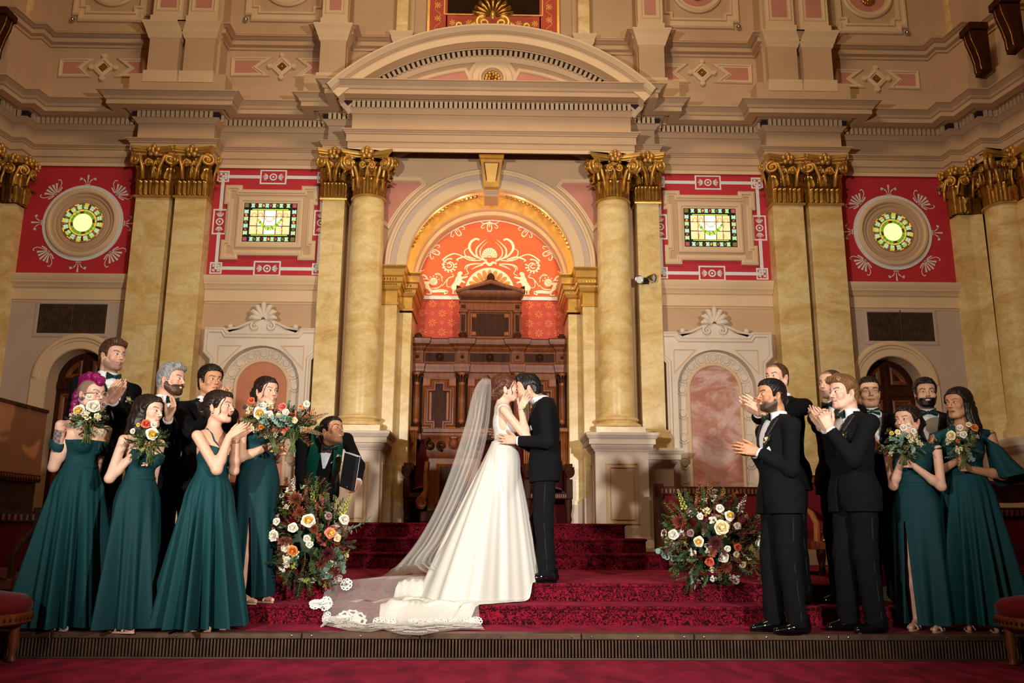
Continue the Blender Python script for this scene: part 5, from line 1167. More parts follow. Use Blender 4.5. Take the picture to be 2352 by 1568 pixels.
# ---------------------------------------------------------------- throne benches and the lectern
def throne(x, lab, w=.50):
    o = empty('throne_chair', (x, 11.72, ZP), 0, lab, 'chair', 'oak thrones')
    h = w/2
    MB().bbox(-h, h, -.28, .22, .32, .40, .01).build('seat_rail', 'wood_dark', o)
    m = MB(); P = []
    for i in range(9):
        P.append([(-h+.02+(2*h-.04)*i/8, -.29+.5*j/8, .40+.10*(math.sin(PI*i/8)*math.sin(PI*min(1, .12+j/8*.88)))**.45) for j in range(9)])
    m.grid(P).build('seat_cushion', 'velvet', o, True)
    MB().bbox(-h+.02, h-.02, .2, .27, .42, .96, .02).build('padded_back', 'velvet_dark', o)
    for k in range(int(w/.03)): 
        pass
    m = MB()
    for k in range(int(w/.028)): m.bbox(-h+.02+k*.028, -h+.038+k*.028, -.288, -.275, .335, .385, .003)
    tag(m.build('fluted_band', 'wood', o), kind='stuff')
    for sx in (-1, 1):
        MB().lathe([(.03, 0), (.045, .05), (.035, .12), (.05, .2), (.05, .30), (.045, .32)], sx*(h+.02), -.22, 12).build('leg', 'wood_dark', o, True)
        MB().bbox(sx*(h+.03)-.045, sx*(h+.03)+.045, -.28, -.18, .32, .58, .008).build('arm_post', 'wood_dark', o)
        a = MB().ball((sx*(h+.03), -.27, .68), (.075, .06, .085), 12, 8)
        for k in range(5): a.tube([(sx*(h+.03)+(k-2)*.012, -.325, .60), (sx*(h+.03)+(k-2)*.024, -.34, .68), (sx*(h+.03)+(k-2)*.03, -.31, .74)], [.008, .012, .006], 5)
        a.build('scrolled_arm', 'wood_dark', o, 'all')
        MB().bbox(sx*(h+.03)-.05, sx*(h+.03)+.05, -.24, .2, .72, .79, .02).build('arm_pad', 'velvet_dark', o)
        b = MB()
        for k in range(4): b.tube([(sx*(h+.01)+(k-1.5)*.028, .16, .78), (sx*(h+.01)+(k-1.5)*.03, .13, 1.0), (sx*(h+.01)+(k-1.5)*.036, .06, 1.22), (sx*(h+.01)+(k-1.5)*.036, .03, 1.26)], [.014, .016, .02, .018], 6)
        b.bbox(sx*(h+.01)-.085, sx*(h+.01)+.085, .0, .2, 1.24, 1.30, .01).build('fluted_console', 'wood_orange', o, 'all')
    return o
throne(-.80, 'oak throne with crimson seat left of the lectern'); throne(.80, 'oak throne with crimson seat right of the groom')
throne(0, 'oak throne in the middle, hidden behind the couple', .6)
lec = empty('lectern', (-.43, 10.95, ZP), 0, 'carved oak lectern with cherub frieze behind the bride\'s veil', 'lectern')
lx0 = -.43; lw = .40
MB().bbox(-lw, lw, -.25, .3, 1.10, 1.17, .015).build('top', 'wood', lec)
MB().plan([(-lw+.04, .3), (-lw+.04, -.2), (lw-.04, -.2), (lw-.04, .3)], [(-.04, .80), (-.02, .83), (-.015, .9), (.0, 1.0), (.03, 1.06), (.04, 1.08), (.04, 1.1)]).build('carved_frieze', 'wood', lec, 30)
m = MB()
for sx in (-1, 1):
    sp = spiral(sx*.30, .96, .07, 1.2, PI/2, -sx, 16, .2); m.tube([(a, -.235, b) for a, b in sp], np.linspace(.026, .014, 16), 6)
    sp = spiral(sx*.15, .95, .06, 1.2, -PI/2, sx, 16, .2); m.tube([(a, -.235, b) for a, b in sp], np.linspace(.024, .014, 16), 6)
tag(m.build('carved_scrolls', 'wood_dark', lec, 'all'), kind='stuff')
MB().ball((0, -.25, .97), (.055, .06, .07), 12, 9).ball((0, -.24, 1.045), (.06, .05, .025), 8, 5).ball((0, -.30, .965), (.012, .02, .014), 6, 4).ball((-.022, -.295, .985), .01, 5, 4).ball((.022, -.295, .985), .01, 5, 4).build('cherub_head', 'wood', lec, True)
MB().bbox(-lw+.08, lw-.08, -.17, .3, .14, .80, .01).build('body', 'wood', lec)
MB().elev([(-.22, .74), (.22, .74), (.22, .22), (-.22, .22)], [(0, 0), (0, .02), (.02, .03), (.035, .01), (.05, 0)], -.17, True).build('panel_moulding', 'wood_orange', lec)
MB().box(-.17, .17, -.178, -.165, .27, .69).build('dark_panel', 'wood_dark', lec)
for sx in (-1, 1):
    m = MB().tube([(sx*.33, -.19, .75), (sx*.345, -.2, .55), (sx*.33, -.22, .4), (sx*.38, -.26, .26), (sx*.40, -.24, .18)], [.03, .03, .035, .06, .05], 8)
    sp = spiral(sx*.37, .24, .075, 1.2, PI/2, -sx, 16, .2); m.tube([(a, -.28, b) for a, b in sp], np.linspace(.026, .014, 16), 6)
    m.build('scroll_bracket', 'wood_orange', lec, 'all')
MB().bbox(-lw, lw, -.26, .3, 0, .14, .02).build('plinth', 'wood_dark', lec)
# ---------------------------------------------------------------- long upholstered benches behind the flowers, and side furniture
def settee(x0, x1, y, z0, lab, htop, grp=None, rz=0, loc=None, arm='wood_dark'):
    o = empty('settee', ((x0+x1)/2, y, z0) if loc is None else loc, rz, lab, 'settee', grp)
    h = (x1-x0)/2
    MB().bbox(-h, h, -.35, .3, .25, .33, .01).build('seat_rail', 'wood', o)
    P = [[(-h+.04+(2*h-.08)*i/10, -.36+.62*j/8, .33+.11*(math.sin(PI*i/10)*math.sin(PI*(.08+j/8*.9)))**.35) for j in range(9)] for i in range(11)]
    MB().grid(P).build('seat_cushion', 'velvet', o, True)
    MB().bbox(-h+.05, h-.05, .24, .34, .36, htop-.09, .02).build('padded_back', 'velvet', o)
    MB().bbox(-h, h, .23, .36, htop-.10, htop, .012).build('crest_rail', 'wood_dark', o)
    m = MB(); n = int(2*h/.045)
    for k in range(n): m.bbox(-h+.02+k*.045, -h+.045+k*.045, .215, .23, htop-.08, htop-.025, .005)
    tag(m.build('carved_beads', 'wood', o), kind='stuff')
    for sx in (-1, 1):
        MB().bbox(sx*h-.05, sx*h+.05, .22, .37, .0, htop+.03, .012).build('back_post', 'wood_dark', o)
        MB().lathe([(.025, 0), (.035, .04), (.028, .1), (.045, .18), (.045, .26)], sx*(h-.05), -.3, 12).build('leg', 'wood_dark', o, True)
        MB().tube([(sx*(h-.02), -.3, .33), (sx*(h-.02), -.32, .50), (sx*(h-.02), -.2, .60), (sx*(h-.02), .25, .72)], [.03, .035, .032, .03], 7).build('arm', arm, o, 'all')
    return o
p = W(1650, 1115, 9.6); settee(p[0]-.62, p[0]+.72, 9.6, ZL, 'red velvet settee with carved crest behind the flowers on the right', p[2]-ZL, 'red settees')
p = W(640, 1112, 9.6); settee(p[0]-.55, p[0]+.5, 9.6, ZL, 'red velvet settee with carved crest behind the flowers on the left', p[2]-ZL, 'red settees')
p = W(1905, 1110, 8.9); settee(p[0]-.30, p[0]+.30, 8.9, ZL, 'red seated carved chair between two groomsmen', p[2]-ZL+.1, arm='wood_orange')
# white programmes left on the right hand settee
q = W(1650, 1190, 9.35)
tag(MB().bbox(-.16, .10, -.1, .06, 0, .012, .002).xf(T(q[0], 9.38, ZL+.445) @ RZ(.2)).build('paper', simple('white_paper', 'dfe4ea', .6, var=.04)), 'white papers lying on the red settee behind the right flowers', 'paper')
# left side: plain walnut box front, dark benches, bin
wp_ = empty('walnut_enclosure', (-3.95, 7.4, 0), 0, 'plain walnut board front of an enclosure at the far left', 'enclosure')
a, b = W(-30, 905, 7.2), W(110, 940, 8.2)
m = MB(); d = Vector((b[0]-a[0], b[1]-a[1])).normalized(); n_ = Vector((d.y, -d.x))
def slab(p, q, z0, z1, th, nm, mat, off=0.):
    p = Vector((p[0], p[1]))+n_*off; q = Vector((q[0], q[1]))+n_*off; r = n_*-th
    v = [(p.x, p.y, z0), (q.x, q.y, z0), (q.x, q.y, z1), (p.x, p.y, z1)]; v += [(x+r.x, y+r.y, zz) for x, y, zz in v]
    return MB().add([(x+3.95, y-7.4, zz) for x, y, zz in v], [(0, 1, 2, 3), (5, 4, 7, 6), (3, 2, 6, 7), (0, 4, 5, 1), (1, 5, 6, 2), (4, 0, 3, 7)]).build(nm, mat, wp_, fix=True)
zt_ = float(W(110, 942, 8.2)[2]); zb2 = float(W(110, 1092, 8.2)[2])
slab(a, b, zb2, zt_-.03, .05, 'board', 'wood_panel'); slab(a, b, zt_-.03, zt_, .08, 'top_rail', 'wood_dark', .015); slab(a, b, 0, zb2-.07, .05, 'lower_board', 'wood_dark', -.03); slab(a, b, zb2-.07, zb2, .06, 'carved_rail', 'wood_dark', .01)
m = MB(); L_ = (Vector((b[0], b[1]))-Vector((a[0], a[1]))).length
for k in range(int(L_/.045)):
    c = Vector((a[0], a[1]))+d*(.02+k*.045)+n_*.025; m.ball((c.x+3.95, c.y-7.4, zb2-.035), (.012, .012, .022), 6, 4)
tag(m.build('carved_beads', 'wood', wp_), kind='stuff')
settee(0, 1.2, 0, 0, 'dark red bench against the enclosure at the far left', .85, None, .25, (-4.25, 7.0, ZS1))
bn = empty('waste_bin', (float(WZ(62, 1300, ZS1)[0])-.12, 7.25, ZS1), 0, 'grey waste bin with a clear liner behind the leftmost bridesmaid', 'bin')
MB().lathe([(.0, 0), (.12, 0), (.15, .55), (.155, .56), (.145, .56), (.14, .5), (.115, .01)], 0, 0, 20).build('body', simple('grey_plastic', '3a3d40', .5), bn, 40)
MB().lathe([(.145, .45), (.16, .5), (.163, .56), (.15, .58), (.14, .53)], 0, 0, 20).build('liner', simple('liner', '8c9094', .2, var=.3, scale=30), bn, True)
def stool(loc, lab, r=.42):
    o = empty('round_seat', loc, 0, lab, 'chair', 'velvet seats at the stage corners'); o.scale = (1, 1, .78)
    MB().lathe([(0, .60), (r*.6, .60), (r*.9, .57), (r, .52), (r, .47), (r*.98, .44)], 0, 0, 28).build('seat_cushion', 'velvet', o, True)
    MB().lathe([(r*.98, .44), (r*1.02, .43), (r*1.02, .36), (r*.96, .34), (0, .34)], 0, 0, 28).build('seat_rail', 'wood', o, 40)
    m = MB()
    for k in range(60): a = k*2*PI/60; m.ball((r*1.02*math.cos(a), r*1.02*math.sin(a), .395), (.01, .01, .02), 5, 4)
    tag(m.build('carved_flutes', 'wood_dark', o), kind='stuff')
    for a in (-.8, .8, PI-.8, PI+.8):
        x, y = r*.82*math.sin(a), -r*.82*math.cos(a); MB().lathe([(.018, 0), (.03, .012), (.024, .03), (.022, .06), (.036, .18), (.03, .26), (.04, .34)], x, y, 12).build('leg', 'wood', o, True)
    return o
stool((float(W(-85, 1400, 5.9)[0])-.02, 5.9, 0), 'round crimson velvet seat with carved rail at the bottom left corner')
stool((float(W(2425, 1400, 5.9)[0])+.02, 5.9, 0), 'round dark crimson velvet seat at the bottom right corner', .38)
# small fluted side desk at the far right
p = W(2300, 1108, 7.6)
o = empty('side_desk', (p[0]-.03, 7.6, ZS1), 0, 'oak side desk on fluted columns behind the rightmost bridesmaid', 'desk')
hz = float(p[2])-ZS1
MB().plan([(-.30, .3), (-.30, -.2), (.30, -.2), (.30, .3)], [(-.04, hz-.16), (-.02, hz-.13), (-.02, hz-.09), (.01, hz-.07), (.01, hz-.045), (.05, hz-.03), (.05, hz), (-.3, hz+.001)]).build('desk_top', 'wood', o, 25)
MB().box(-.28, .28, -.17, .28, hz-.17, hz-.08).build('apron', 'wood', o)
for sx in (-1, 1):
    c = MB().lathe([(.06, .12), (.05, .15), (.036, .17), (.034, hz-.26), (.045, hz-.24), (.055, hz-.18)], sx*.2, -.13, 14).build('column', 'wood_orange', o, 40)
    m = MB()
    for k in range(10): a = k*2*PI/10; m.tube([(sx*.2+.034*math.cos(a), -.13+.034*math.sin(a), .18), (sx*.2+.034*math.cos(a), -.13+.034*math.sin(a), hz-.27)], .006, 5)
    tag(m.build('reeding', 'wood', c, 'all'), kind='stuff')
MB().bbox(-.28, .28, -.22, .28, 0, .12, .015).build('base', 'wood', o)
settee(0, 1.4, 0, 0, 'dark red upholstered bench behind the desk at the far right', .95, None, -.2, (4.6, 8.0, ZS1))
# ---------------------------------------------------------------- people: bodies and clothes as smooth implicit surfaces
class Grid:
    def __init__(s, lo, hi, h, zc=None):
        s.x = np.arange(lo[0], hi[0]+h, h); s.y = np.arange(lo[1], hi[1]+h, h)
        s.z = np.arange(lo[2], hi[2]+h, h) if zc is None else np.concatenate([np.arange(lo[2], zc[0], zc[1]), np.arange(zc[0], hi[2]+h, h)])
    def field(s): return np.full((len(s.x), len(s.y), len(s.z)), 1., np.float32)
    def sub(s, lo, hi):
        q = []
        for c, a, b in zip((s.x, s.y, s.z), lo, hi): q.append(slice(max(0, int(np.searchsorted(c, a))-1), min(len(c), int(np.searchsorted(c, b))+1)))
        return tuple(q)
    def xyz(s, sl): return s.x[sl[0]][:, None, None], s.y[sl[1]][None, :, None], s.z[sl[2]][None, None, :]
def smin(a, b, k):
    if k <= 0: return np.minimum(a, b)
    h = np.maximum(k-np.abs(a-b), 0)/k
    return np.minimum(a, b)-h*h*k*.25
def cap(a, b, ra, rb=None, k=.02): return ('c', np.array(a, float), np.array(b, float), ra, ra if rb is None else rb, k)
def ell(c, r, k=.02, R=None): return ('e', np.array(c, float), np.array(r, float), np.eye(3) if R is None else R, k)
def neg(p): return ('n',)+p
def dist(p, X, Y, Z):
    if p[0] == 'c':
        _, a, b, ra, rb, k = p; ab = b-a; L2 = float(ab@ab)+1e-12
        t = np.clip(((X-a[0])*ab[0]+(Y-a[1])*ab[1]+(Z-a[2])*ab[2])/L2, 0, 1)
        return np.sqrt((X-a[0]-t*ab[0])**2+(Y-a[1]-t*ab[1])**2+(Z-a[2]-t*ab[2])**2)-(ra+(rb-ra)*t)
    _, c, r, R, k = p
    dx, dy, dz = X-c[0], Y-c[1], Z-c[2]
    q = [(R[0, i]*dx+R[1, i]*dy+R[2, i]*dz)/r[i] for i in range(3)]
    k0 = np.sqrt(q[0]**2+q[1]**2+q[2]**2); k1 = np.sqrt((q[0]/r[0])**2+(q[1]/r[1])**2+(q[2]/r[2])**2)+1e-9
    return k0*(k0-1)/k1
def bounds(p, m):
    if p[0] == 'c': return np.minimum(p[1]-p[3], p[2]-p[4])-m, np.maximum(p[1]+p[3], p[2]+p[4])+m
    e = np.abs(p[3])@p[2] if p[0] == 'e' else None
    return p[1]-e-m, p[1]+e+m
def paint(g, F, prims, infl=0.):
    for p in prims:
        n = p[0] == 'n'; q = p[1:] if n else p; k = q[-1]
        lo, hi = bounds(q, infl+k+.02); sl = g.sub(lo, hi)
        d = (dist(q, *g.xyz(sl))-infl).astype(np.float32)
        F[sl] = -smin(-F[sl], d, k) if n else smin(F[sl], d, k)
    return F
def at_points(prims, P):
    P = np.asarray(P, float); F = np.full(P.shape[:-1], 1.)
    for p in prims:
        n = p[0] == 'n'; q = p[1:] if n else p; d = dist(q, P[..., 0], P[..., 1], P[..., 2]); F = -smin(-F, d, q[-1]) if n else smin(F, d, q[-1])
    return F
def surface(g, F):
    """surface nets"""
    S = F < 0
    if not S.any(): return np.zeros((0, 3)), np.zeros((0, 4), int)
    r = []
    for ax in range(3):
        m = np.where(S.any(axis=tuple(i for i in range(3) if i != ax)))[0]; r.append(slice(max(0, m[0]-2), min(S.shape[ax], m[-1]+3)))
    F = F[tuple(r)]; S = S[tuple(r)]; cx, cy, cz = g.x[r[0]], g.y[r[1]], g.z[r[2]]
    S = S.copy(); F = F.copy()
    n = np.zeros(tuple(d-1 for d in F.shape), np.int8)
    offs = [(i, j, k) for i in (0, 1) for j in (0, 1) for k in (0, 1)]
    sh = lambda A, o: A[o[0]:A.shape[0]-1+o[0], o[1]:A.shape[1]-1+o[1], o[2]:A.shape[2]-1+o[2]]
    for o in offs: n += sh(S, o)
    I, J, K = np.where((n > 0) & (n < 8)); N_ = len(I)
    acc = np.zeros((N_, 3)); cnt = np.zeros(N_)
    for o in offs:
        for ax in range(3):
            if o[ax]: continue
            q = list(o); q[ax] = 1
            va = F[I+o[0], J+o[1], K+o[2]]; vb = F[I+q[0], J+q[1], K+q[2]]; c = (va < 0) != (vb < 0); t = va/np.where(c, va-vb, 1)
            p = np.stack([cx[I+o[0]], cy[J+o[1]], cz[K+o[2]]], 1); cc = (cx, cy, cz)[ax]; ii = (I, J, K)[ax]
            p[:, ax] += t*(cc[ii+1]-cc[ii]); acc[c] += p[c]; cnt[c] += 1
    V = acc/cnt[:, None]
    idx = np.full(n.shape, -1, np.int64); idx[I, J, K] = np.arange(N_)
    Q = []
    for ax in range(3):
        b, c = (ax+1) % 3, (ax+2) % 3
        s0 = [slice(None)]*3; s1 = [slice(None)]*3; s0[ax] = slice(0, -1); s1[ax] = slice(1, None)
        e = S[tuple(s0)] != S[tuple(s1)]; A = np.array(np.where(e)).T
        A = A[(A[:, b] > 0) & (A[:, c] > 0) & (A[:, b] < S.shape[b]-1) & (A[:, c] < S.shape[c]-1)]
        if not len(A): continue
        f = S[A[:, 0], A[:, 1], A[:, 2]]; qs = []
        for db, dc_ in ((1, 1), (0, 1), (0, 0), (1, 0)):
            B = A.copy(); B[:, b] -= db; B[:, c] -= dc_; qs.append(idx[B[:, 0], B[:, 1], B[:, 2]])
        q = np.stack(qs, 1); q[~f] = q[~f][:, ::-1]; Q.append(q)
    Q = np.concatenate(Q); Q = Q[(Q >= 0).all(1)]
    return V, Q
def npmesh(name, V, Q, mat, parent, smooth=True, cols=None):
    me = bpy.data.meshes.new(name); me.vertices.add(len(V)); me.vertices.foreach_set('co', np.asarray(V, np.float32).ravel())
    k = Q.shape[1]; me.loops.add(len(Q)*k); me.polygons.add(len(Q)); me.loops.foreach_set('vertex_index', np.asarray(Q, np.int32).ravel())
    me.polygons.foreach_set('loop_start', np.arange(0, len(Q)*k, k, dtype=np.int32))
    me.polygons.foreach_set('use_smooth', np.full(len(Q), smooth)); me.update(calc_edges=True)
    me.materials.append(M[mat] if isinstance(mat, str) else mat)
    if cols is not None:
        a = me.color_attributes.new('tint', 'FLOAT_COLOR', 'POINT'); c = np.ones((len(V), 4), np.float32); c[:, :3] = cols; a.data.foreach_set('color', c.ravel())
    return link(name, me, parent)
# materials for people
def skin_mat():
    m, nt, b, L = nodes('skin')
    a = N(nt, 'ShaderNodeAttribute'); a.attribute_name = 'tint'
    n = N(nt, 'ShaderNodeTexNoise'); n.inputs['Scale'].default_value = 40; n.inputs['Detail'].default_value = 4
    co = N(nt, 'ShaderNodeTexCoord'); L.new(co.outputs['Object'], n.inputs['Vector'])
    r = ramp(nt, n.outputs[0], [(.3, (.93, .90, .89, 1)), (.7, (1.04, 1.03, 1.03, 1))])
    mx = N(nt, 'ShaderNodeMix'); mx.data_type = 'RGBA'; mx.blend_type = 'MULTIPLY'; mx.inputs[0].default_value = 1
    L.new(a.outputs['Color'], mx.inputs[6]); L.new(r.outputs[0], mx.inputs[7]); L.new(mx.outputs[2], b.inputs['Base Color'])
    b.inputs['Roughness'].default_value = .5; b.inputs['Subsurface Weight'].default_value = .06; b.inputs['Subsurface Radius'].default_value = (.012, .005, .003); b.inputs['Specular IOR Level'].default_value = .35
    return m
M['skin'] = skin_mat()
def hair_mat(name, c0, c1):
    m, nt, b, L = nodes(name)
    co = N(nt, 'ShaderNodeTexCoord'); mp = N(nt, 'ShaderNodeMapping'); mp.inputs['Scale'].default_value = (150, 22, 22); L.new(co.outputs['Object'], mp.inputs[0])
    n = N(nt, 'ShaderNodeTexNoise'); n.inputs['Scale'].default_value = 1; n.inputs['Detail'].default_value = 3; n.inputs['Distortion'].default_value = .6; L.new(mp.outputs[0], n.inputs['Vector'])
    r = ramp(nt, n.outputs[0], [(.3, lin(c0)), (.7, lin(c1))]); L.new(r.outputs[0], b.inputs['Base Color'])
    bp = N(nt, 'ShaderNodeBump'); bp.inputs['Strength'].default_value = .6; bp.inputs['Distance'].default_value = .004; L.new(n.outputs[0], bp.inputs['Height']); L.new(bp.outputs[0], b.inputs['Normal'])
    b.inputs['Roughness'].default_value = .42; b.inputs['Specular IOR Level'].default_value = .35
    return m
HAIRC = {'brown': hair_mat('brown_hair', '3a2417', '5c3c28'), 'dark': hair_mat('dark_hair', '120b09', '2a1c17'), 'black': hair_mat('black_hair', '0a0808', '1a1515'), 'grey': hair_mat('grey_hair', '6e6c6b', 'a09d9a'),
         'auburn': hair_mat('auburn_hair', '3a1d12', '65361f'), 'fuchsia': hair_mat('fuchsia_hair', '5c0636', '9a0f62'), 'sandy': hair_mat('sandy_hair', '5a3a22', '8a6240'), 'shaved': hair_mat('shaved_hair', '3c2b26', '54403a'), 'blond': hair_mat('blond_streak', '7a5530', 'a57a48')}
def cloth(name, col, rough=.8, sheen=.2, bump=.25, scale=500, spec=.25):
    return simple(name, col, rough, var=.06, scale=40, bump=bump, bscale=scale, spec=spec, sheen=sheen, obj=True)
M['wool'] = cloth('black_wool', '0f0f12', .9, .0, spec=.15)
M['wool_dark'] = cloth('deep_black_wool', '0b0b0d', .9, .0, spec=.12)
M['lapel_satin'] = cloth('black_satin', '17171b', .5, 0, .05, spec=.3)
M['braid_stripe'] = cloth('satin_braid', '1a1a1e', .6, 0, .05, spec=.2)
M['shirt'] = cloth('white_cotton', 'e4e4e8', .8, 0, .1)
M['green_satin'] = cloth('emerald_satin', '0c4a3c', .22, 0, .02, spec=.7)
M['green_satin_dark'] = cloth('dark_green_satin', '0b2f28', .35, 0, .05, spec=.5)
M['chiffon'] = cloth('teal_chiffon', '093c40', .75, .0, .15)
M['crepe'] = cloth('teal_crepe', '09363b', .7, .0, .12)
M['patent'] = simple('black_patent', '08080a', .12, spec=.8, var=0)
M['nude'] = simple('nude_leather', 'c9a291', .5, var=.05, obj=True)
M['white_satin'] = simple('ivory_satin', 'd0ccc3', .45, var=0, spec=.4)
M['eye_white'] = simple('eye_white', 'cfc8c2', .25, var=0); M['iris'] = simple('iris', '2a1a10', .15, var=0); M['lash'] = simple('lash', '0e0908', .7, var=0); M['teeth'] = simple('teeth', 'e6e0d6', .3, var=0)
M['silver_jewel'] = simple('silver_jewellery', 'd5d2cc', .15, 1, var=0)
def rotz3(a): c, s = math.cos(a), math.sin(a); return np.array([[c, -s, 0], [s, c, 0], [0, 0, 1.]])
def rotx3(a): c, s = math.cos(a), math.sin(a); return np.array([[1., 0, 0], [0, c, -s], [0, s, c]])
def roty3(a): c, s = math.cos(a), math.sin(a); return np.array([[c, 0, s], [0, 1., 0], [-s, 0, c]])
def unit(v): v = np.asarray(v, float); return v/(np.linalg.norm(v)+1e-12)
# head in its own frame: x to its right, y forward, z up, origin between the eyes' level and the ears
def head_prims(female=False, smile=.5, chin=1., opened=0.):
    j = .92 if female else 1.
    p = [ell((0, -.012, .036), (.0745, .095, .082), .02), ell((0, .028, -.040), (.058*j, .064, .074), .03), ell((0, .055, .045), (.060, .040, .050), .03)]
    for s in (-1, 1):
        p += [cap((s*.056*j, -.012, -.045), (s*.030*j, .060, -.094*chin), .020*j, .018, .03), ell((s*.043*j, .066, -.024), (.022, .020, .020), .02), cap((s*.012, .090, .020), (s*.046, .072, .024), .010, .008, .014)]
    p += [ell((0, .074, -.097*chin), (.019*j, .016, .016), .02)]
    for s in (-1, 1): p.append(neg(ell((s*.031, .100, .004), (.017, .017, .012), .012)))
    p += [cap((0, .090, .012), (0, .112, -.026), .0075, .0105, .010)]
    for s in (-1, 1): p += [ell((s*.0115, .100, -.032), (.0075, .009, .0065), .006), ell((s*.031, .081, .002), (.0145, .0125, .0125), .006)]
    c = .006*smile; w_ = .020+.005*smile
    p += [cap((-w_, .080, -.061+c), (0, .0935, -.0585), .0042, .0056, .006), cap((w_, .080, -.061+c), (0, .0935, -.0585), .0042, .0056, .006),
          cap((-w_*.9, .080, -.064+c-opened*.4), (0, .091, -.0695-opened), .0042, .0066, .006), cap((w_*.9, .080, -.064+c-opened*.4), (0, .091, -.0695-opened), .0042, .0066, .006)]
    if opened: p.append(neg(ell((0, .094, -.064-opened*.5), (w_*.8, .014, .004+opened*.5), .003)))
    if smile > .6:
        for s in (-1, 1): p += [ell((s*.039, .067, -.033), (.017, .015, .016), .02)]
    for s in (-1, 1):
        R = rotz3(-s*.35)@roty3(s*.12)
        p += [ell((s*.0775, -.012, -.012), (.0075, .019, .032), .006, R), neg(ell((s*.086, -.006, -.010), (.006, .011, .020), .005, R))]
    return p
def xform(prims, R, t, s):
    out = []
    for p in prims:
        n = p[0] == 'n'; q = p[1:] if n else p
        if q[0] == 'c': r = ('c', R@(q[1]*s)+t, R@(q[2]*s)+t, q[3]*s, q[4]*s, q[5]*s)
        else: r = ('e', R@(q[1]*s)+t, q[2]*s, R@q[3], q[4]*s)
        out.append(('n',)+r if n else r)
    return out
def hand_prims(w, d, n, side, curl=.2, spread=.25, thumb=.5, s=1.):
    """w wrist, d finger direction, n the way the palm faces; side +1 right hand, -1 left"""
    d = unit(d); n = unit(n-d*(np.dot(n, d))); t = unit(np.cross(d, n))*side; p = []
    w = np.asarray(w, float); kn = []
    for i, (o, L_) in enumerate(((.029, .073), (.010, .081), (-.009, .075), (-.027, .060))):
        k = w+d*(.088-.006*abs(i-1))*s+t*o*s; kn.append(k); p.append(cap(w+d*.012*s+t*o*.55*s, k, .0145*s, .0108*s, .012*s))
        fd = unit(d+t*o*spread*14); a = 0.; q = k
        cu = curl[i] if hasattr(curl, '__len__') else curl
        for seg, (f, r0, r1) in enumerate(((.46, .0092, .0084), (.30, .0084, .0076), (.24, .0076, .0064))):
            a += cu*(1.45 if seg == 0 else 1.6 if seg == 1 else 1.0); v = fd*math.cos(a)+n*math.sin(a); e = q+v*L_*f*s
            p.append(cap(q, e, r0*s*(.9 if i == 3 else 1), r1*s*(.9 if i == 3 else 1), .004*s)); q = e
    q = w+d*.022*s+t*.022*s+n*.006*s; v0 = unit(d*(.75)+t*(.35+.6*thumb)+n*.28)
    e = q+v0*.040*s; p.append(cap(q, e, .0165*s, .0115*s, .012*s)); v1 = unit(v0+d*.45-t*.25*(1-thumb)+n*.1); q = e; e = q+v1*.031*s; p.append(cap(q, e, .011*s, .0095*s, .005*s))
    v2 = unit(v1+d*.25+n*.12); p.append(cap(e, e+v2*.024*s, .0095*s, .0072*s, .004*s))
    return p
def elbow(S, Wr, l1, l2, hint):
    S = np.asarray(S, float); Wr = np.asarray(Wr, float); v = Wr-S; D = np.linalg.norm(v); m = (l1+l2)*.995
    if D > m: Wr = S+v/D*m; D = m
    D = max(D, abs(l1-l2)+.01)
    a = (l1*l1-l2*l2+D*D)/(2*D); h = math.sqrt(max(0, l1*l1-a*a)); u = v/np.linalg.norm(v); p = np.asarray(hint, float); p = unit(p-u*np.dot(p, u))
    return S+u*a+p*h, Wr
def joints(H, fem, lean=0., side=0., chest_turn=0.):
    """skeleton in the person's frame; upper body leans about the hips"""
    J = {}
    hz = .525*H; R = rotx3(-lean)@roty3(side)@rotz3(chest_turn); P = np.array([0, 0, hz])
    up = lambda x, y, z: R@(np.array([x, y, z])-P)+P
    sw = .108*H if fem else .124*H
    J.update(R=R, P=P, up=up, waist=up(0, .0, .625*H), chest=up(0, -.002, .735*H), neck=up(0, -.018, .825*H), SR=up(sw, -.008, .797*H), SL=up(-sw, -.008, .797*H), skull=up(0, .012, .872*H))
    return J
def torso_prims(J, H, fem, broad=1.):
    k = H/1.75; R = J['R']; up = J['up']; b = broad
    if fem:
        p = [ell(up(0, -.005, .745*H), np.array((.137*b, .092, .150))*k, .05, R), ell(up(0, 0, .635*H), np.array((.116*b, .085*b, .12))*k, .06, R), ell((0, -.008, .525*H), np.array((.168*b, .118*b, .135))*k, .07)]
        for s in (-1, 1): p += [ell(up(s*.068*k, .072*k, .728*H), np.array((.060, .056, .060))*k*b, .04, R)]
    else:
        p = [ell(up(0, -.004, .735*H), np.array((.168*b, .115*b, .175))*k, .05, R), ell(up(0, .004, .63*H), np.array((.145*b, .108*b, .13))*k, .08, R), ell((0, -.006, .53*H), np.array((.158*b, .115*b, .13))*k, .08)]
    for s, S in ((1, J['SR']), (-1, J['SL'])):
        p += [cap(J['neck']+(J['chest']-J['neck'])*.12, S, (.044 if fem else .058)*k, (.030 if fem else .042)*k*b, .055)]
    return p
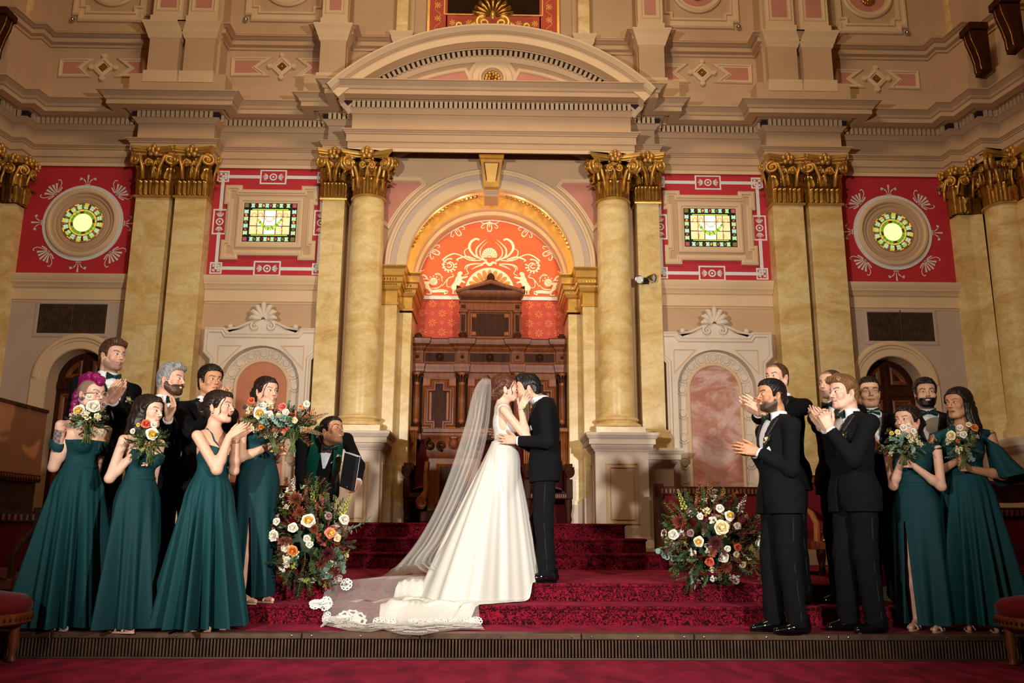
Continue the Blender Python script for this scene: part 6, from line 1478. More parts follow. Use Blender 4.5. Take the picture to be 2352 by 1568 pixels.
# ---------------------------------------------------------------- person builder
M['mouth'] = simple('mouth_line', '4a201c', .6, var=0)
SKIN = {'fair': 'd9a98e', 'pale': 'e3b8a0', 'tan': 'c08a66', 'brown': 'a26f4c', 'olive': 'c99a78', 'deep': '8a5a3c'}
def loft(rings, close=True):
    V = np.concatenate(rings); n = len(rings[0]); Q = []
    for i in range(len(rings)-1):
        a = np.arange(n if close else n-1); b = (a+1) % n
        Q.append(np.stack([i*n+a, i*n+b, (i+1)*n+b, (i+1)*n+a], 1))
    return V, np.concatenate(Q)
def joinq(*vq):
    V, Q, o = [], [], 0
    for v, q in vq:
        if len(v): V.append(v); Q.append(q+o); o += len(v)
    return np.concatenate(V), np.concatenate(Q)
HAIRLINE = {'man': ([-.13, -.075, -.03, -.006, .010, .026, .040, .055, .075, .10, .13], [-.080, -.074, -.040, .010, -.005, -.028, .028, .050, .066, .070, .070]),
            'woman': ([-.13, -.075, -.03, -.005, .02, .040, .06, .085, .10, .13], [-.098, -.092, -.050, -.012, -.012, .016, .046, .068, .070, .070])}
HAIRLINE['man'] = ([-.13, -.085, -.050, -.030, -.008, .008, .024, .036, .050, .070, .095, .13], [-.085, -.080, -.045, .004, .012, -.020, -.026, .026, .050, .066, .072, .072])
def hair_mesh(style, hs, fem, root, R, t, mat, name='hair', extra=None):
    base = [ell((0, -.012, .036), (.0745, .095, .082), .02), ell((0, .045, .040), (.060, .042, .052), .03), ell((0, -.045, -.03), (.058, .055, .06), .03)]
    lo, hi = np.array((-.14, -.20, -.16)), np.array((.14, .15, .19))
    if style == 'long': lo = np.array((-.17, -.22, -.48))
    if style == 'half': lo = np.array((-.17, -.22, -.36))
    g = Grid(lo, hi, .005 if style not in ('long', 'half') else .006); F = g.field()
    X, Y, Z = g.xyz((slice(None),)*3)
    th = {'short': .007, 'buzz': .003, 'curly': .012, 'quiff': .008, 'updo': .010, 'long': .012, 'half': .011, 'bride': .010, 'braid': .001, 'flow': .009}[style]
    paint(g, F, base, th)
    if style == 'short': paint(g, F, [ell((0, .004, .072), (.066, .088, .052), .02)], .006)
    if style == 'quiff':
        paint(g, F, [ell((0, .0, .078), (.064, .088, .052), .02), cap((-.04, .072, .094), (.045, .078, .098), .024, .026, .02), cap((0, .05, .118), (.01, -.05, .112), .022, .016, .03)], .004)
    if style == 'curly':
        paint(g, F, [ell((0, -.005, .060), (.078, .098, .070), .02)], .010)
    if style == 'flow':
        paint(g, F, [ell((0, -.01, .062), (.076, .096, .068), .02), cap((.03, .085, .07), (.075, .05, .0), .016, .012, .02), cap((-.03, .085, .07), (-.075, .05, .0), .016, .012, .02)], .010)
    if style in ('updo', 'bride', 'long', 'half'):
        paint(g, F, [cap((.0, .080, .085), (.074, .03, .02), .014, .012, .02), cap((.0, .080, .085), (-.074, .03, .02), .014, .012, .02), ell((0, -.02, .065), (.072, .088, .062), .02)], .006)
    xs, zs = HAIRLINE['woman' if fem else 'man']
    hl = np.interp(Y, xs, zs)
    if style == 'braid':      # cropped sides, braid along the crown
        F = g.field(); k = 15
        for i in range(k):
            a = i/(k-1); ang = 1.15-a*4.2; r = .112
            c = np.array((.014*((-1)**i), -.012+r*1.05*math.sin(ang), .040+r*math.cos(ang))) if a < .56 else np.array((.016*((-1)**i), -.128-.012*math.sin((a-.56)*5), -.005-(a-.56)*.36))
            paint(g, F, [ell(c, (.030, .026, .027), .014)])
        paint(g, F, [cap((0, .07, .10), (0, -.06, .122), .030, .034, .03), cap((0, -.06, .118), (0, -.115, .03), .034, .030, .03), cap((0, -.12, .02), (0, -.13, -.14), .026, .022, .03)])
    else:
        clip = (hl-Z)*.8
        if style == 'buzz': clip = np.maximum(clip, -.9)
        ear = np.minimum.reduce([np.sqrt(((X-sx*.078)/.6)**2+(Y+.010)**2+((Z+.012)*.8)**2) for sx in (-1, 1)])-.026
        F = np.maximum(F, clip); 
        if not fem: F = np.maximum(F, -ear)
        else: F = np.maximum(F, -(ear+.006)) if style in ('updo', 'bride') else F
    rip = .0022*np.sin(X*330+6*np.sin(Z*28+Y*14))+.0012*np.sin(Y*260+Z*190)
    if style == 'curly': rip = .0035*np.sin(X*210+3)*np.sin(Y*210)*np.sin(Z*210+1)*1.6
    if style == 'buzz': rip = 0
    if style == 'braid': rip = .0018*np.sin(X*420+Z*300)
    F = F+rip
    if style in ('updo', 'bride'):
        F2 = g.field(); bz = -.005 if style == 'updo' else -.03
        rr_ = random.Random(5)
        for i in range(12):
            a = i*2*PI/12; paint(g, F2, [ell((.042*math.cos(a), -.118+.012*math.sin(i*2.), bz+.040*math.sin(a)), (.022, .026, .022), .012)])
        paint(g, F2, [ell((0, -.122, bz), (.036, .036, .036), .012)])
        for i in range(7): a = i/6; paint(g, F2, [ell((.079-.03*a**2, -.02-.08*a, .045-.05*a+.006*math.sin(i*2.4)), (.013, .02, .017), .01), ell((-.079+.03*a**2, -.02-.08*a, .045-.05*a), (.013, .02, .017), .01)])
        F2 += .0020*np.sin(X*300+Z*240+Y*100); F = smin(F, F2, .01)
    if style in ('long', 'half'):
        F2 = g.field(); L_ = .43 if style == 'long' else .33
        for i in range(13):
            a = -2.15+4.3*i/12; sx, cy = math.sin(a), -math.cos(a)
            if cy > .45: cy = .45
            p0 = np.array((.070*sx, -.02+.080*cy, .045)); p1 = np.array((.084*sx, -.03+.085*cy, -.06)); p2 = np.array((.098*sx+.006*math.sin(i*3), -.045+.080*cy, -.18)); p3 = np.array((.095*sx+.012*math.sin(i*5), -.03+.085*cy+.02*abs(sx), -L_+.05*abs(math.sin(i*2.3))))
            paint(g, F2, [cap(p0, p1, .020, .024, .012), cap(p1, p2, .024, .026, .012), cap(p2, p3, .026, .010, .012)])
        F2 += .0030*np.sin(X*230+Y*190+4*np.sin(Z*22)); F = smin(F, F2, .015)
    V, Q = surface(g, F)
    V = (V*hs)@R.T+t
    return npmesh(name, V, Q, mat, root)
def thin(ob, idx, ratio):
    """fewer triangles where clothes hide the skin"""
    vg = ob.vertex_groups.new(name='hidden'); vg.add(idx.tolist(), 1., 'REPLACE')
    md = ob.modifiers.new('thin', 'DECIMATE'); md.ratio = float(ratio); md.vertex_group = 'hidden'
    ev = ob.evaluated_get(bpy.context.evaluated_depsgraph_get()); me = bpy.data.meshes.new_from_object(ev); ob.modifiers.clear(); old = ob.data; ob.data = me; bpy.data.meshes.remove(old); ob.vertex_groups.clear()
def march(prims, x, z, y0=.16, n=46):
    """front surface depth of the head at (x, z), head frame"""
    x, z = np.broadcast_arrays(np.asarray(x, float), np.asarray(z, float)); y = np.full(x.shape, y0)
    for _ in range(n): y = y-np.clip(at_points(prims, np.stack([x, y, z], -1)), -.003, .02)*.8
    return y
def person(label, X, Y, Z, a, H, fem=False, skin='fair', lean=0., side=0., turn=0., head=None, hands=(None, None), outfit='suit', hs=1., broad=1., cat='person', hints=(None, None), **o):
    a_ = math.radians(a); rz = PI+a_; c, s = math.cos(rz), math.sin(rz)
    root = empty('person', (X, Y, Z), rz, label, cat)
    Rw = np.array([[c, s, 0], [-s, c, 0], [0, 0, 1]])          # world to local
    org = np.array([X, Y, Z]); loc = lambda p: Rw@(np.asarray(p, float)-org); ldir = lambda v: unit(Rw@np.asarray(v, float))
    k = H/1.75; J = joints(H, fem, lean, side, turn)
    hd = dict(face=a, pitch=0., tilt=0., style='short', hair='dark', smile=.6, dx=0., dy=0.); hd.update(head or {})
    RH = rotz3(math.radians(hd['face'])-a_)@rotx3(math.radians(hd['pitch']))@roty3(math.radians(hd['tilt']))
    tH = J['up'](0, .020, H-.118*hs)+np.array([hd['dx'], hd['dy'], 0]) if 'at' not in hd else loc(hd['at'])
    hp = head_prims(fem, hd['smile'], 1.0, hd.get('open', 0.))
    HP = xform(hp, RH, tH, hs)
    tp_ = torso_prims(J, H, fem, broad)
    nk = [cap(tH+RH@np.array((0, -.030, -.055))*hs, J['neck'], (.047 if fem else .056)*hs, (.052 if fem else .062)*k, .035)]
    arms, HPs, sk = [], [], []
    for i, (h, S) in enumerate(zip(hands, (J['SR'], J['SL']))):
        sg = 1 if i == 0 else -1
        if h is None: h = dict(w=org+Rw.T@(S+np.array((sg*.06, .03, -.52*k))), d=(0, 0, -1), n=Rw.T@np.array((-sg, 0, 0)), curl=.25)
        w = loc(h['w']); hint = np.array(hints[i] if hints[i] is not None else (sg*.45, -.5, -.8))
        E, w = elbow(S, w, .172*H, .148*H, hint)
        ra = ((.036, .034, .0245) if fem else (.045, .040, .028)); ra = [r*k*broad for r in ra]
        arms.append((S, E, w, ra)); 
        fd = unit(w-E); d = ldir(h['d']) if 'd' in h else fd
        HPs.append(hand_prims(w, d, ldir(h['n']), sg, h.get('curl', .2), h.get('spread', .2), h.get('thumb', .5), (.93 if fem else 1.05)*k))
    ap = []
    for S, E, w, ra in arms:
        m = E+(w-E)*.3
        ap.append([cap(S, E, ra[0], ra[1], .02), cap(E, m, ra[1], ra[1]*1.02, .02), cap(m, w, ra[1]*1.0, ra[2], .02)])
    o['_skin'] = tp_+nk+[q for A_ in ap for q in A_[:1]]
    # ---- skin: one continuous surface
    allp = HP+tp_+nk+sum(ap, [])+sum(HPs, [])
    lg = []
    ft = o.get('feet', ((.085*k, 0), (-.085*k, 0)))
    for (fx, fy), sg in zip(ft, (1, -1)):
        kn_ = np.array((fx*.9, fy*.5+.02, .285*H)); an = np.array((fx, fy-.02, .055))
        hp_ = np.array((sg*.085*k, 0, .50*H)); lg.append((hp_, kn_, an))
    if fem:
        for hp_, kn_, an in lg: allp = allp+[cap(hp_, kn_, .085*k, .052*k, .03), cap(kn_, kn_+(an-kn_)*.35, .052*k, .054*k, .03), cap(kn_+(an-kn_)*.35, an, .054*k, .031*k, .03), cap(an, (an[0], an[1]+.17*k, .022), .030, .018, .02), cap(an, (an[0], an[1]-.03, .04), .032, .028, .02)]
    b = [bounds(p[1:] if p[0] == 'n' else p, .02) for p in allp]
    lo = np.min([q[0] for q in b], 0); hi = np.max([q[1] for q in b], 0); hi[2] += .01; lo[2] = max(lo[2], 0)
    fine = o.get('res', .005)
    g = Grid(lo, hi, fine, (min(.42*H if fem else .5*H, min(q[0][2] for q in [bounds(p, .02) for p in sum(HPs, [])])), .016))
    F = g.field(); paint(g, F, tp_); paint(g, F, nk); paint(g, F, HP)
    if fem: paint(g, F, allp[-10:])
    for A_ in ap:
        fa = g.field(); paint(g, fa, A_); F = smin(F, fa, .012)
    for A_ in HPs:
        fa = g.field(); paint(g, fa, A_); F = smin(F, fa, .004)
    V, Q = surface(g, F)
    # skin tint from the head frame
    q = ((V-tH)@RH)/hs; base = np.array(lin(SKIN[skin])[:3]); col = np.tile(base, (len(V), 1))
    nearh = (np.abs(q[:, 0]) < .11) & (np.abs(q[:, 1]) < .14) & (np.abs(q[:, 2]) < .15)
    def blend(m, cc): 
        mm = np.clip(m, 0, 1)[:, None]*nearh[:, None]; return col*(1-mm)+np.array(cc)*mm
    col = blend(.30*np.exp(-(((np.abs(q[:, 0])-.042)/.02)**2+((q[:, 2]+.026)/.018)**2))*(q[:, 1] > .02), base*np.array((1.05, .72, .66)))
    lipc = {'nude': base*np.array((.86, .52, .50)), 'red': np.array(lin('8e2f3a')[:3]), 'man': base*np.array((.80, .55, .52))}[hd.get('lips', 'nude' if fem else 'man')]
    w_ = .021+.005*hd['smile']; lz_ = -.0635+.006*hd['smile']*(np.abs(q[:, 0])/w_)**2-hd.get('open', 0)*.5
    col = blend(np.exp(-((np.abs(q[:, 2]-lz_)/(.0078+hd.get('open', 0)*.5))**6))*(np.abs(q[:, 0]) < w_)*(q[:, 1] > .075), lipc)
    if hd.get('open', 0): col = blend((np.abs(q[:, 2]-lz_) < hd['open']*.55)*(np.abs(q[:, 0]) < w_*.75)*(q[:, 1] > .07)*(q[:, 1] < .0905)*1., (.03, .01, .01))
    hc = {'brown': '3a2417', 'dark': '1c110d', 'black': '0f0b0a', 'grey': '4a4340', 'auburn': '3f2415', 'fuchsia': '30221e', 'sandy': '5a3c26', 'shaved': '3a2b26'}[hd['hair']]
    if hd.get('style') == 'buzz' or hd.get('fade'):
        hl = np.interp(q[:, 1], *HAIRLINE['man']); col = blend(np.clip((q[:, 2]-hl)/.012, 0, 1)*(.65*hd['fade'] if hd.get('fade') else .8)*(np.abs(q[:, 0]) < .0745+.006), np.array(lin(hc)[:3])*.8+base*.15)
    if hd.get('stubble'):
        zb_ = np.interp(q[:, 1], [-.03, .0, .015, .03, .05, .08, .12], [-.20, -.03, -.02, -.045, -.052, -.046, -.044])
        m = np.clip((zb_-q[:, 2])/.014, 0, 1)*np.clip((q[:, 1]+.028)/.025, 0, 1)*np.clip((q[:, 2]+.135)/.015, 0, 1); m *= 1-np.exp(-(((q[:, 0])/.024)**2+((q[:, 2]+.063)/.010)**2)**2)
        col = blend(m*hd['stubble'], np.array(lin(hc)[:3]))
    bz = .0245+.006*np.exp(-((np.abs(q[:, 0])-.038)/.014)**2)
    col = blend(.92*np.exp(-(((q[:, 2]-bz)/(.0038 if fem else .0052))**4))*(np.abs(q[:, 0]) > .013)*(np.abs(q[:, 0]) < .053)*(q[:, 1] > .05), np.array(lin(hc)[:3])*.8)
    if fem: col = blend(.35*np.exp(-(((np.abs(q[:, 0])-.031)/.016)**2+((q[:, 2]-.008)/.007)**2))*(q[:, 1] > .06), base*np.array((.55, .40, .38)))
    if 'tattoo' in o:
        i = o['tattoo']; S, E, w, ra = arms[i]; u = unit(E-S); tt = (V-S)@u; out = V-S-np.outer(tt, u); sgn = out@np.array((1. if i == 0 else -1., .15, 0))
        m = (tt > .03)*(tt < .20)*(sgn > .012); pat = .5+.5*np.sin(V[:, 2]*170)*np.sin(V[:, 1]*190+2)
        mm = (m*(.55+.4*pat))[:, None]; col = col*(1-mm)+np.array(lin('29384c')[:3])*mm
    body = npmesh('body', V, Q, 'skin', root, cols=col)
    keep = (np.linalg.norm(q, axis=1) < .17)
    for S, E, w, ra in arms: keep |= np.linalg.norm(V-w, axis=1) < .23
    if fem: keep |= V[:, 2] > .70*H
    if fem and o.get('slit'): keep |= V[:, 2] < .3
    thin(body, np.where(~keep)[0], (keep.sum()+.10*(~keep).sum())/len(V))
    # ---- eyes, lashes, teeth as small curved pieces of the head
    for sx in (-1, 1):
        eu = np.linspace(-1, 1, 9); ev = np.linspace(-1, 1, 5); op = hd.get('eyes', 1.)
        if op > 0:
            gx = sx*.031+.0135*eu[:, None]+0*ev[None, :]; gz = .002+.0054*op*ev[None, :]*np.sqrt(np.maximum(0, 1-eu[:, None]**2))+.0012*eu[:, None]*sx
            gy = march(hp, gx, gz)+.0012+.0016*(1-eu[:, None]**2)
            P = np.stack([gx, gy, gz], -1)*hs@RH.T+tH; m = MB().grid(P.tolist()); e = m.build('eye', 'eye_white', root, True)
            ix = sx*.031+hd.get('look', 0)*.006; t_ = np.linspace(0, 2*PI, 13)[:-1]; rr2 = np.array((.0, .0052))
            gx = ix+rr2[:, None]*np.cos(t_)[None, :]; gz = .0025+rr2[:, None]*np.sin(t_)[None, :]*min(1, op*.95)
            gy = march(hp, gx, gz)+.0034; P = np.stack([gx, gy, gz], -1)*hs@RH.T+tH; MB().grid(P.tolist(), cv=True).build('iris', 'iris', e, True)
        gx = sx*.031+.0150*eu; gz = .002+(.0056*op if op > 0 else -.0035)*np.sqrt(np.maximum(0, 1-eu**2))*(1 if op > 0 else .9)+.0014*eu*sx
        gy = march(hp, gx, gz)+.0022; P = np.stack([gx, gy, gz], -1)*hs@RH.T+tH
        MB().tube(P.tolist(), [.0008+.0012*math.sin(PI*i/8) for i in range(9)], 5).build('eyelashes', 'lash', root, 'all')
    if hd.get('teeth'):
        eu = np.linspace(-1, 1, 9); w2 = w_*.78; zz = -.0632+.0045*hd['smile']*eu**2
        rows = [np.stack([w2*eu, march(hp, w2*eu, zz+dz)+.0012, zz+dz], -1) for dz in (-.0034*(1-.5*1), .0028)]
        rows = [np.where((np.abs(eu) > .99)[:, None], rows[1], r) for r in rows]
        P = np.stack(rows, 1)*hs@RH.T+tH; MB().grid(P.tolist()).build('teeth', 'teeth', root, True)
    eu = np.linspace(-1, 1, 11); wm = w_*(1.0+.12*hd['smile']); gz = -.0635+.0085*hd['smile']*eu**2-hd.get('open', 0)*.3
    if not hd.get('open', 0) and not hd.get('teeth'):
        gy = march(hp, wm*eu, gz)+.0006; P = np.stack([wm*eu, gy, gz], -1)*hs@RH.T+tH
        MB().tube(P.tolist(), [.0007+.0011*math.sin(PI*i/10) for i in range(11)], 5).build('mouth_line', 'mouth', root, 'all')
    if hd['style'] != 'none': hair_mesh(hd['style'], hs, fem, root, RH, tH, HAIRC[hd['hair']])
    if hd.get('beard'):
        g2 = Grid((-.09, -.04, -.15), (.09, .13, .0), .0045); F2 = paint(g2, g2.field(), head_prims(fem, hd['smile']), .0055*hd['beard']); x2, y2, z2 = g2.xyz((slice(None),)*3)
        zb_ = np.interp(y2, [-.03, .0, .015, .03, .05, .08, .12], [-.20, -.025, -.015, -.042, -.050, -.043, -.040])
        mo = np.sqrt((x2/2.4)**2+(z2+.0635)**2)-.0085
        F2 = np.maximum.reduce([F2+0*zb_, (z2-zb_)+0*F2, np.where(y2 > .06, -mo, -1)+0*F2, (-.122-z2)+0*F2, (-.012-y2)+0*F2])+.0012*np.sin(x2*400)*np.sin(z2*380)
        V2, Q2 = surface(g2, F2); npmesh('beard', (V2*hs)@RH.T+tH, Q2, HAIRC[hd.get('beardc', hd['hair'])], root)
    # ---- clothes
    gl = lo-.05; gh = hi+.05; P_ = J['P']; R_ = J['R']
    def unlean(g):
        x, y, z = g.xyz((slice(None),)*3); p = (x-P_[0], y-P_[1], z-P_[2])
        return [R_[0, i]*p[0]+R_[1, i]*p[1]+R_[2, i]*p[2]+P_[i] for i in range(3)]
    if outfit == 'suit': suit(root, J, H, k, tp_, arms, nk, tH, RH, hs, lg, ft, gl, gh, unlean, o)
    else: dress(root, J, H, k, tp_, arms, lg, gl, gh, unlean, o, broad)
    J.update(root=root, tH=tH, RH=RH, hs=hs, arms=arms, loc=loc, k=k, hp=hp, org=org, Rw=Rw, tp=tp_)
    return J
def suit(root, J, H, k, tp_, arms, nk, tH, RH, hs, lg, ft, gl, gh, unlean, o):
    wool = o.get('wool', 'wool'); zhem = .455*H
    g = Grid((gl[0], gl[1], zhem-.06), (gh[0], gh[1], min(gh[2], .93*H+.1)), .0095)
    UX, UY, UZ = unlean(g)
    T_ = paint(g, g.field(), tp_)
    legs_top = paint(g, g.field(), [cap(q[0]+np.array((0, 0, .06)), q[0]+(q[1]-q[0])*.2, .11*k, .115*k, .08) for q in lg])
    J_ = smin(T_-.018, legs_top-.012, .06); SL_ = g.field()
    for S, E, w, ra in arms:
        fa = g.field(); u = unit(w-E); e = w-u*.015
        paint(g, fa, [cap(S, E, ra[0]+.014, ra[1]+.012, .03), cap(E, e, ra[1]+.012, ra[2]+.014, .03)])
        fr = 1-np.clip(np.abs((UX-E[0])*0+np.sqrt((g.xyz((slice(None),)*3)[0]-E[0])**2+(g.xyz((slice(None),)*3)[1]-E[1])**2+(g.xyz((slice(None),)*3)[2]-E[2])**2))/.16, 0, 1)
        x, y, z = g.xyz((slice(None),)*3)
        tt = (x-S[0])*u[0]+(y-S[1])*u[1]+(z-S[2])*u[2]
        fa = fa-.004*fr*np.sin(tt*170+(x-y)*60)
        cut = (x-e[0])*u[0]+(y-e[1])*u[1]+(z-e[2])*u[2]
        near = np.sqrt((x-e[0])**2+(y-e[1])**2+(z-e[2])**2)
        fa = np.where(near < .14, np.maximum(fa, cut), fa)
        SL_ = smin(SL_, fa.astype(np.float32), .0)
    J_ += .0025*np.sin(UZ*55+UX*22+UY*35)*np.clip((.72*H-UZ)/(.2*H), 0, 1)
    zb_, zn = .655*H, .835*H
    wv = .010+.072*k*np.clip((UZ-zb_)/(zn-zb_), 0, 1.1)
    front = UY > .0
    cut = np.maximum.reduce([np.abs(UX)-wv, zb_-UZ, -(UY-.01)])
    split = np.maximum.reduce([np.abs(UX)-.004-.12*np.clip((zb_-.07*H-UZ), 0, 1), UZ-(zb_-.07*H), -(UY-.02)])     # the skirts part below the button
    vent = np.maximum.reduce([np.abs(UX-0)-.004-.05*np.clip(.54*H-UZ, 0, 1), UZ-.55*H, UY+.03])
    Fj = smin(np.maximum.reduce([J_, -cut, -split, -vent, zhem-UZ]).astype(np.float32), SL_, .022)
    npmesh('jacket', *surface(g, Fj), wool, root)
    lap = np.maximum.reduce([np.minimum(J_, T_-.018)-.006, np.abs(np.abs(UX)-wv-.020*k*np.clip((UZ-zb_)/(.12*H), .2, 1.25))-.020*k*np.clip((UZ-zb_)/(.12*H), .2, 1.25), zb_-UZ, UZ-zn, -(UY-.015)])
    nkf = paint(g, g.field(), nk)
    coll = np.maximum.reduce([nkf-.030, UZ-.855*H+.25*np.maximum(UY, 0), .815*H-UZ, np.maximum(UY-.0, -.02)])
    npmesh('lapels', *surface(g, np.minimum(lap, coll)), 'lapel_satin', root)
    g2 = Grid((-.26*k, gl[1], .58*H), (.26*k, gh[1], .93*H), .0095); UX, UY, UZ = unlean(g2)
    T2 = paint(g2, g2.field(), tp_); n2 = paint(g2, g2.field(), nk)
    sh = np.maximum.reduce([T2-.008, .60*H-UZ, -UY, np.abs(UX)-.13*k])
    ct = .868*H-.30*np.maximum(UY, 0)
    sc = np.maximum.reduce([n2-.012, UZ-ct, .82*H-UZ])
    so = npmesh('shirt', *surface(g2, np.minimum(sh, sc)), 'shirt', root)
    # cuffs
    for S, E, w, ra in arms:
        u = unit(w-E); MB().tube([w-u*.05, w-u*.002], [ra[2]+.012, ra[2]+.010], 14).build('cuff', 'shirt', root, 40)
    # bow tie, boutonniere, pocket square placed on the chest
    def chest(x, z, off=.0):
        y = .25
        for _ in range(60):
            p = J['up'](x, y, z); y -= float(np.clip(at_points(tp_, p[None])[0]-.018-off, -.004, .02))*.8
        return J['up'](x, y, z)
    cen = np.array(tH)+RH@np.array((0, .0, 0)); 
    tz_ = .842*H; 
    y = .2
    for _ in range(50):
        p = J['up'](0, y, tz_); y -= float(np.clip(min(at_points(nk, p[None])[0], at_points(tp_, p[None])[0])-.014, -.004, .02))*.8
    c = J['up'](0, y+.012, tz_); R4 = Matrix([list(r) for r in R_to(J['R'])])
    tie = o.get('tie', 'green_satin_dark')
    m = MB()
    for sx in (-1, 1):
        P = []
        for i in range(6):
            t = i/5; wz = .010+.026*t**.7; row = []
            for kx in range(8):
                an = 2*PI*kx/8; row.append((sx*(.008+.058*t), .012*math.cos(an)*(1.2-.5*t), wz*math.sin(an)+.002*math.sin(an*3)))
            P.append(row)
        m.grid(P, cv=True)
    m.ball((0, .008, 0), (.013, .014, .015), 8, 6)
    m.xf(Matrix.Translation(c) @ R4); m.build('bow_tie', tie, root, 'all')
    if o.get('bout', True):
        c = chest(-.105*k, .745*H, .01); boutonniere(root, c, J['R'])
    if o.get('square', True):
        c = [chest(-.085*k-dx, .695*H+dz, .006) for dx, dz in ((-.025, 0), (.03, .004), (.012, .045), (-.008, .03))]
        MB().add([tuple(p) for p in c]+[tuple(p-J['R']@np.array((0, .012, 0))) for p in c], [(0, 1, 2, 3), (7, 6, 5, 4), (0, 4, 5, 1), (1, 5, 6, 2), (2, 6, 7, 3), (3, 7, 4, 0)]).build('pocket_square', 'shirt', root)
    # trousers and shoes
    b3 = [min(f[1] for f in ft)-.22, max(f[1] for f in ft)+.22]
    g3 = Grid((min(-.22*k, min(f[0] for f in ft)-.12), min(-.2, b3[0]), .03), (max(.22*k, max(f[0] for f in ft)+.12), max(.2, b3[1]), .56*H), .0125)
    F3 = g3.field(); paint(g3, F3, [ell((0, -.006, .53*H), np.array((.158, .118, .12))*k, .05)], .006); x, y, z = g3.xyz((slice(None),)*3)
    for hp_, kn_, an in lg:
        f = g3.field(); paint(g3, f, [cap(hp_, kn_, .098*k, .078*k, .03), cap(kn_, an+np.array((0, .015, .0)), .078*k, .068*k, .03)])
        f = f-.005*np.clip((.22-z)/.2, 0, 1)*np.sin(z*85+y*30)-.003*np.sin(z*30+x*60); F3 = smin(F3, f.astype(np.float32), .02)
    F3 = np.maximum(F3, .045-z+.25*np.maximum(0, y-an[1]-.02)*0)
    tr_ = npmesh('trousers', *surface(g3, F3), wool, root)
    for (fx, fy), sg in zip(ft, (1, -1)):
        hp_, kn_, an = lg[0 if sg > 0 else 1]; an = an+np.array((0, .015, 0)); pts = []
        for t in np.linspace(.12, 1.9, 9):
            c_ = hp_+(kn_-hp_)*t if t < 1 else kn_+(an-kn_)*(t-1); r_ = (.098-.020*t if t < 1 else .078-.010*(t-1))*k; pts.append((c_[0]+sg*(r_-.004), c_[1], c_[2]))
        MB().tube(pts, .007, 5).build('satin_stripe', 'braid_stripe', tr_, 'all')
        shoe(root, fx, fy-.02)
def R_to(R): 
    m = np.eye(4); m[:3, :3] = R; return m
SHOE = None
def shoe(root, fx, fy):
    global SHOE
    if SHOE is None:
        g = Grid((-.07, -.11, -.02), (.07, .25, .13), .006); F = paint(g, g.field(), [cap((0, -.045, .042), (0, .05, .045), .040, .042, .03), cap((0, .05, .042), (0, .175, .026), .044, .030, .03), cap((0, -.02, .07), (0, -.03, .10), .042, .045, .03)]); z = g.z[None, None, :]
        F = np.maximum(F, .012-z)
        V, Q = surface(g, F); me_ = npmesh('shoe', V, Q, 'patent', root); sole = MB().box(-.001, .001, 0, .001, 0, .001)
        SHOE = me_.data; bpy.data.objects.remove(me_)
        out = [(.044*math.cos(t)*(1-.15*math.sin(t)), .07+.135*math.sin(t)) for t in np.linspace(0, 2*PI, 25)[:-1]]
        m = MB(); n = 24; m.add([(x, y, 0) for x, y in out]+[(x, y, .013) for x, y in out], [tuple(range(n))[::-1], tuple(range(n, 2*n))]+[(i, (i+1) % n, (i+1) % n+n, i+n) for i in range(n)])
        SHOE['sole'] = m.mesh('sole', 'patent').name
    o = inst(SHOE, 'shoe', root, T(fx, fy, .002)); inst(bpy.data.meshes[SHOE['sole']], 'sole', o, T(0, -.0, -.002))
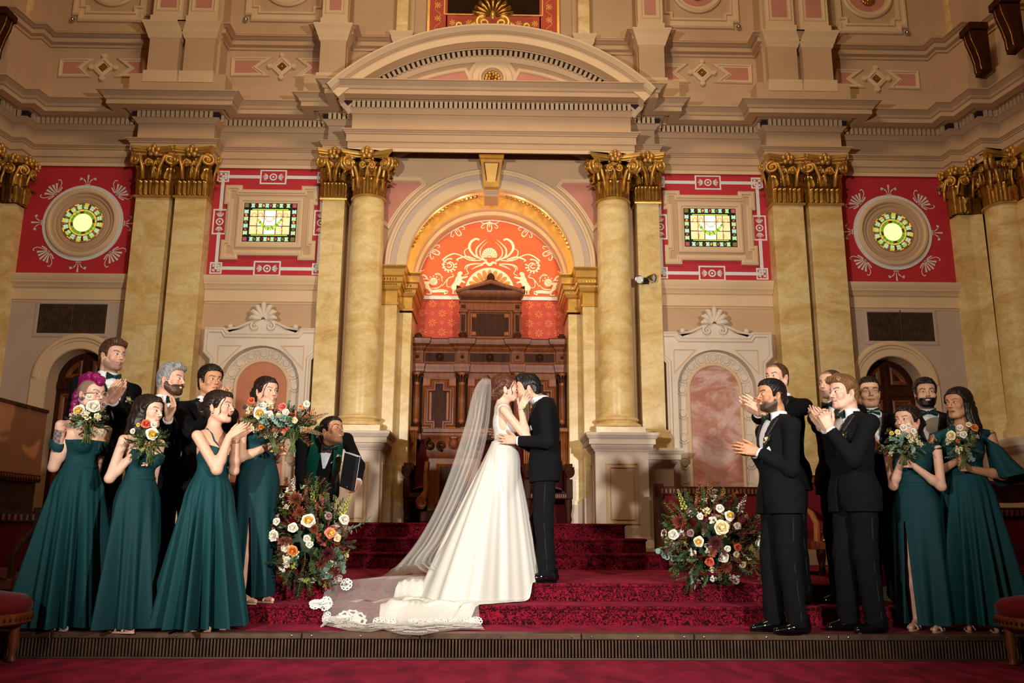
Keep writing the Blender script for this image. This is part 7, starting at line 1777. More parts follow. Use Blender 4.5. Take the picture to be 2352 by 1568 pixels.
def dress(root, J, H, k, tp_, arms, lg, gl, gh, unlean, o, broad):
    mat = o.get('fabric', 'chiffon'); kind = o.get('cut', 'straps'); zw = o.get('waist', .635)*H
    g = Grid((-.30*k, gl[1], .50*H), (.30*k, gh[1], .90*H), .007); UX, UY, UZ = unlean(g)
    T_ = paint(g, g.field(), tp_)-.007
    fz, bz, sl = {'straps': (.735, .70, .35), 'vneck': (.715, .715, .62), 'oneshoulder': (.775, .75, 0), 'offshoulder': (.745, .74, -.05), 'square': (.755, .72, .1), 'high': (.765, .82, .8), 'bridal': (.70, .63, .62)}[kind]
    fr = np.clip(UY/.05+.5, 0, 1); top = fr*(fz*H+sl*np.abs(UX))+(1-fr)*(bz*H+.25*np.abs(UX)*(1 if kind == 'bridal' else .3))
    if kind == 'oneshoulder': top = top+o.get('sh', 1)*UX*.42
    F = np.maximum(T_, UZ-top)
    if kind in ('high', 'bridal', 'square'):
        wst = .030*k; xs_ = {'high': .085, 'bridal': .088, 'square': .095}[kind]*k
        F = np.minimum(F, np.maximum.reduce([T_-.002, np.abs(np.abs(UX)-xs_-.12*np.clip(.80*H-UZ, 0, .2)*0)-wst*(1.5 if kind == 'high' else 1), .66*H-UZ]))
    F = np.maximum(F, zw-.05*H-UZ)
    F = F+.0016*np.sin(UZ*150+UX*40)*(1 if o.get('ruched') else .3)
    vq = [surface(g, F)]
    # skirt
    hem = o.get('hem', .03); rw = np.array((.118*broad, .092*broad))*k+.008; n = 200; rs = random.Random(o.get('seed', 1))
    hw = o.get('hemw', (.30, .28)); prof = o.get('sprof', [(1.0, 1.0, 0), (.82, .98, 0), (.7, .96, 0), (0, 1, 0)])
    th = np.linspace(0, 2*PI, n+1)[:-1]; rings = []
    fold = sum((rs.uniform(.4, 1.)*np.cos(f*th+rs.uniform(0, 6.28)) for f in o.get('folds', (9, 13, 17, 22))), np.zeros(n)); fold /= np.abs(fold).max()
    hip = np.array((.176*broad, .130*broad))*k+o.get('ease', .012); zh = .515*H; amp = o.get('amp', .05); slim = o.get('slim', False)
    cx, cy = o.get('hemshift', (0, 0))
    for t in np.linspace(0, 1, 46):
        z = zw+(hem-zw)*t
        if z > zh:
            u = (zw-z)/(zw-zh); r = rw+(hip-rw)*math.sin(u*PI/2); A_ = amp*.10*u
        else:
            u = (zh-z)/(zh-hem); r = hip+(np.array(hw)-hip)*(u**o.get('flare', .9)); A_ = amp*(.10+.90*u)
        f = 1+A_*fold/np.mean(r)
        zz = np.full(n, z)
        if z <= zh: zz = z+.004*fold*u
        rr_ = np.stack([r[0]*np.sin(th)*f+cx*t*t, r[1]*np.cos(th)*f-.004+cy*t*t, zz], 1)
        if o.get('slit') and z < o['slit'][1]*H:
            a0 = o['slit'][0]; op = (o['slit'][1]*H-z)*o['slit'][2]; d = (th-a0+PI) % (2*PI)-PI; push = np.sign(d)*op*np.exp(-(np.abs(d)/.8)); d2 = d+push; rr_[:, 0] = r[0]*np.sin(a0+d2)*f+cx*t*t; rr_[:, 1] = r[1]*np.cos(a0+d2)*f+cy*t*t
        rings.append(rr_)
    if o.get('lift'):
        pass
    V, Q = loft(rings)
    if o.get('slit'):
        a0 = o['slit'][0]; i0 = int(round((a0 % (2*PI))/(2*PI)*n)) % n; zc_ = V[Q].mean(1)[:, 2]; first = Q[:, 0] % n
        keep = ~(((first == i0) | (first == (i0-1) % n)) & (zc_ < o['slit'][1]*H)); Q = Q[keep]
    vq.append((V, Q))
    dr = npmesh('dress', *joinq(*vq), mat, root)
    MB()._sweep([(rw[0]*1.0*math.sin(t), rw[1]*1.0*math.cos(t)) for t in np.linspace(2*PI, 0, 33)[:-1]], [(-.02, zw-.03), (.000, zw-.016), (.002, zw), (.000, zw+.016), (-.02, zw+.03)], True, lambda u, v, h: (u, v, h)).build('waistband', mat, dr, 'all')
    # thin straps
    if kind in ('straps', 'vneck'):
        z0_, z1_ = fz*H+sl*.085*k-.012, bz*H-.01
        for sx in (-1, 1):
            pts = []
            for t in np.linspace(0, 1, 11):
                an = t*PI; x = sx*(.085+.010*math.sin(an))*k; zz = z0_*(1-t)+z1_*t+(.825*H-(z0_+z1_)/2)*math.sin(an)**.7; y = .2*math.cos(an)
                p = J['up'](x, y, zz); q = J['up'](x*.9, 0, min(zz-.02, .76*H))
                for _ in range(40):
                    dd = float(at_points(o['_skin'], p[None])[0])-.004; p = p+unit(q-p)*np.clip(dd, -.01, .05)*.8
                pts.append(tuple(p))
            MB().tube(pts, .005, 6).build('strap', mat, dr, 'all')
    if kind == 'offshoulder':
        for i, (S, E, w, ra) in enumerate(arms):
            u = unit(E-S); m = MB(); sx = 1 if i == 0 else -1
            c0 = S+u*.115; ring = []
            for j in range(5):
                v = j/4; row = []
                for t in np.linspace(0, 2*PI, 21)[:-1]:
                    q1 = unit(np.cross(u, (0, 1, 0))); q2 = np.cross(u, q1); rad = ra[0]+.006+.006*math.sin(v*PI)+.02*v*max(0, math.sin(t))
                    row.append(tuple(c0+u*(v*.06-.02*math.sin(t))+(q1*math.cos(t)+q2*math.sin(t))*rad))
                ring.append(row)
            m.grid(ring, cv=True).build('draped_sleeve', mat, dr, 'all')
    if kind == 'oneshoulder':
        sx = o.get('sh', 1)
        pts = []
        for t in np.linspace(0, 1, 9):
            an = t*PI; x = sx*.10*k; zz = .75*H+.08*H*math.sin(an); y = .2*math.cos(an); p = J['up'](x, y, zz); q = J['up'](x*.9, 0, .74*H)
            for _ in range(40): dd = float(at_points(o['_skin'], p[None])[0])-.003; p = p+unit(q-p)*np.clip(dd, -.01, .05)*.8
            pts.append(tuple(p))
        MB().tube(pts, .016, 8).build('strap', mat, dr, 'all')
    # open sandals
    for hp_, kn_, an in lg:
        x, y = an[0], an[1]
        s = MB(); out = [(.036*math.cos(t)*(1-.2*math.sin(t)), .065+.12*math.sin(t)) for t in np.linspace(0, 2*PI, 21)[:-1]]
        s.add([(x+a, y+b, .0) for a, b in out]+[(x+a, y+b, .012) for a, b in out], [tuple(range(20))[::-1], tuple(range(20, 40))]+[(i, (i+1) % 20, (i+1) % 20+20, i+20) for i in range(20)])
        s.box(x-.018, x+.018, y-.05, y-.01, 0, .05)
        for yy, zz in ((.11, .035), (.05, .055)): s.tube([(x+.037*math.cos(t), y+yy, .012+zz*math.sin(t)) for t in np.linspace(0, PI, 9)], .008, 6)
        s.build('sandal', 'nude', root, 40)
    return dr
# flowers needed on lapels
def petal_rose(r, n=14, seed=1, open_=1.):
    """cupped bloom of overlapping petals, opening upward (+z)"""
    m = MB(); rs = random.Random(seed)
    for i in range(n):
        t = i/(n-1); a = i*2.4; rad = r*(.18+.82*t); tilt = .15+.95*t*open_; w = r*(.55+.45*t); h = r*(1.05-.25*t)
        P = []
        for u in (-1, -.5, 0, .5, 1):
            row = []
            for v in (0, .35, .7, 1):
                lat = u*w*math.sin(PI*(.18+.64*v))*.85; out = rad*.25+h*v*math.sin(tilt*(.5+.6*v))-abs(u)**2*w*.28; up = h*v*math.cos(tilt*(.35+.75*v))-.12*r*(v == 1)*t
                row.append((math.cos(a)*out-math.sin(a)*lat, math.sin(a)*out+math.cos(a)*lat, up))
            P.append(row)
        m.grid(P)
    m.ball((0, 0, r*.35), (r*.28, r*.28, r*.4), 7, 5)
    return m
def leafblade(L_, w, fold=.2, n=5):
    P = []
    for j in range(n+1):
        v = j/n; wd = w*math.sin(PI*min(1, .06+v*.94))**.8
        P.append([(-wd, v*L_, fold*wd-.12*L_*v*v), (0, v*L_, -.12*L_*v*v), (wd, v*L_, fold*wd-.12*L_*v*v)])
    return MB().grid(P)
FM = {'white': simple('white_petal', 'ece6d6', .6, var=.06, scale=60, obj=True), 'cream': simple('cream_petal', 'efe0b4', .6, var=.08, scale=60, obj=True), 'yellow': simple('yellow_petal', 'e9c55c', .6, var=.1, scale=60, obj=True), 'orange': simple('apricot_petal', 'e08b3c', .6, var=.12, scale=60, obj=True), 'coral': simple('coral_petal', 'd9684a', .6, var=.12, scale=60, obj=True),
      'pinkcoral': simple('salmon_petal', 'e07a68', .6, var=.1, scale=60, obj=True), 'burgundy': simple('burgundy_petal', '5c1a1c', .7, var=.2, scale=60, obj=True), 'rust': simple('rust_leaf', '7a351c', .7, var=.25, scale=40, obj=True), 'brown': simple('brown_leaf', '4c2a1c', .7, var=.25, scale=40, obj=True), 'mauve': simple('mauve_petal', '9c7c78', .7, var=.15, scale=60, obj=True),
      'green': simple('leaf_green', '3c5426', .6, var=.25, scale=30, obj=True), 'dgreen': simple('dark_leaf', '233619', .6, var=.25, scale=30, obj=True), 'olive': simple('olive_leaf', '6c6a2e', .6, var=.25, scale=30, obj=True), 'euca': simple('eucalyptus', '6f8c7a', .6, var=.15, scale=30, obj=True), 'stem': simple('green_stem', '5a6a32', .6, var=.2, scale=30, obj=True), 'lime': simple('lime_bud', 'a9b04e', .6, var=.2, scale=60, obj=True), 'nut': simple('seed_head', '8a6a48', .8, var=.25, scale=60, obj=True)}
BUD = petal_rose(.021, 9, 3, .8).mesh('bloom', FM['cream'], 'all'); LF = leafblade(.05, .013).mesh('leaf', FM['green'], 'all'); LE = leafblade(.04, .016).mesh('leaf', FM['euca'], 'all')
def boutonniere(root, c, R):
    b = empty('boutonniere'); b.parent = root; b.matrix_local = Matrix.Translation(c) @ Matrix([list(r) for r in R_to(R)]) @ RX(-PI/2+.5)
    inst(BUD, 'bloom', b, T(0, 0, .01)); o = inst(BUD, 'bud', b, T(.026, .022, .008) @ SC(.45))
    for a in (-.9, .3, 1.4, 2.6): inst(LF, 'leaf', b, RZ(a) @ RX(.3))
    inst(LE, 'leaf', b, RZ(PI) @ RX(.2))
# ---------------------------------------------------------------- the wedding party
def fwd(a): a = math.radians(a); return np.array((math.sin(a), -math.cos(a), 0))
def rgt(a): f = fwd(a); return np.array((f[1], -f[0], 0))
def clap(C_, d, a, gap=.028, curl=.08, **k):
    """two flat hands facing each other about the point C_, fingers along d, body facing a"""
    r = rgt(a); d = unit(d); b = np.asarray(C_)-d*.10
    return (dict(w=b+r*gap, d=d+r*.05, n=-r, curl=curl, **k), dict(w=b-r*gap, d=d-r*.05, n=r, curl=curl, **k))
def hold(C_, a, drop=.07):
    """both hands closed round a bunch of stems at C_"""
    r = rgt(a); f = fwd(a); C_ = np.asarray(C_, float); u = np.array((0, 0, 1.))
    return (dict(w=C_-f*.075+r*.035+u*.012, d=f*.9-r*.3+u*.15, n=-r-.2*f, curl=.85, spread=.05, thumb=.3), dict(w=C_-f*.075-r*.035-u*drop, d=f*.9+r*.3+u*.15, n=r-.2*f, curl=.85, spread=.05, thumb=.3))
PEOPLE = {}
gown = dict(outfit='dress', fem=True)
# --- left of the couple
Y = 6.52; C2 = W(192, 1000, Y-.10)
PEOPLE['L2'] = person('bridesmaid with fuchsia braid, glasses and tattooed shoulder in teal gown', -3.02, Y, ZS1, 62, 1.83, skin='pale', hs=1.03, head=dict(face=66, style='braid', hair='fuchsia', fade=1.25, smile=.7), hands=hold(C2, 62), hints=((.15, -.35, -1), (-.2, -.2, -1)),
    cut='offshoulder', hemw=(.245, .235), amp=.17, folds=(7, 10, 14, 19), seed=2, tattoo=0, **gown)
Y = 6.42; C3 = W(338, 1042, Y-.10)
PEOPLE['L3'] = person('bridesmaid with long dark half up hair in a teal strappy gown', -2.53, Y, ZS1, 68, 1.69, skin='pale', hs=1.03, head=dict(face=72, style='half', hair='dark', smile=.3), hands=hold(C3, 68), hints=((.15, -.3, -1), (-.2, -.2, -1)),
    cut='straps', hemw=(.185, .185), amp=.11, folds=(5, 8, 12), seed=5, fabric='crepe', **gown)
Y = 6.50
PEOPLE['L6'] = person('bridesmaid with dark braided updo laughing and clapping, in a wrap teal gown', -2.03, Y, ZS1, 70, 1.74, skin='fair', hs=1.04, head=dict(face=76, style='updo', hair='dark', smile=1, teeth=True, lips='red', open=.010, pitch=4), hands=clap(W(560, 985, Y-.10), (.72, 0, .55), 70, .04), hints=((.35, -.35, -1), (-.3, -.2, -1)),
    cut='vneck', hemw=(.245, .235), amp=.17, folds=(9, 13, 17, 23), seed=3, broad=1.10, **gown)
Y = 7.05; C7 = W(648, 1022, Y-.04); CB7 = W(668, 1010, Y-.10)
PEOPLE['L7'] = person('smiling bridesmaid with dark updo holding out two bouquets, in a one shoulder teal gown', -1.83, Y, ZS2, 58, 1.80, skin='fair', hs=1.02, head=dict(face=52, style='updo', hair='dark', smile=1, teeth=True, lips='nude'), hands=(dict(w=C7+np.array((-.07, -.03, 0)), d=(.9, -.2, .1), n=(.1, .3, .9), curl=.7, thumb=.3), dict(w=C7+np.array((-.06, .07, -.06)), d=(.9, .1, .15), n=(0, -.6, .8), curl=.7, thumb=.3)),
    hints=((.3, -.3, -1), (-.2, -.2, -1)), cut='oneshoulder', sh=-1, hemw=(.155, .15), amp=.05, folds=(5, 9), seed=8, fabric='crepe', slit=(.9, .36, .35), hem=.05, **gown)
Y = 7.40
PEOPLE['L1'] = person('tall groomsman with short brown hair and stubble clapping behind the fuchsia haired bridesmaid', -3.29, Y, ZL, 55, 2.03, skin='fair', hs=1.13, head=dict(face=62, style='quiff', hair='brown', stubble=.55, smile=.7, pitch=0), hands=clap(W(268, 897, Y-.34), (.55, -.1, .84), 55, .03), hints=((.5, -.3, -1), (-.4, -.3, -1)), wool='wool_dark', res=.0055)
Y = 7.10
PEOPLE['L4'] = person('groomsman with grey hair and dark beard clapping behind the long haired bridesmaid', -2.66, Y, ZS2, 66, 1.91, skin='fair', hs=1.08, head=dict(face=76, style='quiff', hair='grey', beard=1., beardc='brown', smile=.9, teeth=True, dy=.02), hands=(dict(w=W(352, 962, Y-.32), d=(.25, -.1, .95), n=(.7, .7, 0), curl=.1), dict(w=W(386, 962, Y-.22), d=(.3, .1, .95), n=(-.6, -.7, 0), curl=.2)), wool='wool_dark', res=.0055)
PEOPLE['L5'] = person('groomsman with short curly black hair clapping behind the laughing bridesmaid', -2.33, Y+.05, ZS2, 50, 1.91, skin='tan', hs=1.06, head=dict(face=46, style='curly', hair='black', smile=.5), hands=clap(W(517, 915, Y-.35), (.1, -.1, 1), 50, .03), wool='wool_dark', bout=False, res=.0055)
# --- the officiant bending forward behind the flowers
Y = 8.1
PEOPLE['OF'] = person('officiant with emerald satin stole and folder leaning forward behind the left flowers', -1.56, Y, ZL, 28, 1.66, skin='tan', lean=.70, side=.10, hs=1.08, head=dict(face=58, style='short', hair='black', stubble=.35, smile=1, teeth=True, pitch=16, tilt=-6, at=W(761, 992, Y-.52)), hands=(dict(w=W(702, 1190, Y-.3), d=(.2, -.4, -.9), n=(.8, .4, .2), curl=.3), dict(w=W(822, 1108, Y-.42), d=(-.35, -.35, -.75), n=(-.9, .2, .2), curl=.55)), hints=((.5, -.6, -.2), (-.7, -.7, .1)))
# --- the couple
YC_ = 7.46; kiss = W(1189, 906, YC_)
gh_ = dict(w=W(1152+36, 1012, YC_-.20), d=(-.96, .12, .14), n=(0, .95, -.1), curl=.14, spread=.3, thumb=.9)
PEOPLE['GR'] = person('groom in black tuxedo kissing the bride, one hand at her waist', .53, YC_, ZL, -92, 1.83, skin='fair', hs=1.05, lean=.03, head=dict(face=-96, style='quiff', hair='black', fade=True, stubble=.28, smile=.15, eyes=0, pitch=-6, tilt=4, at=W(1213, 894, YC_+.01)), hands=(dict(w=W(1165, 1000, YC_+.16), d=(-1, -.1, .1), n=(0, -1, 0), curl=.2), gh_), hints=((.4, -.4, -1), (-.35, -.45, -1)), wool='wool', feet=((.10, .02), (-.10, -.01)), bout=False)
boutonniere(PEOPLE['GR']['root'], PEOPLE['GR']['loc'](W(1205, 937, YC_-.16)), rotz3(1.2))
bw = W(1196, 938, YC_-.15)
PEOPLE['BR'] = person('bride in ivory satin gown with low back kissing the groom', .17, YC_, ZL, 92, 1.80, True, 'pale', hs=1.03, lean=.0, head=dict(face=95, style='bride', hair='auburn', smile=.15, eyes=0, pitch=8, tilt=3, at=W(1161, 893, YC_-.01)), hands=(dict(w=bw, d=(.45, .12, .9), n=(.25, .9, -.05), curl=.12, spread=.3, thumb=.9), dict(w=W(1222, 960, YC_+.16), d=(.5, .0, .8), n=(.2, -.9, 0), curl=.2)), hints=((.2, .1, -1), (-.3, .1, -1)),
    outfit='dress', cut='bridal', fabric='white_satin', hemw=(.14, .12), amp=.0, folds=(5, 8), seed=4, waist=.645, hem=.6, ease=-.075)
# --- right of the couple
Y = 6.45
PEOPLE['R2'] = person('groomsman with black hair and trimmed beard clapping low at the front right', 2.24, Y, ZS1, -82, 1.86, skin='tan', hs=1.05, head=dict(face=-78, style='short', hair='black', fade=True, stubble=.9, smile=.8, teeth=True, pitch=2),
    hands=clap(W(1708, 1032, Y-.04), (-.97, -.05, .2), -82, .03), hints=((.4, -.5, -1), (-.4, -.5, -1)), feet=((.11, .06), (-.10, -.02)))
Y = 6.52
PEOPLE['R4'] = person('groomsman with sandy swept hair smiling, hands clasped at his chest', 2.83, Y, ZS1, -76, 1.90, skin='pale', hs=1.08, broad=1.06, head=dict(face=-74, style='quiff', hair='sandy', smile=.9), hands=(dict(w=W(1898, 985, Y-.10), d=(-.35, .1, .93), n=(.3, -.9, 0), curl=.45), dict(w=W(1905, 985, Y-.20), d=(-.3, 0, .95), n=(.2, .9, 0), curl=.5)), hints=((.4, -.5, -1), (-.4, -.4, -1)), feet=((.11, .06), (-.10, -.02)))
Y = 7.14
PEOPLE['R1'] = person('tall groomsman with brown hair clapping behind the bearded groomsman', 2.52, Y, ZS2, -62, 1.98, skin='fair', hs=1.07, head=dict(face=-52, style='buzz', hair='brown', smile=.3), hands=clap(W(1722, 930, Y-.62), (-.8, -.1, .55), -62, .03), wool='wool_dark', res=.0055)
PEOPLE['R3'] = person('groomsman with cropped hair behind the sandy haired groomsman', 2.99, Y+.02, ZS2, -66, 1.93, skin='fair', hs=1.07, head=dict(face=-60, style='buzz', hair='shaved', stubble=.5, smile=.1), hands=clap(W(1880, 960, Y-.50), (-.5, 0, .85), -66, .03), wool='wool_dark', res=.0055)
Y = 7.10
PEOPLE['R5'] = person('groomsman with short black hair smiling at the camera, before the right hand door', 3.26, Y, ZS2, -14, 1.85, skin='olive', hs=1.10, head=dict(face=-14, style='short', hair='black', smile=1, eyes=.55), hands=clap(W(2000, 1005, Y-.30), (-.4, -.2, .8), -14, .03), wool='wool_dark', res=.0055)
PEOPLE['R7'] = person('groomsman with wavy black hair and moustache behind the rightmost bridesmaid', 3.80, Y+.1, ZS2, -22, 1.86, skin='olive', hs=1.06, head=dict(face=-18, style='flow', hair='black', beard=.5, stubble=.6, smile=1, teeth=True), wool='wool_dark', res=.0055)
Y = 6.64; C6 = W(2078, 1052, Y-.16)
PEOPLE['R6'] = person('short smiling bridesmaid with tied back dark hair in a ruched teal gown with leg slit', 3.36, Y, ZS1, -42, 1.69, skin='fair', hs=1.04, head=dict(face=-58, style='updo', hair='dark', smile=1, teeth=True, pitch=4), hands=hold(C6, -42, .05), hints=((.5, -.3, -1), (-.6, -.4, -.8)),
    cut='high', hemw=(.175, .17), amp=.05, folds=(5, 8), seed=6, fabric='crepe', ruched=True, slit=(.35, .47, .30), hem=.05, **gown)
Y = 6.62; C8 = W(2212, 1060, Y-.18)
PEOPLE['R8'] = person('rightmost bridesmaid with long dark hair and chiffon cape sleeves over a teal gown', 3.76, Y, ZS1, -28, 1.83, skin='tan', hs=1.03, head=dict(face=-62, style='long', hair='dark', smile=.2, eyes=.7, open=.004), hands=hold(C8, -28, .05), hints=((.6, -.3, -.9), (-.6, -.3, -.9)),
    cut='high', hemw=(.26, .25), amp=.17, folds=(7, 10, 13, 18), seed=9, hem=.06, **gown)
# --- small belongings worn as parts
def ring_on(P_, i, t, r, nm, mat='silver_jewel', th=.003):
    S, E, w, ra = P_['arms'][i]; u = unit(w-E); c = E+(w-E)*t; q1 = unit(np.cross(u, (0, 0, 1))); q2 = np.cross(u, q1)
    pts = [tuple(c+(q1*math.cos(a)+q2*math.sin(a))*r) for a in np.linspace(0, 2*PI, 17)]; MB().tube(pts, th, 5).build(nm, mat, P_['root'], 'all')
ring_on(PEOPLE['L6'], 1, .93, .031, 'bracelet'); ring_on(PEOPLE['L6'], 1, .88, .032, 'bracelet'); ring_on(PEOPLE['L3'], 1, .93, .030, 'bracelet'); ring_on(PEOPLE['BR'], 0, .95, .028, 'bracelet')
def on_head(P_, p): return P_['RH']@(np.array(p)*P_['hs'])+P_['tH']
for kx in ('L6', 'BR', 'L7'):
    for sx in (-1, 1): MB().ball(on_head(PEOPLE[kx], (sx*.079, -.004, -.048)), .0075, 8, 6).build('earring', 'silver_jewel', PEOPLE[kx]['root'], True)
P_ = PEOPLE['L2']; m = MB(); gm = simple('clear_frame', 'd9c7b0', .2, .4, var=0)
for sx in (-1, 1):
    pts = [tuple(on_head(P_, (sx*.033+.023*math.cos(a), float(march(P_['hp'], sx*.033, .0))+.018, .001+.020*math.sin(a)))) for a in np.linspace(0, 2*PI, 21)]; m.tube(pts, .0022, 5)
    m.tube([tuple(on_head(P_, (sx*.055, .098, .006))), tuple(on_head(P_, (sx*.078, .05, .006))), tuple(on_head(P_, (sx*.079, -.01, .004)))], .0022, 5)
m.tube([tuple(on_head(P_, (-.011, .106, .006))), tuple(on_head(P_, (.011, .106, .006)))], .002, 5)
m.build('glasses', gm, P_['root'], 'all')
# face framing tendrils
for kx, sx in (('L7', 1), ('L7', -1), ('BR', 1), ('L6', 1)):
    P_ = PEOPLE[kx]; pts = [on_head(P_, (sx*(.045+.028*t+.006*math.sin(t*7)), .078-.045*t+.008*math.sin(t*9), .07-.14*t)) for t in np.linspace(0, 1, 12)]
    MB().tube([tuple(p) for p in pts], [.0035]*10+[.002, .001], 5).build('hair_tendril', HAIRC['dark' if kx != 'BR' else 'auburn'], P_['root'], 'all')
# officiant's stole: satin bands from the neck down the front
P_ = PEOPLE['OF']; J_ = P_
for sx in (-1, 1):
    rows = []
    for t in np.linspace(0, 1, 16):
        if t < .25: u = t/.25; x, y, zz = sx*(.055+.05*u), -.10+.20*u, (.83-.005*u)*1.76
        else: u = (t-.25)/.75; x, y, zz = sx*(.092+.03*math.sin(u*2)), .25, (.825-.36*u)*1.76
        row = []
        for v in (-1, -.5, 0, .5, 1):
            p = P_['up'](x+.048*v, y, zz); q = P_['up'](x+.048*v, -.02, zz-.03)
            for _ in range(50): p = p+unit(q-p)*np.clip(float(at_points(P_['tp'], p[None])[0])-.046-.004*math.sin(t*40+v*3), -.01, .03)*.8
            row.append(tuple(p))
        rows.append(row)
    MB().grid(rows).build('stole', 'green_satin', P_['root'], True)
c = P_['loc'](W(806, 1085, 7.80))
MB().bbox(-.11, .11, -.018, .018, -.15, .15, .003).xf(Matrix.Translation(P_['loc'](W(803, 1083, 7.60))) @ RZ(-P_['root'].rotation_euler.z+2.25) @ RY(-.22)).build('folder', simple('black_folder', '16171a', .35), None).parent = P_['root']
pg = MB()
for k in range(5): pg.box(-.105, .105, -.014+k*.006, -.0115+k*.006, -.147, .153)
pg.xf(Matrix.Translation(P_['loc'](W(805, 1082, 7.60))) @ RZ(-P_['root'].rotation_euler.z+2.25) @ RY(-.22)).build('pages', 'shirt', P_['root'])
# cape sleeves of the rightmost bridesmaid
P_ = PEOPLE['R8']
for i in (0, 1):
    S, E, w, ra = P_['arms'][i]; sg = 1 if i == 0 else -1; rows = []
    for t in np.linspace(0, 1, 14):
        c = S+(P_['neck']-S)*max(0, .55*(1-t*5))+(E-S)*min(1, t*1.25)*.95+np.array((sg*.10*t*t, -.05*t*t, -.02*t)); row = []
        for a in np.linspace(0, 2*PI, 33)[:-1]:
            r = .055+.11*t**1.3; f = 1+.14*t*math.cos(5*a+i)+.07*t*math.cos(9*a); row.append(tuple(c+np.array((math.cos(a)*r*f*.85, math.sin(a)*r*f*1.05, (.05-.10*t)*math.cos(a)*-sg*.6-.05*t*(math.sin(a) < -.2)))))
        rows.append(row)
    MB().grid(rows, cv=True).build('cape_sleeve', 'chiffon', P_['root'], 'all')
# ---------------------------------------------------------------- the gown's satin skirt and train, the tulle veil
def ground(x, y):
    """height of the stage and stairs, eased over the edges"""
    s = lambda e, wd: 1/(1+math.exp(-(y-e)/wd))
    return ZS1+(ZS2-ZS1)*s(6.868, .009)+(ZL-ZS2)*s(7.268, .009)
BR = PEOPLE['BR']; broot = BR['root']
cx0, cy0 = .165, YC_; zw_ = ZL+.655*1.80
n = 180; rows = []; rs = random.Random(11)
ths = [2*PI*i/n for i in range(n)]        # 0 points right (+x), PI/2 away, PI left, 3PI/2 to the camera
# hem outline on the floor, measured round the waist
pts = [(0, .33), (20, .33), (60, .36), (100, .42), (150, .62), (185, .80), (205, 1.02), (214, 1.12), (224, 1.02), (236, .82), (246, .66), (258, .50), (272, .37), (290, .30), (320, .30), (360, .33)]
R_ = np.interp(np.degrees(ths), [p[0] for p in pts], [p[1] for p in pts])
touch = [(0, .32), (60, .34), (110, .42), (150, .52), (190, .66), (215, .72), (240, .56), (262, .36), (275, .29), (320, .29), (360, .32)]
Rt = np.interp(np.degrees(ths), [p[0] for p in touch], [p[1] for p in touch])
big = [(.35*math.cos(9*t+.4)+.35*math.cos(6*t+2)+.3*math.cos(14*t+1)) for t in ths]; small = [math.cos(23*t+3*math.sin(3*t)) for t in ths]
m1, m2 = 40, 64
for i in range(m1+m2+1):
    row = []
    for k, t in enumerate(ths):
        c, s = math.cos(t), math.sin(t); w0 = 1/math.sqrt((c/.100)**2+(s/.128)**2)
        gz = ground(cx0+c*Rt[k], cy0+s*Rt[k])
        if i <= m1:
            u = i/m1; prof = (.42*math.sin(u*PI/2)**.9*.5+.79*u**1.15)*1.0; prof = prof/(.21+.79)
            hq = 1/math.sqrt((c/.148)**2+(s/.196)**2); dz_ = u*(zw_-gz); r = max(w0+(Rt[k]-w0)*prof, w0+(hq-w0)*math.sin(min(1, dz_/.19)*PI/2)); z = zw_+(gz+.006-zw_)*u
            r *= 1+(.07*big[k]+.02*small[k])*min(1, u*2.4)
        else:
            u = (i-m1)/m2; r = Rt[k]*(1+.07*big[k]+.02*small[k])*(1-u)+R_[k]*u*(1+.02*small[k]); x, y = cx0+c*r, cy0+s*r
            ext = max(0, R_[k]-Rt[k]); z = ground(x, y)+.006+min(.055, ext*.13)*(abs(math.sin(3.2*u*PI+2.6*big[k]+t*7))**1.4)*math.sin(PI*min(1, u*1.02))**.6+.02*ext*abs(math.sin(t*19+u*5))*(1-u)
            z += .10*(1-u)**2*min(1, ext*1.4)*.0
        row.append((cx0+c*r, cy0+s*r, z))
    rows.append(row)
inv = lambda p: tuple(BR['loc'](p))
MB().grid([[inv(p) for p in r] for r in rows], cv=True).build('satin_skirt', 'white_satin', broot, 'all')
# tulle
def tulle():
    m, nt, b, L = nodes('white_tulle'); m.blend_method = 'HASHED' if hasattr(m, 'blend_method') else None
    out = [q for q in nt.nodes if q.type == 'OUTPUT_MATERIAL'][0]
    tr = N(nt, 'ShaderNodeBsdfTransparent'); mix = N(nt, 'ShaderNodeMixShader'); lw = N(nt, 'ShaderNodeLayerWeight'); lw.inputs[0].default_value = .45
    mr = N(nt, 'ShaderNodeMapRange'); mr.inputs[3].default_value = .11; mr.inputs[4].default_value = .62; L.new(lw.outputs['Facing'], mr.inputs[0])
    d = N(nt, 'ShaderNodeBsdfDiffuse'); d.inputs[0].default_value = lin('f0ece6'); tl = N(nt, 'ShaderNodeBsdfTranslucent'); tl.inputs[0].default_value = lin('f0ece6'); ad = N(nt, 'ShaderNodeMixShader'); ad.inputs[0].default_value = .35
    L.new(d.outputs[0], ad.inputs[1]); L.new(tl.outputs[0], ad.inputs[2])
    L.new(mr.outputs[0], mix.inputs[0]); L.new(tr.outputs[0], mix.inputs[1]); L.new(ad.outputs[0], mix.inputs[2]); L.new(mix.outputs[0], out.inputs[0]); return m
M['tulle'] = tulle()
M['lace'] = simple('white_lace', 'f2efe9', .8, var=.05, scale=60)
VE = empty('bridal_veil', tuple(W(1118, 868, YC_+.0)), 0, 'long sheer white tulle veil with lace hem trailing from the bride\'s hair down the stairs', 'veil')
vo = np.array(VE.location)
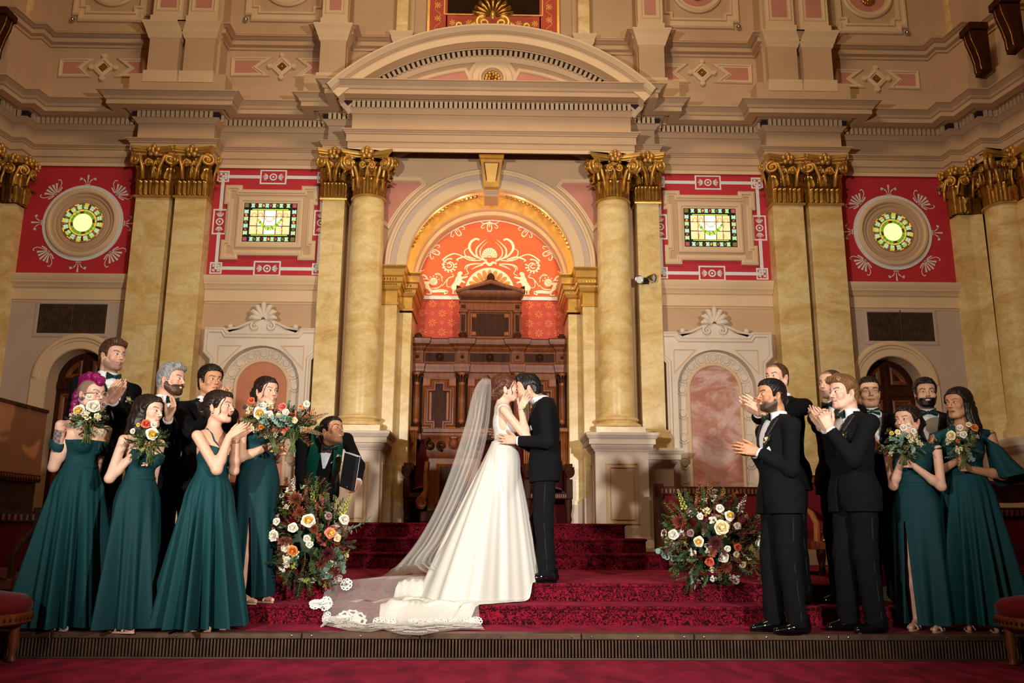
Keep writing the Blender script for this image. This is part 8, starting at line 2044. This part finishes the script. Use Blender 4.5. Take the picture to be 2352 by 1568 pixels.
# rows from comb to floor: left edge, right edge (as seen), depths
vr = [((1110, 866), (1127, 872), 7.45, 7.44), ((1094, 884), (1128, 888), 7.47, 7.38), ((1082, 915), (1127, 925), 7.47, 7.34), ((1070, 965), (1122, 975), 7.46, 7.32), ((1050, 1030), (1110, 1035), 7.45, 7.28), ((1026, 1100), (1092, 1090), 7.44, 7.24), ((994, 1178), (1066, 1150), 7.42, 7.20), ((950, 1252), (1030, 1230), 7.40, 7.17), ((903, 1306), (1000, 1296), 7.38, 7.16)]
# on the stairs
fl = [[(868, 1330), (985, 1330), (1094, 1345)], [(800, 1342), (930, 1372), (1098, 1372)], [(752, 1375), (890, 1402), (1092, 1400)], [(722, 1395), (845, 1432), (985, 1425), (1098, 1425)], [(716, 1400), (745, 1440), (800, 1453), (850, 1456), (880, 1450), (920, 1462), (965, 1464), (1010, 1455), (1060, 1450), (1114, 1451)]]
def onstair(px, py):
    q = WZ(px, py, ZL)
    if q[1] >= 7.33: return q
    q2 = W(px, py, 7.315)
    if q2[2] >= ZS2: return q2
    q3 = WZ(px, py, ZS2)
    if q3[1] >= 6.93: return q3
    q4 = W(px, py, 6.915)
    if q4[2] >= ZS1: return q4
    return WZ(px, py, ZS1)
nu = 90; rows = []
for a, b, ya, yb in vr:
    p, q = W(*a, ya), W(*b, yb); rows.append([p+(q-p)*(i/(nu-1)) for i in range(nu)])
for r in fl:
    ax = np.array([p[0] for p in r], float); t = np.linspace(0, 1, len(r)); row = []
    for i in range(nu):
        u = i/(nu-1); px = np.interp(u, t, ax); py = np.interp(u, t, [p[1] for p in r]); row.append(np.array(onstair(px, py)))
    rows.append(row)
A_ = np.array(rows); k = len(rows); tt = np.linspace(0, k-1, 70); B_ = np.zeros((70, nu, 3))
for j, t in enumerate(tt):
    i = min(int(t), k-2); f = t-i; p0, p1, p2, p3 = A_[max(i-1, 0)], A_[i], A_[i+1], A_[min(i+2, k-1)]
    B_[j] = .5*((2*p1)+(-p0+p2)*f+(2*p0-5*p1+4*p2-p3)*f*f+(-p0+3*p1-3*p2+p3)*f**3)
us = np.linspace(0, 1, nu)
for j, t in enumerate(tt):
    hang = t < 8.6; amp = .05*min(1, t/2.5) if hang else .05*max(0, 1-(t-8)/2.5)
    fo = np.sin(us*2*PI*5+.6*math.sin(t*.5))*.6+np.sin(us*2*PI*9.3+1+.1*t)*.4
    B_[j, :, 1] += amp*fo*.9; B_[j, :, 0] += amp*.25*np.cos(us*2*PI*6+.1*t)*(.3+.7*us*(1-us)*4)
    if t > 8: 
        lift = .012+.030*np.abs(np.sin(us*2*PI*3+t*1.3))*np.sin(PI*np.clip(us, .02, .98))*(1-max(0, (t-11.5)/1.5))
        for i in range(nu):
            x, y, z = B_[j, i]; B_[j, i, 2] = max(z, ground(x, y)+.004)+lift[i]
MB().grid([[tuple(p-vo) for p in r] for r in B_]).build('tulle', 'tulle', VE, 'all')
# second, narrower layer behind the first, and the silver comb
MB().grid([[tuple(p-vo+np.array((-.012, .05, 0))) for p in r[8:70]] for r in B_[:48]]).build('under_layer', 'tulle', VE, 'all')
MB().tube([tuple(W(1108, 868, YC_-.05)-vo), tuple(W(1120, 862, YC_)-vo), tuple(W(1129, 872, YC_+.05)-vo)], .008, 6).build('comb', 'silver_jewel', VE, 'all')
# lace flowers along the hem
m = MB(); rs = random.Random(3)
def lace_flower(p, e1, e2, nn, r, seed):
    for ring, (rr_, cnt) in enumerate(((1., 7), (.62, 5), (.3, 4))):
        for kx in range(cnt):
            a = kx*2*PI/cnt+ring*.5+seed; c = p+nn*(.0015*ring); d = e1*math.cos(a)+e2*math.sin(a); s_ = e2*math.cos(a)-e1*math.sin(a)
            o_ = [c+d*r*rr_*.35-s_*r*.10, c+d*r*rr_*.75-s_*r*rr_*.42, c+d*r*rr_-s_*r*rr_*.22, c+d*r*rr_*.93, c+d*r*rr_+s_*r*rr_*.22, c+d*r*rr_*.75+s_*r*rr_*.42, c+d*r*rr_*.35+s_*r*.10]
            i_ = [c+(q-c)*.45+d*r*rr_*.36 for q in o_]
            m.add([tuple(q) for q in o_+i_], [(k2, (k2+1) % 7, (k2+1) % 7+7, k2+7) for k2 in range(7)])
def lay(t, u, r, sd):
    j = int(t/(k-1)*69); i = int(u*(nu-1)); j = min(max(j, 1), 68); i = min(max(i, 1), nu-2)
    p = B_[j, i]-vo; e1 = unit(B_[j, i+1]-B_[j, i-1]); e2 = B_[j+1, i]-B_[j-1, i]; e2 = unit(e2-e1*np.dot(e1, e2)); nn = unit(np.cross(e1, e2)); nn = nn if nn[1] < 0 or nn[2] > .5 else -nn
    lace_flower(p+nn*.006, e1, e2, nn, r, sd)
for u, t, r in ((.06, 12.2, .05), (.10, 12.55, .05), (.16, 12.45, .075), (.24, 12.3, .10), (.30, 12.75, .04), (.36, 12.6, .06), (.42, 12.8, .045), (.47, 12.72, .055), (.53, 12.86, .04), (.60, 12.86, .04), (.67, 12.86, .04), (.74, 12.85, .04), (.80, 12.8, .045), (.86, 12.5, .06), (.92, 12.6, .045), (.94, 12.3, .04), (.97, 12.85, .04), (.05, 11.5, .045), (.07, 11.0, .045), (.10, 10.6, .045), (.12, 12.86, .04), (.20, 12.88, .035), (.05, 12.88, .035)):
    lay(t, u, r*1.15, rs.uniform(0, 6))
for i in range(110):
    lay(12.45+.5*rs.random(), rs.random(), rs.uniform(.018, .034), rs.uniform(0, 6))
for i in range(46):
    u = (i+rs.random()*.6)/46; lay(12.30+.50*rs.random(), u, rs.uniform(.035, .062), rs.uniform(0, 6))
tag(m.build('lace', 'lace', VE), kind='stuff')
# ---------------------------------------------------------------- flowers
ROSEM = {c: petal_rose(.05, 16, i, .95).mesh('rose', FM[c], 'all') for i, c in enumerate(('white', 'cream', 'yellow', 'orange', 'coral', 'pinkcoral', 'mauve'))}
def rose_two(outer, inner):
    m = petal_rose(.05, 16, 5, 1.1); me = m.mesh('rose', FM[outer], 'all'); me.materials.append(FM[inner]); k = 4*3
    for i, p in enumerate(me.polygons): p.material_index = 1 if (i < k*7 or i >= k*16) else 0
    return me
ROSEM['creamyellow'] = rose_two('white', 'yellow'); ROSEM['yellowpink'] = rose_two('pinkcoral', 'yellow')
def mum(r, n, col):
    m = MB(); rs = random.Random(2)
    for i in range(n):
        t = i/n; a = i*2.4; el = .15+1.25*t; L_ = r*(1-.25*t); w = r*.09
        d = Vector((math.cos(a)*math.cos(el), math.sin(a)*math.cos(el), math.sin(el))); s = Vector((-math.sin(a), math.cos(a), 0)); b = d*r*.15
        m.add([b-s*w*.5, b+s*w*.5, b+d*L_*.7+s*w, b+d*L_*.7-s*w, b+d*L_+Vector((0, 0, .12*r))], [(0, 1, 2, 3), (3, 2, 4)])
    return m.mesh('mum', FM[col], 'all')
MUM = {'burgundy': mum(.055, 60, 'burgundy'), 'rust': mum(.055, 44, 'rust')}
def spire(h, col, n, r0, r1, cone=.03):
    m = MB().tube([(0, 0, 0), (.01, 0, h*.5), (.0, 0.01, h)], [.004, .003, .0015], 5); me = None; rs = random.Random(n)
    f0 = len(m.f)
    for i in range(n):
        t = i/n; a = i*2.4; z = h*(.30+.70*t); r = cone*(1-t)+.006; b = r0+(r1-r0)*t
        m.ball((r*math.cos(a), r*math.sin(a), z), (b, b, b*1.1), 6, 4)
    me = m.mesh('spire', FM['stem'], 'all'); me.materials.append(FM[col])
    for i, p in enumerate(me.polygons): p.material_index = 1 if i >= f0 else 0
    return me
SPIRE = {'white': spire(.34, 'white', 34, .014, .005, .022), 'lime': spire(.32, 'lime', 34, .012, .004, .018), 'nut': spire(.34, 'nut', 60, .007, .004, .026), 'olive': spire(.30, 'olive', 50, .008, .004, .022)}
def branch(L_, col, n, lw, ll, droop=.5, round_=False):
    """a stem with paired leaves, growing along +z and bending over toward +x"""
    P = [Vector((L_*.55*t*t*droop, 0, L_*(t-.35*droop*t*t))) for t in np.linspace(0, 1, 8)]
    m = MB().tube(P, [.0035*(1-.6*i/7) for i in range(8)], 5); f0 = len(m.f); rs = random.Random(n)
    for i in range(n):
        t = .18+.82*i/(n-1); j = min(int(t*7), 6); p = P[j].lerp(P[j+1], t*7-j); a = (i % 2)*PI+rs.uniform(-.5, .5); q = leafblade(ll*(1-.35*t), lw*(1-.35*t), .15)
        if round_: q = MB().sheet([(lw*math.cos(b), lw+lw*math.sin(b)) for b in np.linspace(0, 2*PI, 10)[:-1]], 0).xf(RX(-PI/2))
        q.xf(T(*p) @ RZ(a) @ RX(.7+rs.uniform(-.3, .3))); m.add(q.v, q.f)
    me = m.mesh('leaf_branch', FM['stem'], 'all'); me.materials.append(FM[col])
    for i, p in enumerate(me.polygons): p.material_index = 1 if i >= f0 else 0
    return me
BR_ = {'euca': branch(.30, 'euca', 15, .024, .05, .7, True), 'willow': branch(.34, 'euca', 13, .011, .065, .7), 'green': branch(.24, 'green', 14, .014, .055, .4), 'dgreen': branch(.24, 'dgreen', 16, .016, .06, .5), 'rust': branch(.26, 'rust', 12, .020, .065, .5), 'brown': branch(.24, 'brown', 14, .018, .05, .5), 'olive': branch(.24, 'olive', 18, .010, .035, .5), 'fern': branch(.24, 'green', 34, .007, .05, .35), 'coral': branch(.30, 'coral', 14, .013, .028, .1, True)}
def cluster(col, n, R, r):
    m = MB(); rs = random.Random(n)
    for i in range(n):
        d = Vector((rs.gauss(0, 1), rs.gauss(0, 1), abs(rs.gauss(0, 1))+.3)).normalized()*R*rs.uniform(.7, 1.1)
        m.tube([(0, 0, -R*.6), tuple(d*.95)], .0012, 3, False)
        for k in range(5): a = k*1.2566+i; m.ball(d+Vector((math.cos(a)*r*.7, math.sin(a)*r*.7, 0)), (r*.6, r*.6, r*.35), 5, 3)
    return m.mesh('small_flowers', FM[col], 'all')
CL = {'white': cluster('white', 16, .045, .011), 'cream': cluster('cream', 18, .04, .008), 'lime': cluster('lime', 22, .04, .006), 'mauve': cluster('mauve', 12, .04, .012), 'green': cluster('olive', 26, .045, .006)}
def aim(d, roll=0.): return Vector(d).to_track_quat('Z', 'Y').to_matrix().to_4x4() @ RZ(roll)
def bouquet(P_, label, group, centre, hand, R, blooms, seed, mix, ribbon='euca'):
    """hand tied bouquet: centre of the flowers, point where the stems are held, head radius"""
    c, h = Vector(centre), Vector(hand); o = empty('bouquet', tuple(h), 0, label, 'bouquet', group); ax = (c-h).normalized(); rs = random.Random(seed); cc = c-h
    cam_d_ = (Vector(CAM)-c).normalized()
    nst = 9
    for k in range(nst):
        a = k*2*PI/nst; q = Vector((math.cos(a), math.sin(a), 0)); q = (q-ax*q.dot(ax)); MB().tube([tuple(cc*.75+q*.05), tuple(q*.012), tuple(-ax*.06+q*.03)], .0042, 5).build('stem', FM['stem'], o, 'all')
    MB().ball(tuple(cc), (R*.34, R*.34, R*.36), 10, 7).build('moss_core', FM['dgreen'], o, True)
    for k in range(len(mix)*9):
        kind = mix[k % len(mix)]; d = Vector((rs.gauss(0, 1), rs.gauss(0, 1), rs.gauss(.35, .8))).normalized(); d = (d+ax*.05+cam_d_*.15).normalized(); top = max(0, d.dot(ax))
        src = BR_.get(kind) or CL.get(kind) or SPIRE.get(kind); big = kind in BR_ or kind in SPIRE
        pos = cc-ax*.05+d*(R*rs.uniform(.2, .4) if big else R*.78); s = rs.uniform(.38, .62)*R/.15*(1-.35*top if big else 1.5)
        inst(src, {'fern': 'fern', 'coral': 'leaf_branch'}.get(kind, 'leaf_branch' if kind in BR_ else 'small_flowers' if kind in CL else 'spire'), o, Matrix.Translation(pos) @ aim(d, rs.uniform(0, 6)) @ SC(s))
    for (dx, dz, kind, r) in blooms:      # blooms the photograph shows, placed on the near face of the bunch
        q = max(1, math.hypot(dx, dz)/(R*.88)); dx, dz = dx/q, dz/q; off = RGTV*dx+UPVV*dz; d = (off/R*.7+cam_d_).normalized(); dep = math.sqrt(max(.15, 1-(dx*dx+dz*dz)/(R*R)))
        pos = cc+off+cam_d_*R*dep*.80
        src = ROSEM.get(kind) or MUM.get(kind) or CL.get(kind); inst(src, 'rose' if kind in ROSEM else 'mum' if kind in MUM else 'small_flowers', o, Matrix.Translation(pos-d*r*.35) @ aim(d, rs.uniform(0, 6)) @ SC(r/.05))
    return o
RGTV, UPVV = Vector(RGT), Vector(UPV)
def mpx(px, py, Y): return Vector(W(px, py, Y))
BG = 'bridesmaids bouquets'
def bq(label, px, py, hx, hy, Y, Rpx, blooms, seed, mix):
    c, h = mpx(px, py, Y), mpx(hx, hy, Y); s = Y/FPX*1.02
    bouquet(None, label, BG, c, h, Rpx*s, [((bx-px)*s, (py-by)*s, kd, r*s) for bx, by, kd, r in blooms], seed, mix)
bq('loose bouquet of white and yellow roses held by the fuchsia haired bridesmaid', 207, 950, 200, 999, 6.28, 44, [(183, 943, 'creamyellow', 15), (214, 933, 'white', 16), (205, 912, 'white', 8), (188, 917, 'mauve', 8), (237, 930, 'mauve', 7), (222, 955, 'cream', 7)], 1, ['green', 'olive', 'brown', 'fern', 'cream', 'green', 'dgreen', 'willow'])
bq('bouquet with coral bloom, white rose and fern held by the long haired bridesmaid', 337, 998, 343, 1044, 6.18, 46, [(336, 974, 'coral', 12), (349, 996, 'creamyellow', 15), (353, 976, 'white', 8), (306, 990, 'white', 7), (318, 976, 'yellow', 5), (327, 1030, 'lime', 8)], 2, ['fern', 'fern', 'green', 'olive', 'olive', 'lime', 'green'])
bq('trailing bouquet of white roses held close by the two bouquet bridesmaid', 600, 952, 630, 1024, 6.80, 46, [(597, 948, 'creamyellow', 16), (617, 953, 'white', 12), (578, 920, 'coral', 9), (604, 932, 'white', 9), (565, 935, 'mauve', 8), (600, 980, 'orange', 7)], 3, ['green', 'euca', 'willow', 'olive', 'dgreen', 'brown', 'cream'])
bq('wild bouquet with orange ranunculus and coral sprigs held out toward the officiant', 676, 962, 672, 1020, 6.84, 52, [(645, 966, 'orange', 14), (650, 935, 'pinkcoral', 11), (657, 947, 'white', 9), (676, 965, 'cream', 8), (704, 928, 'white', 9), (690, 934, 'orange', 5), (705, 985, 'orange', 5), (640, 955, 'cream', 8)], 4, ['dgreen', 'green', 'brown', 'coral', 'fern', 'rust', 'euca', 'nut', 'fern'])
bq('bouquet with daisies and eucalyptus held up by the short bridesmaid on the right', 2079, 1012, 2076, 1048, 6.44, 40, [(2075, 982, 'white', 9), (2098, 990, 'white', 8), (2062, 992, 'cream', 7), (2088, 975, 'white', 7), (2048, 995, 'yellow', 6), (2085, 1002, 'cream', 6)], 5, ['euca', 'willow', 'olive', 'green', 'cream', 'brown', 'dgreen', 'olive'])
bq('round bouquet with cream roses and an orange bloom held by the rightmost bridesmaid', 2216, 1008, 2214, 1058, 6.42, 40, [(2185, 1000, 'cream', 12), (2213, 998, 'white', 9), (2238, 982, 'orange', 10), (2205, 982, 'white', 8), (2225, 975, 'cream', 7), (2200, 1012, 'coral', 5), (2232, 1005, 'lime', 6)], 6, ['olive', 'green', 'euca', 'lime', 'cream', 'dgreen', 'olive', 'willow'])
def arrangement(label, cpx, Y, z0, ext, blooms, spires, branches, seed, n_fill, mix):
    """large mounded floor arrangement: ext = half width, height above floor in metres"""
    c = mpx(cpx[0], cpx[1], Y); o = empty('flower_arrangement', (c.x, Y, z0), 0, label, 'flowers', 'floor flower arrangements'); rs = random.Random(seed); oc = Vector(o.location)
    cam_d_ = (Vector(CAM)-c).normalized(); rel = c-oc; hw, hh = ext; s = Y/FPX*1.01
    MB().lathe([(0, 0), (.10, 0), (.12, .05), (.11, .06), (0, .05)], 0, 0, 18).build('dark_tray', 'dark_void', o, 40)
    MB().ball((rel.x, .04, max(.2, rel.z-.05)), (hw*.46, hw*.36, hh*.45), 14, 10).build('moss_core', FM['dgreen'], o, True)
    for k in range(n_fill):
        kind = mix[k % len(mix)]; d = Vector((rs.gauss(0, 1), -abs(rs.gauss(0, .8)), rs.gauss(.05, .9))).normalized()
        src = BR_.get(kind) or CL.get(kind) or SPIRE.get(kind); f = rs.uniform(.35, .80) if kind in BR_ else rs.uniform(.72, .92)
        pos = rel+Vector((d.x*hw*f, d.y*hw*.8*f, d.z*hh*f)); pos.z = max(pos.z, .03)
        inst(src, 'leaf_branch' if kind in BR_ else 'small_flowers' if kind in CL else 'spire', o, Matrix.Translation(pos) @ aim((d+Vector((0, -.1, .25))).normalized(), rs.uniform(0, 6)) @ SC(rs.uniform(.6, .95)))
    for bx, by, kind, r in blooms:
        dx, dz = (bx-cpx[0])*s, (cpx[1]-by)*s; q = (dx/hw)**2+(dz/hh)**2; dep = math.sqrt(max(.12, 1-q))*hw*.82+.03
        pos = rel+RGTV*dx+UPVV*dz+cam_d_*dep; d = (RGTV*dx/hw*.6+UPVV*dz/hh*.6+cam_d_).normalized(); r *= s
        src = ROSEM.get(kind) or MUM.get(kind) or CL.get(kind); inst(src, 'rose' if kind in ROSEM else 'mum' if kind in MUM else 'small_flowers', o, Matrix.Translation(pos-d*r*.3) @ aim(d, rs.uniform(0, 6)) @ SC(r/.05))
    for bx, by, tx_, ty_, kind in spires:
        a = mpx(bx, by, Y-.12)-oc; b = mpx(tx_, ty_, Y-.06)-oc; L_ = (b-a).length; src = SPIRE[kind]; inst(src, 'spire', o, Matrix.Translation(a) @ aim((b-a).normalized(), rs.uniform(0, 6)) @ SC(1, 1, L_/.34))
    for bx, by, tx_, ty_, kind in branches:
        a = mpx(bx, by, Y-.16)-oc; b = mpx(tx_, ty_, Y-.26)-oc; L_ = (b-a).length; inst(BR_[kind], 'leaf_branch', o, Matrix.Translation(a) @ aim((b-a).normalized(), rs.uniform(0, 6)) @ SC(1, 1, L_/.28))
    return o
arrangement('large autumn flower arrangement on the stairs beside the two bouquet bridesmaid, left of the train', (705, 1232), 7.25, ZL, (.40, .45),
    [(708, 1198, 'creamyellow', 16), (755, 1224, 'yellowpink', 13), (675, 1262, 'orange', 13), (659, 1255, 'white', 11), (663, 1282, 'white', 9), (661, 1292, 'white', 8), (606, 1280, 'white', 9), (600, 1293, 'white', 8), (612, 1298, 'white', 8), (634, 1230, 'white', 14), (785, 1195, 'white', 13), (705, 1236, 'white', 9), (711, 1248, 'white', 9), (675, 1213, 'white', 12), (750, 1269, 'burgundy', 15), (681, 1152, 'rust', 16), (751, 1188, 'mauve', 9), (640, 1200, 'white', 9), (735, 1290, 'rust', 12), (690, 1180, 'rust', 12), (770, 1235, 'cream', 9), (720, 1215, 'rust', 10), (650, 1310, 'green', 10), (615, 1335, 'green', 14), (745, 1335, 'lime', 10)],
    [(676, 1185, 672, 1098, 'white'), (722, 1190, 716, 1110, 'lime'), (645, 1200, 622, 1122, 'nut'), (630, 1235, 612, 1155, 'lime'), (775, 1205, 810, 1128, 'lime'), (748, 1190, 755, 1125, 'olive'), (705, 1190, 705, 1130, 'nut')],
    [(770, 1220, 868, 1212, 'willow'), (760, 1255, 800, 1290, 'euca'), (745, 1280, 770, 1320, 'euca'), (770, 1265, 815, 1285, 'olive'), (620, 1300, 610, 1355, 'olive'), (640, 1300, 650, 1350, 'green'), (700, 1270, 710, 1335, 'brown'), (735, 1230, 800, 1260, 'rust'), (700, 1230, 680, 1160, 'rust'), (665, 1230, 630, 1180, 'brown'), (730, 1300, 735, 1345, 'euca'), (780, 1245, 830, 1262, 'brown')],
    21, 210, ['dgreen', 'brown', 'green', 'rust', 'dgreen', 'cream', 'olive', 'white', 'green', 'rust', 'lime', 'dgreen', 'green', 'mauve'])
arrangement('large autumn flower arrangement on the stairs before the right settee', (1632, 1240), 7.40, ZL, (.44, .46),
    [(1673, 1188, 'creamyellow', 12), (1655, 1213, 'cream', 18), (1607, 1243, 'creamyellow', 12), (1743, 1246, 'white', 12), (1691, 1256, 'coral', 10), (1630, 1286, 'coral', 11), (1660, 1276, 'white', 13), (1668, 1258, 'white', 8), (1702, 1293, 'cream', 9), (1716, 1275, 'creamyellow', 9), (1643, 1246, 'burgundy', 14), (1665, 1297, 'rust', 13), (1565, 1200, 'rust', 16), (1552, 1228, 'white', 13), (1688, 1270, 'cream', 8), (1690, 1210, 'white', 9), (1700, 1225, 'rust', 10), (1590, 1225, 'mauve', 9), (1720, 1300, 'green', 12), (1650, 1320, 'green', 10), (1610, 1190, 'white', 8), (1652, 1172, 'white', 10)],
    [(1580, 1190, 1555, 1118, 'lime'), (1605, 1190, 1600, 1120, 'lime'), (1632, 1170, 1630, 1090, 'nut'), (1660, 1175, 1662, 1115, 'lime'), (1690, 1190, 1715, 1135, 'white'), (1680, 1185, 1690, 1130, 'olive'), (1740, 1225, 1765, 1180, 'brown') if False else (1735, 1215, 1750, 1165, 'nut'), (1618, 1175, 1612, 1105, 'olive')],
    [(1580, 1275, 1515, 1300, 'euca'), (1600, 1290, 1565, 1330, 'willow'), (1690, 1290, 1715, 1340, 'euca'), (1725, 1290, 1755, 1360, 'rust'), (1590, 1270, 1530, 1270, 'olive'), (1560, 1220, 1520, 1205, 'green'), (1600, 1240, 1560, 1180, 'rust'), (1620, 1300, 1610, 1335, 'olive'), (1650, 1300, 1660, 1340, 'dgreen'), (1735, 1250, 1765, 1285, 'green'), (1640, 1180, 1640, 1120, 'rust')],
    33, 210, ['dgreen', 'green', 'brown', 'dgreen', 'rust', 'olive', 'cream', 'dgreen', 'green', 'lime', 'brown', 'white', 'mauve', 'dgreen'])
# falling petals beside the outstretched arms
for k, (px, py) in enumerate(((624, 1038), (648, 1030))):
    tag(petal_rose(.02, 3, k).build('petal', FM['yellow'], None, 'all'), 'pale yellow petal falling below the outstretched arms, %s' % ('the lower one' if k == 0 else 'the higher one'), 'petal').location = tuple(W(px, py, 6.75))
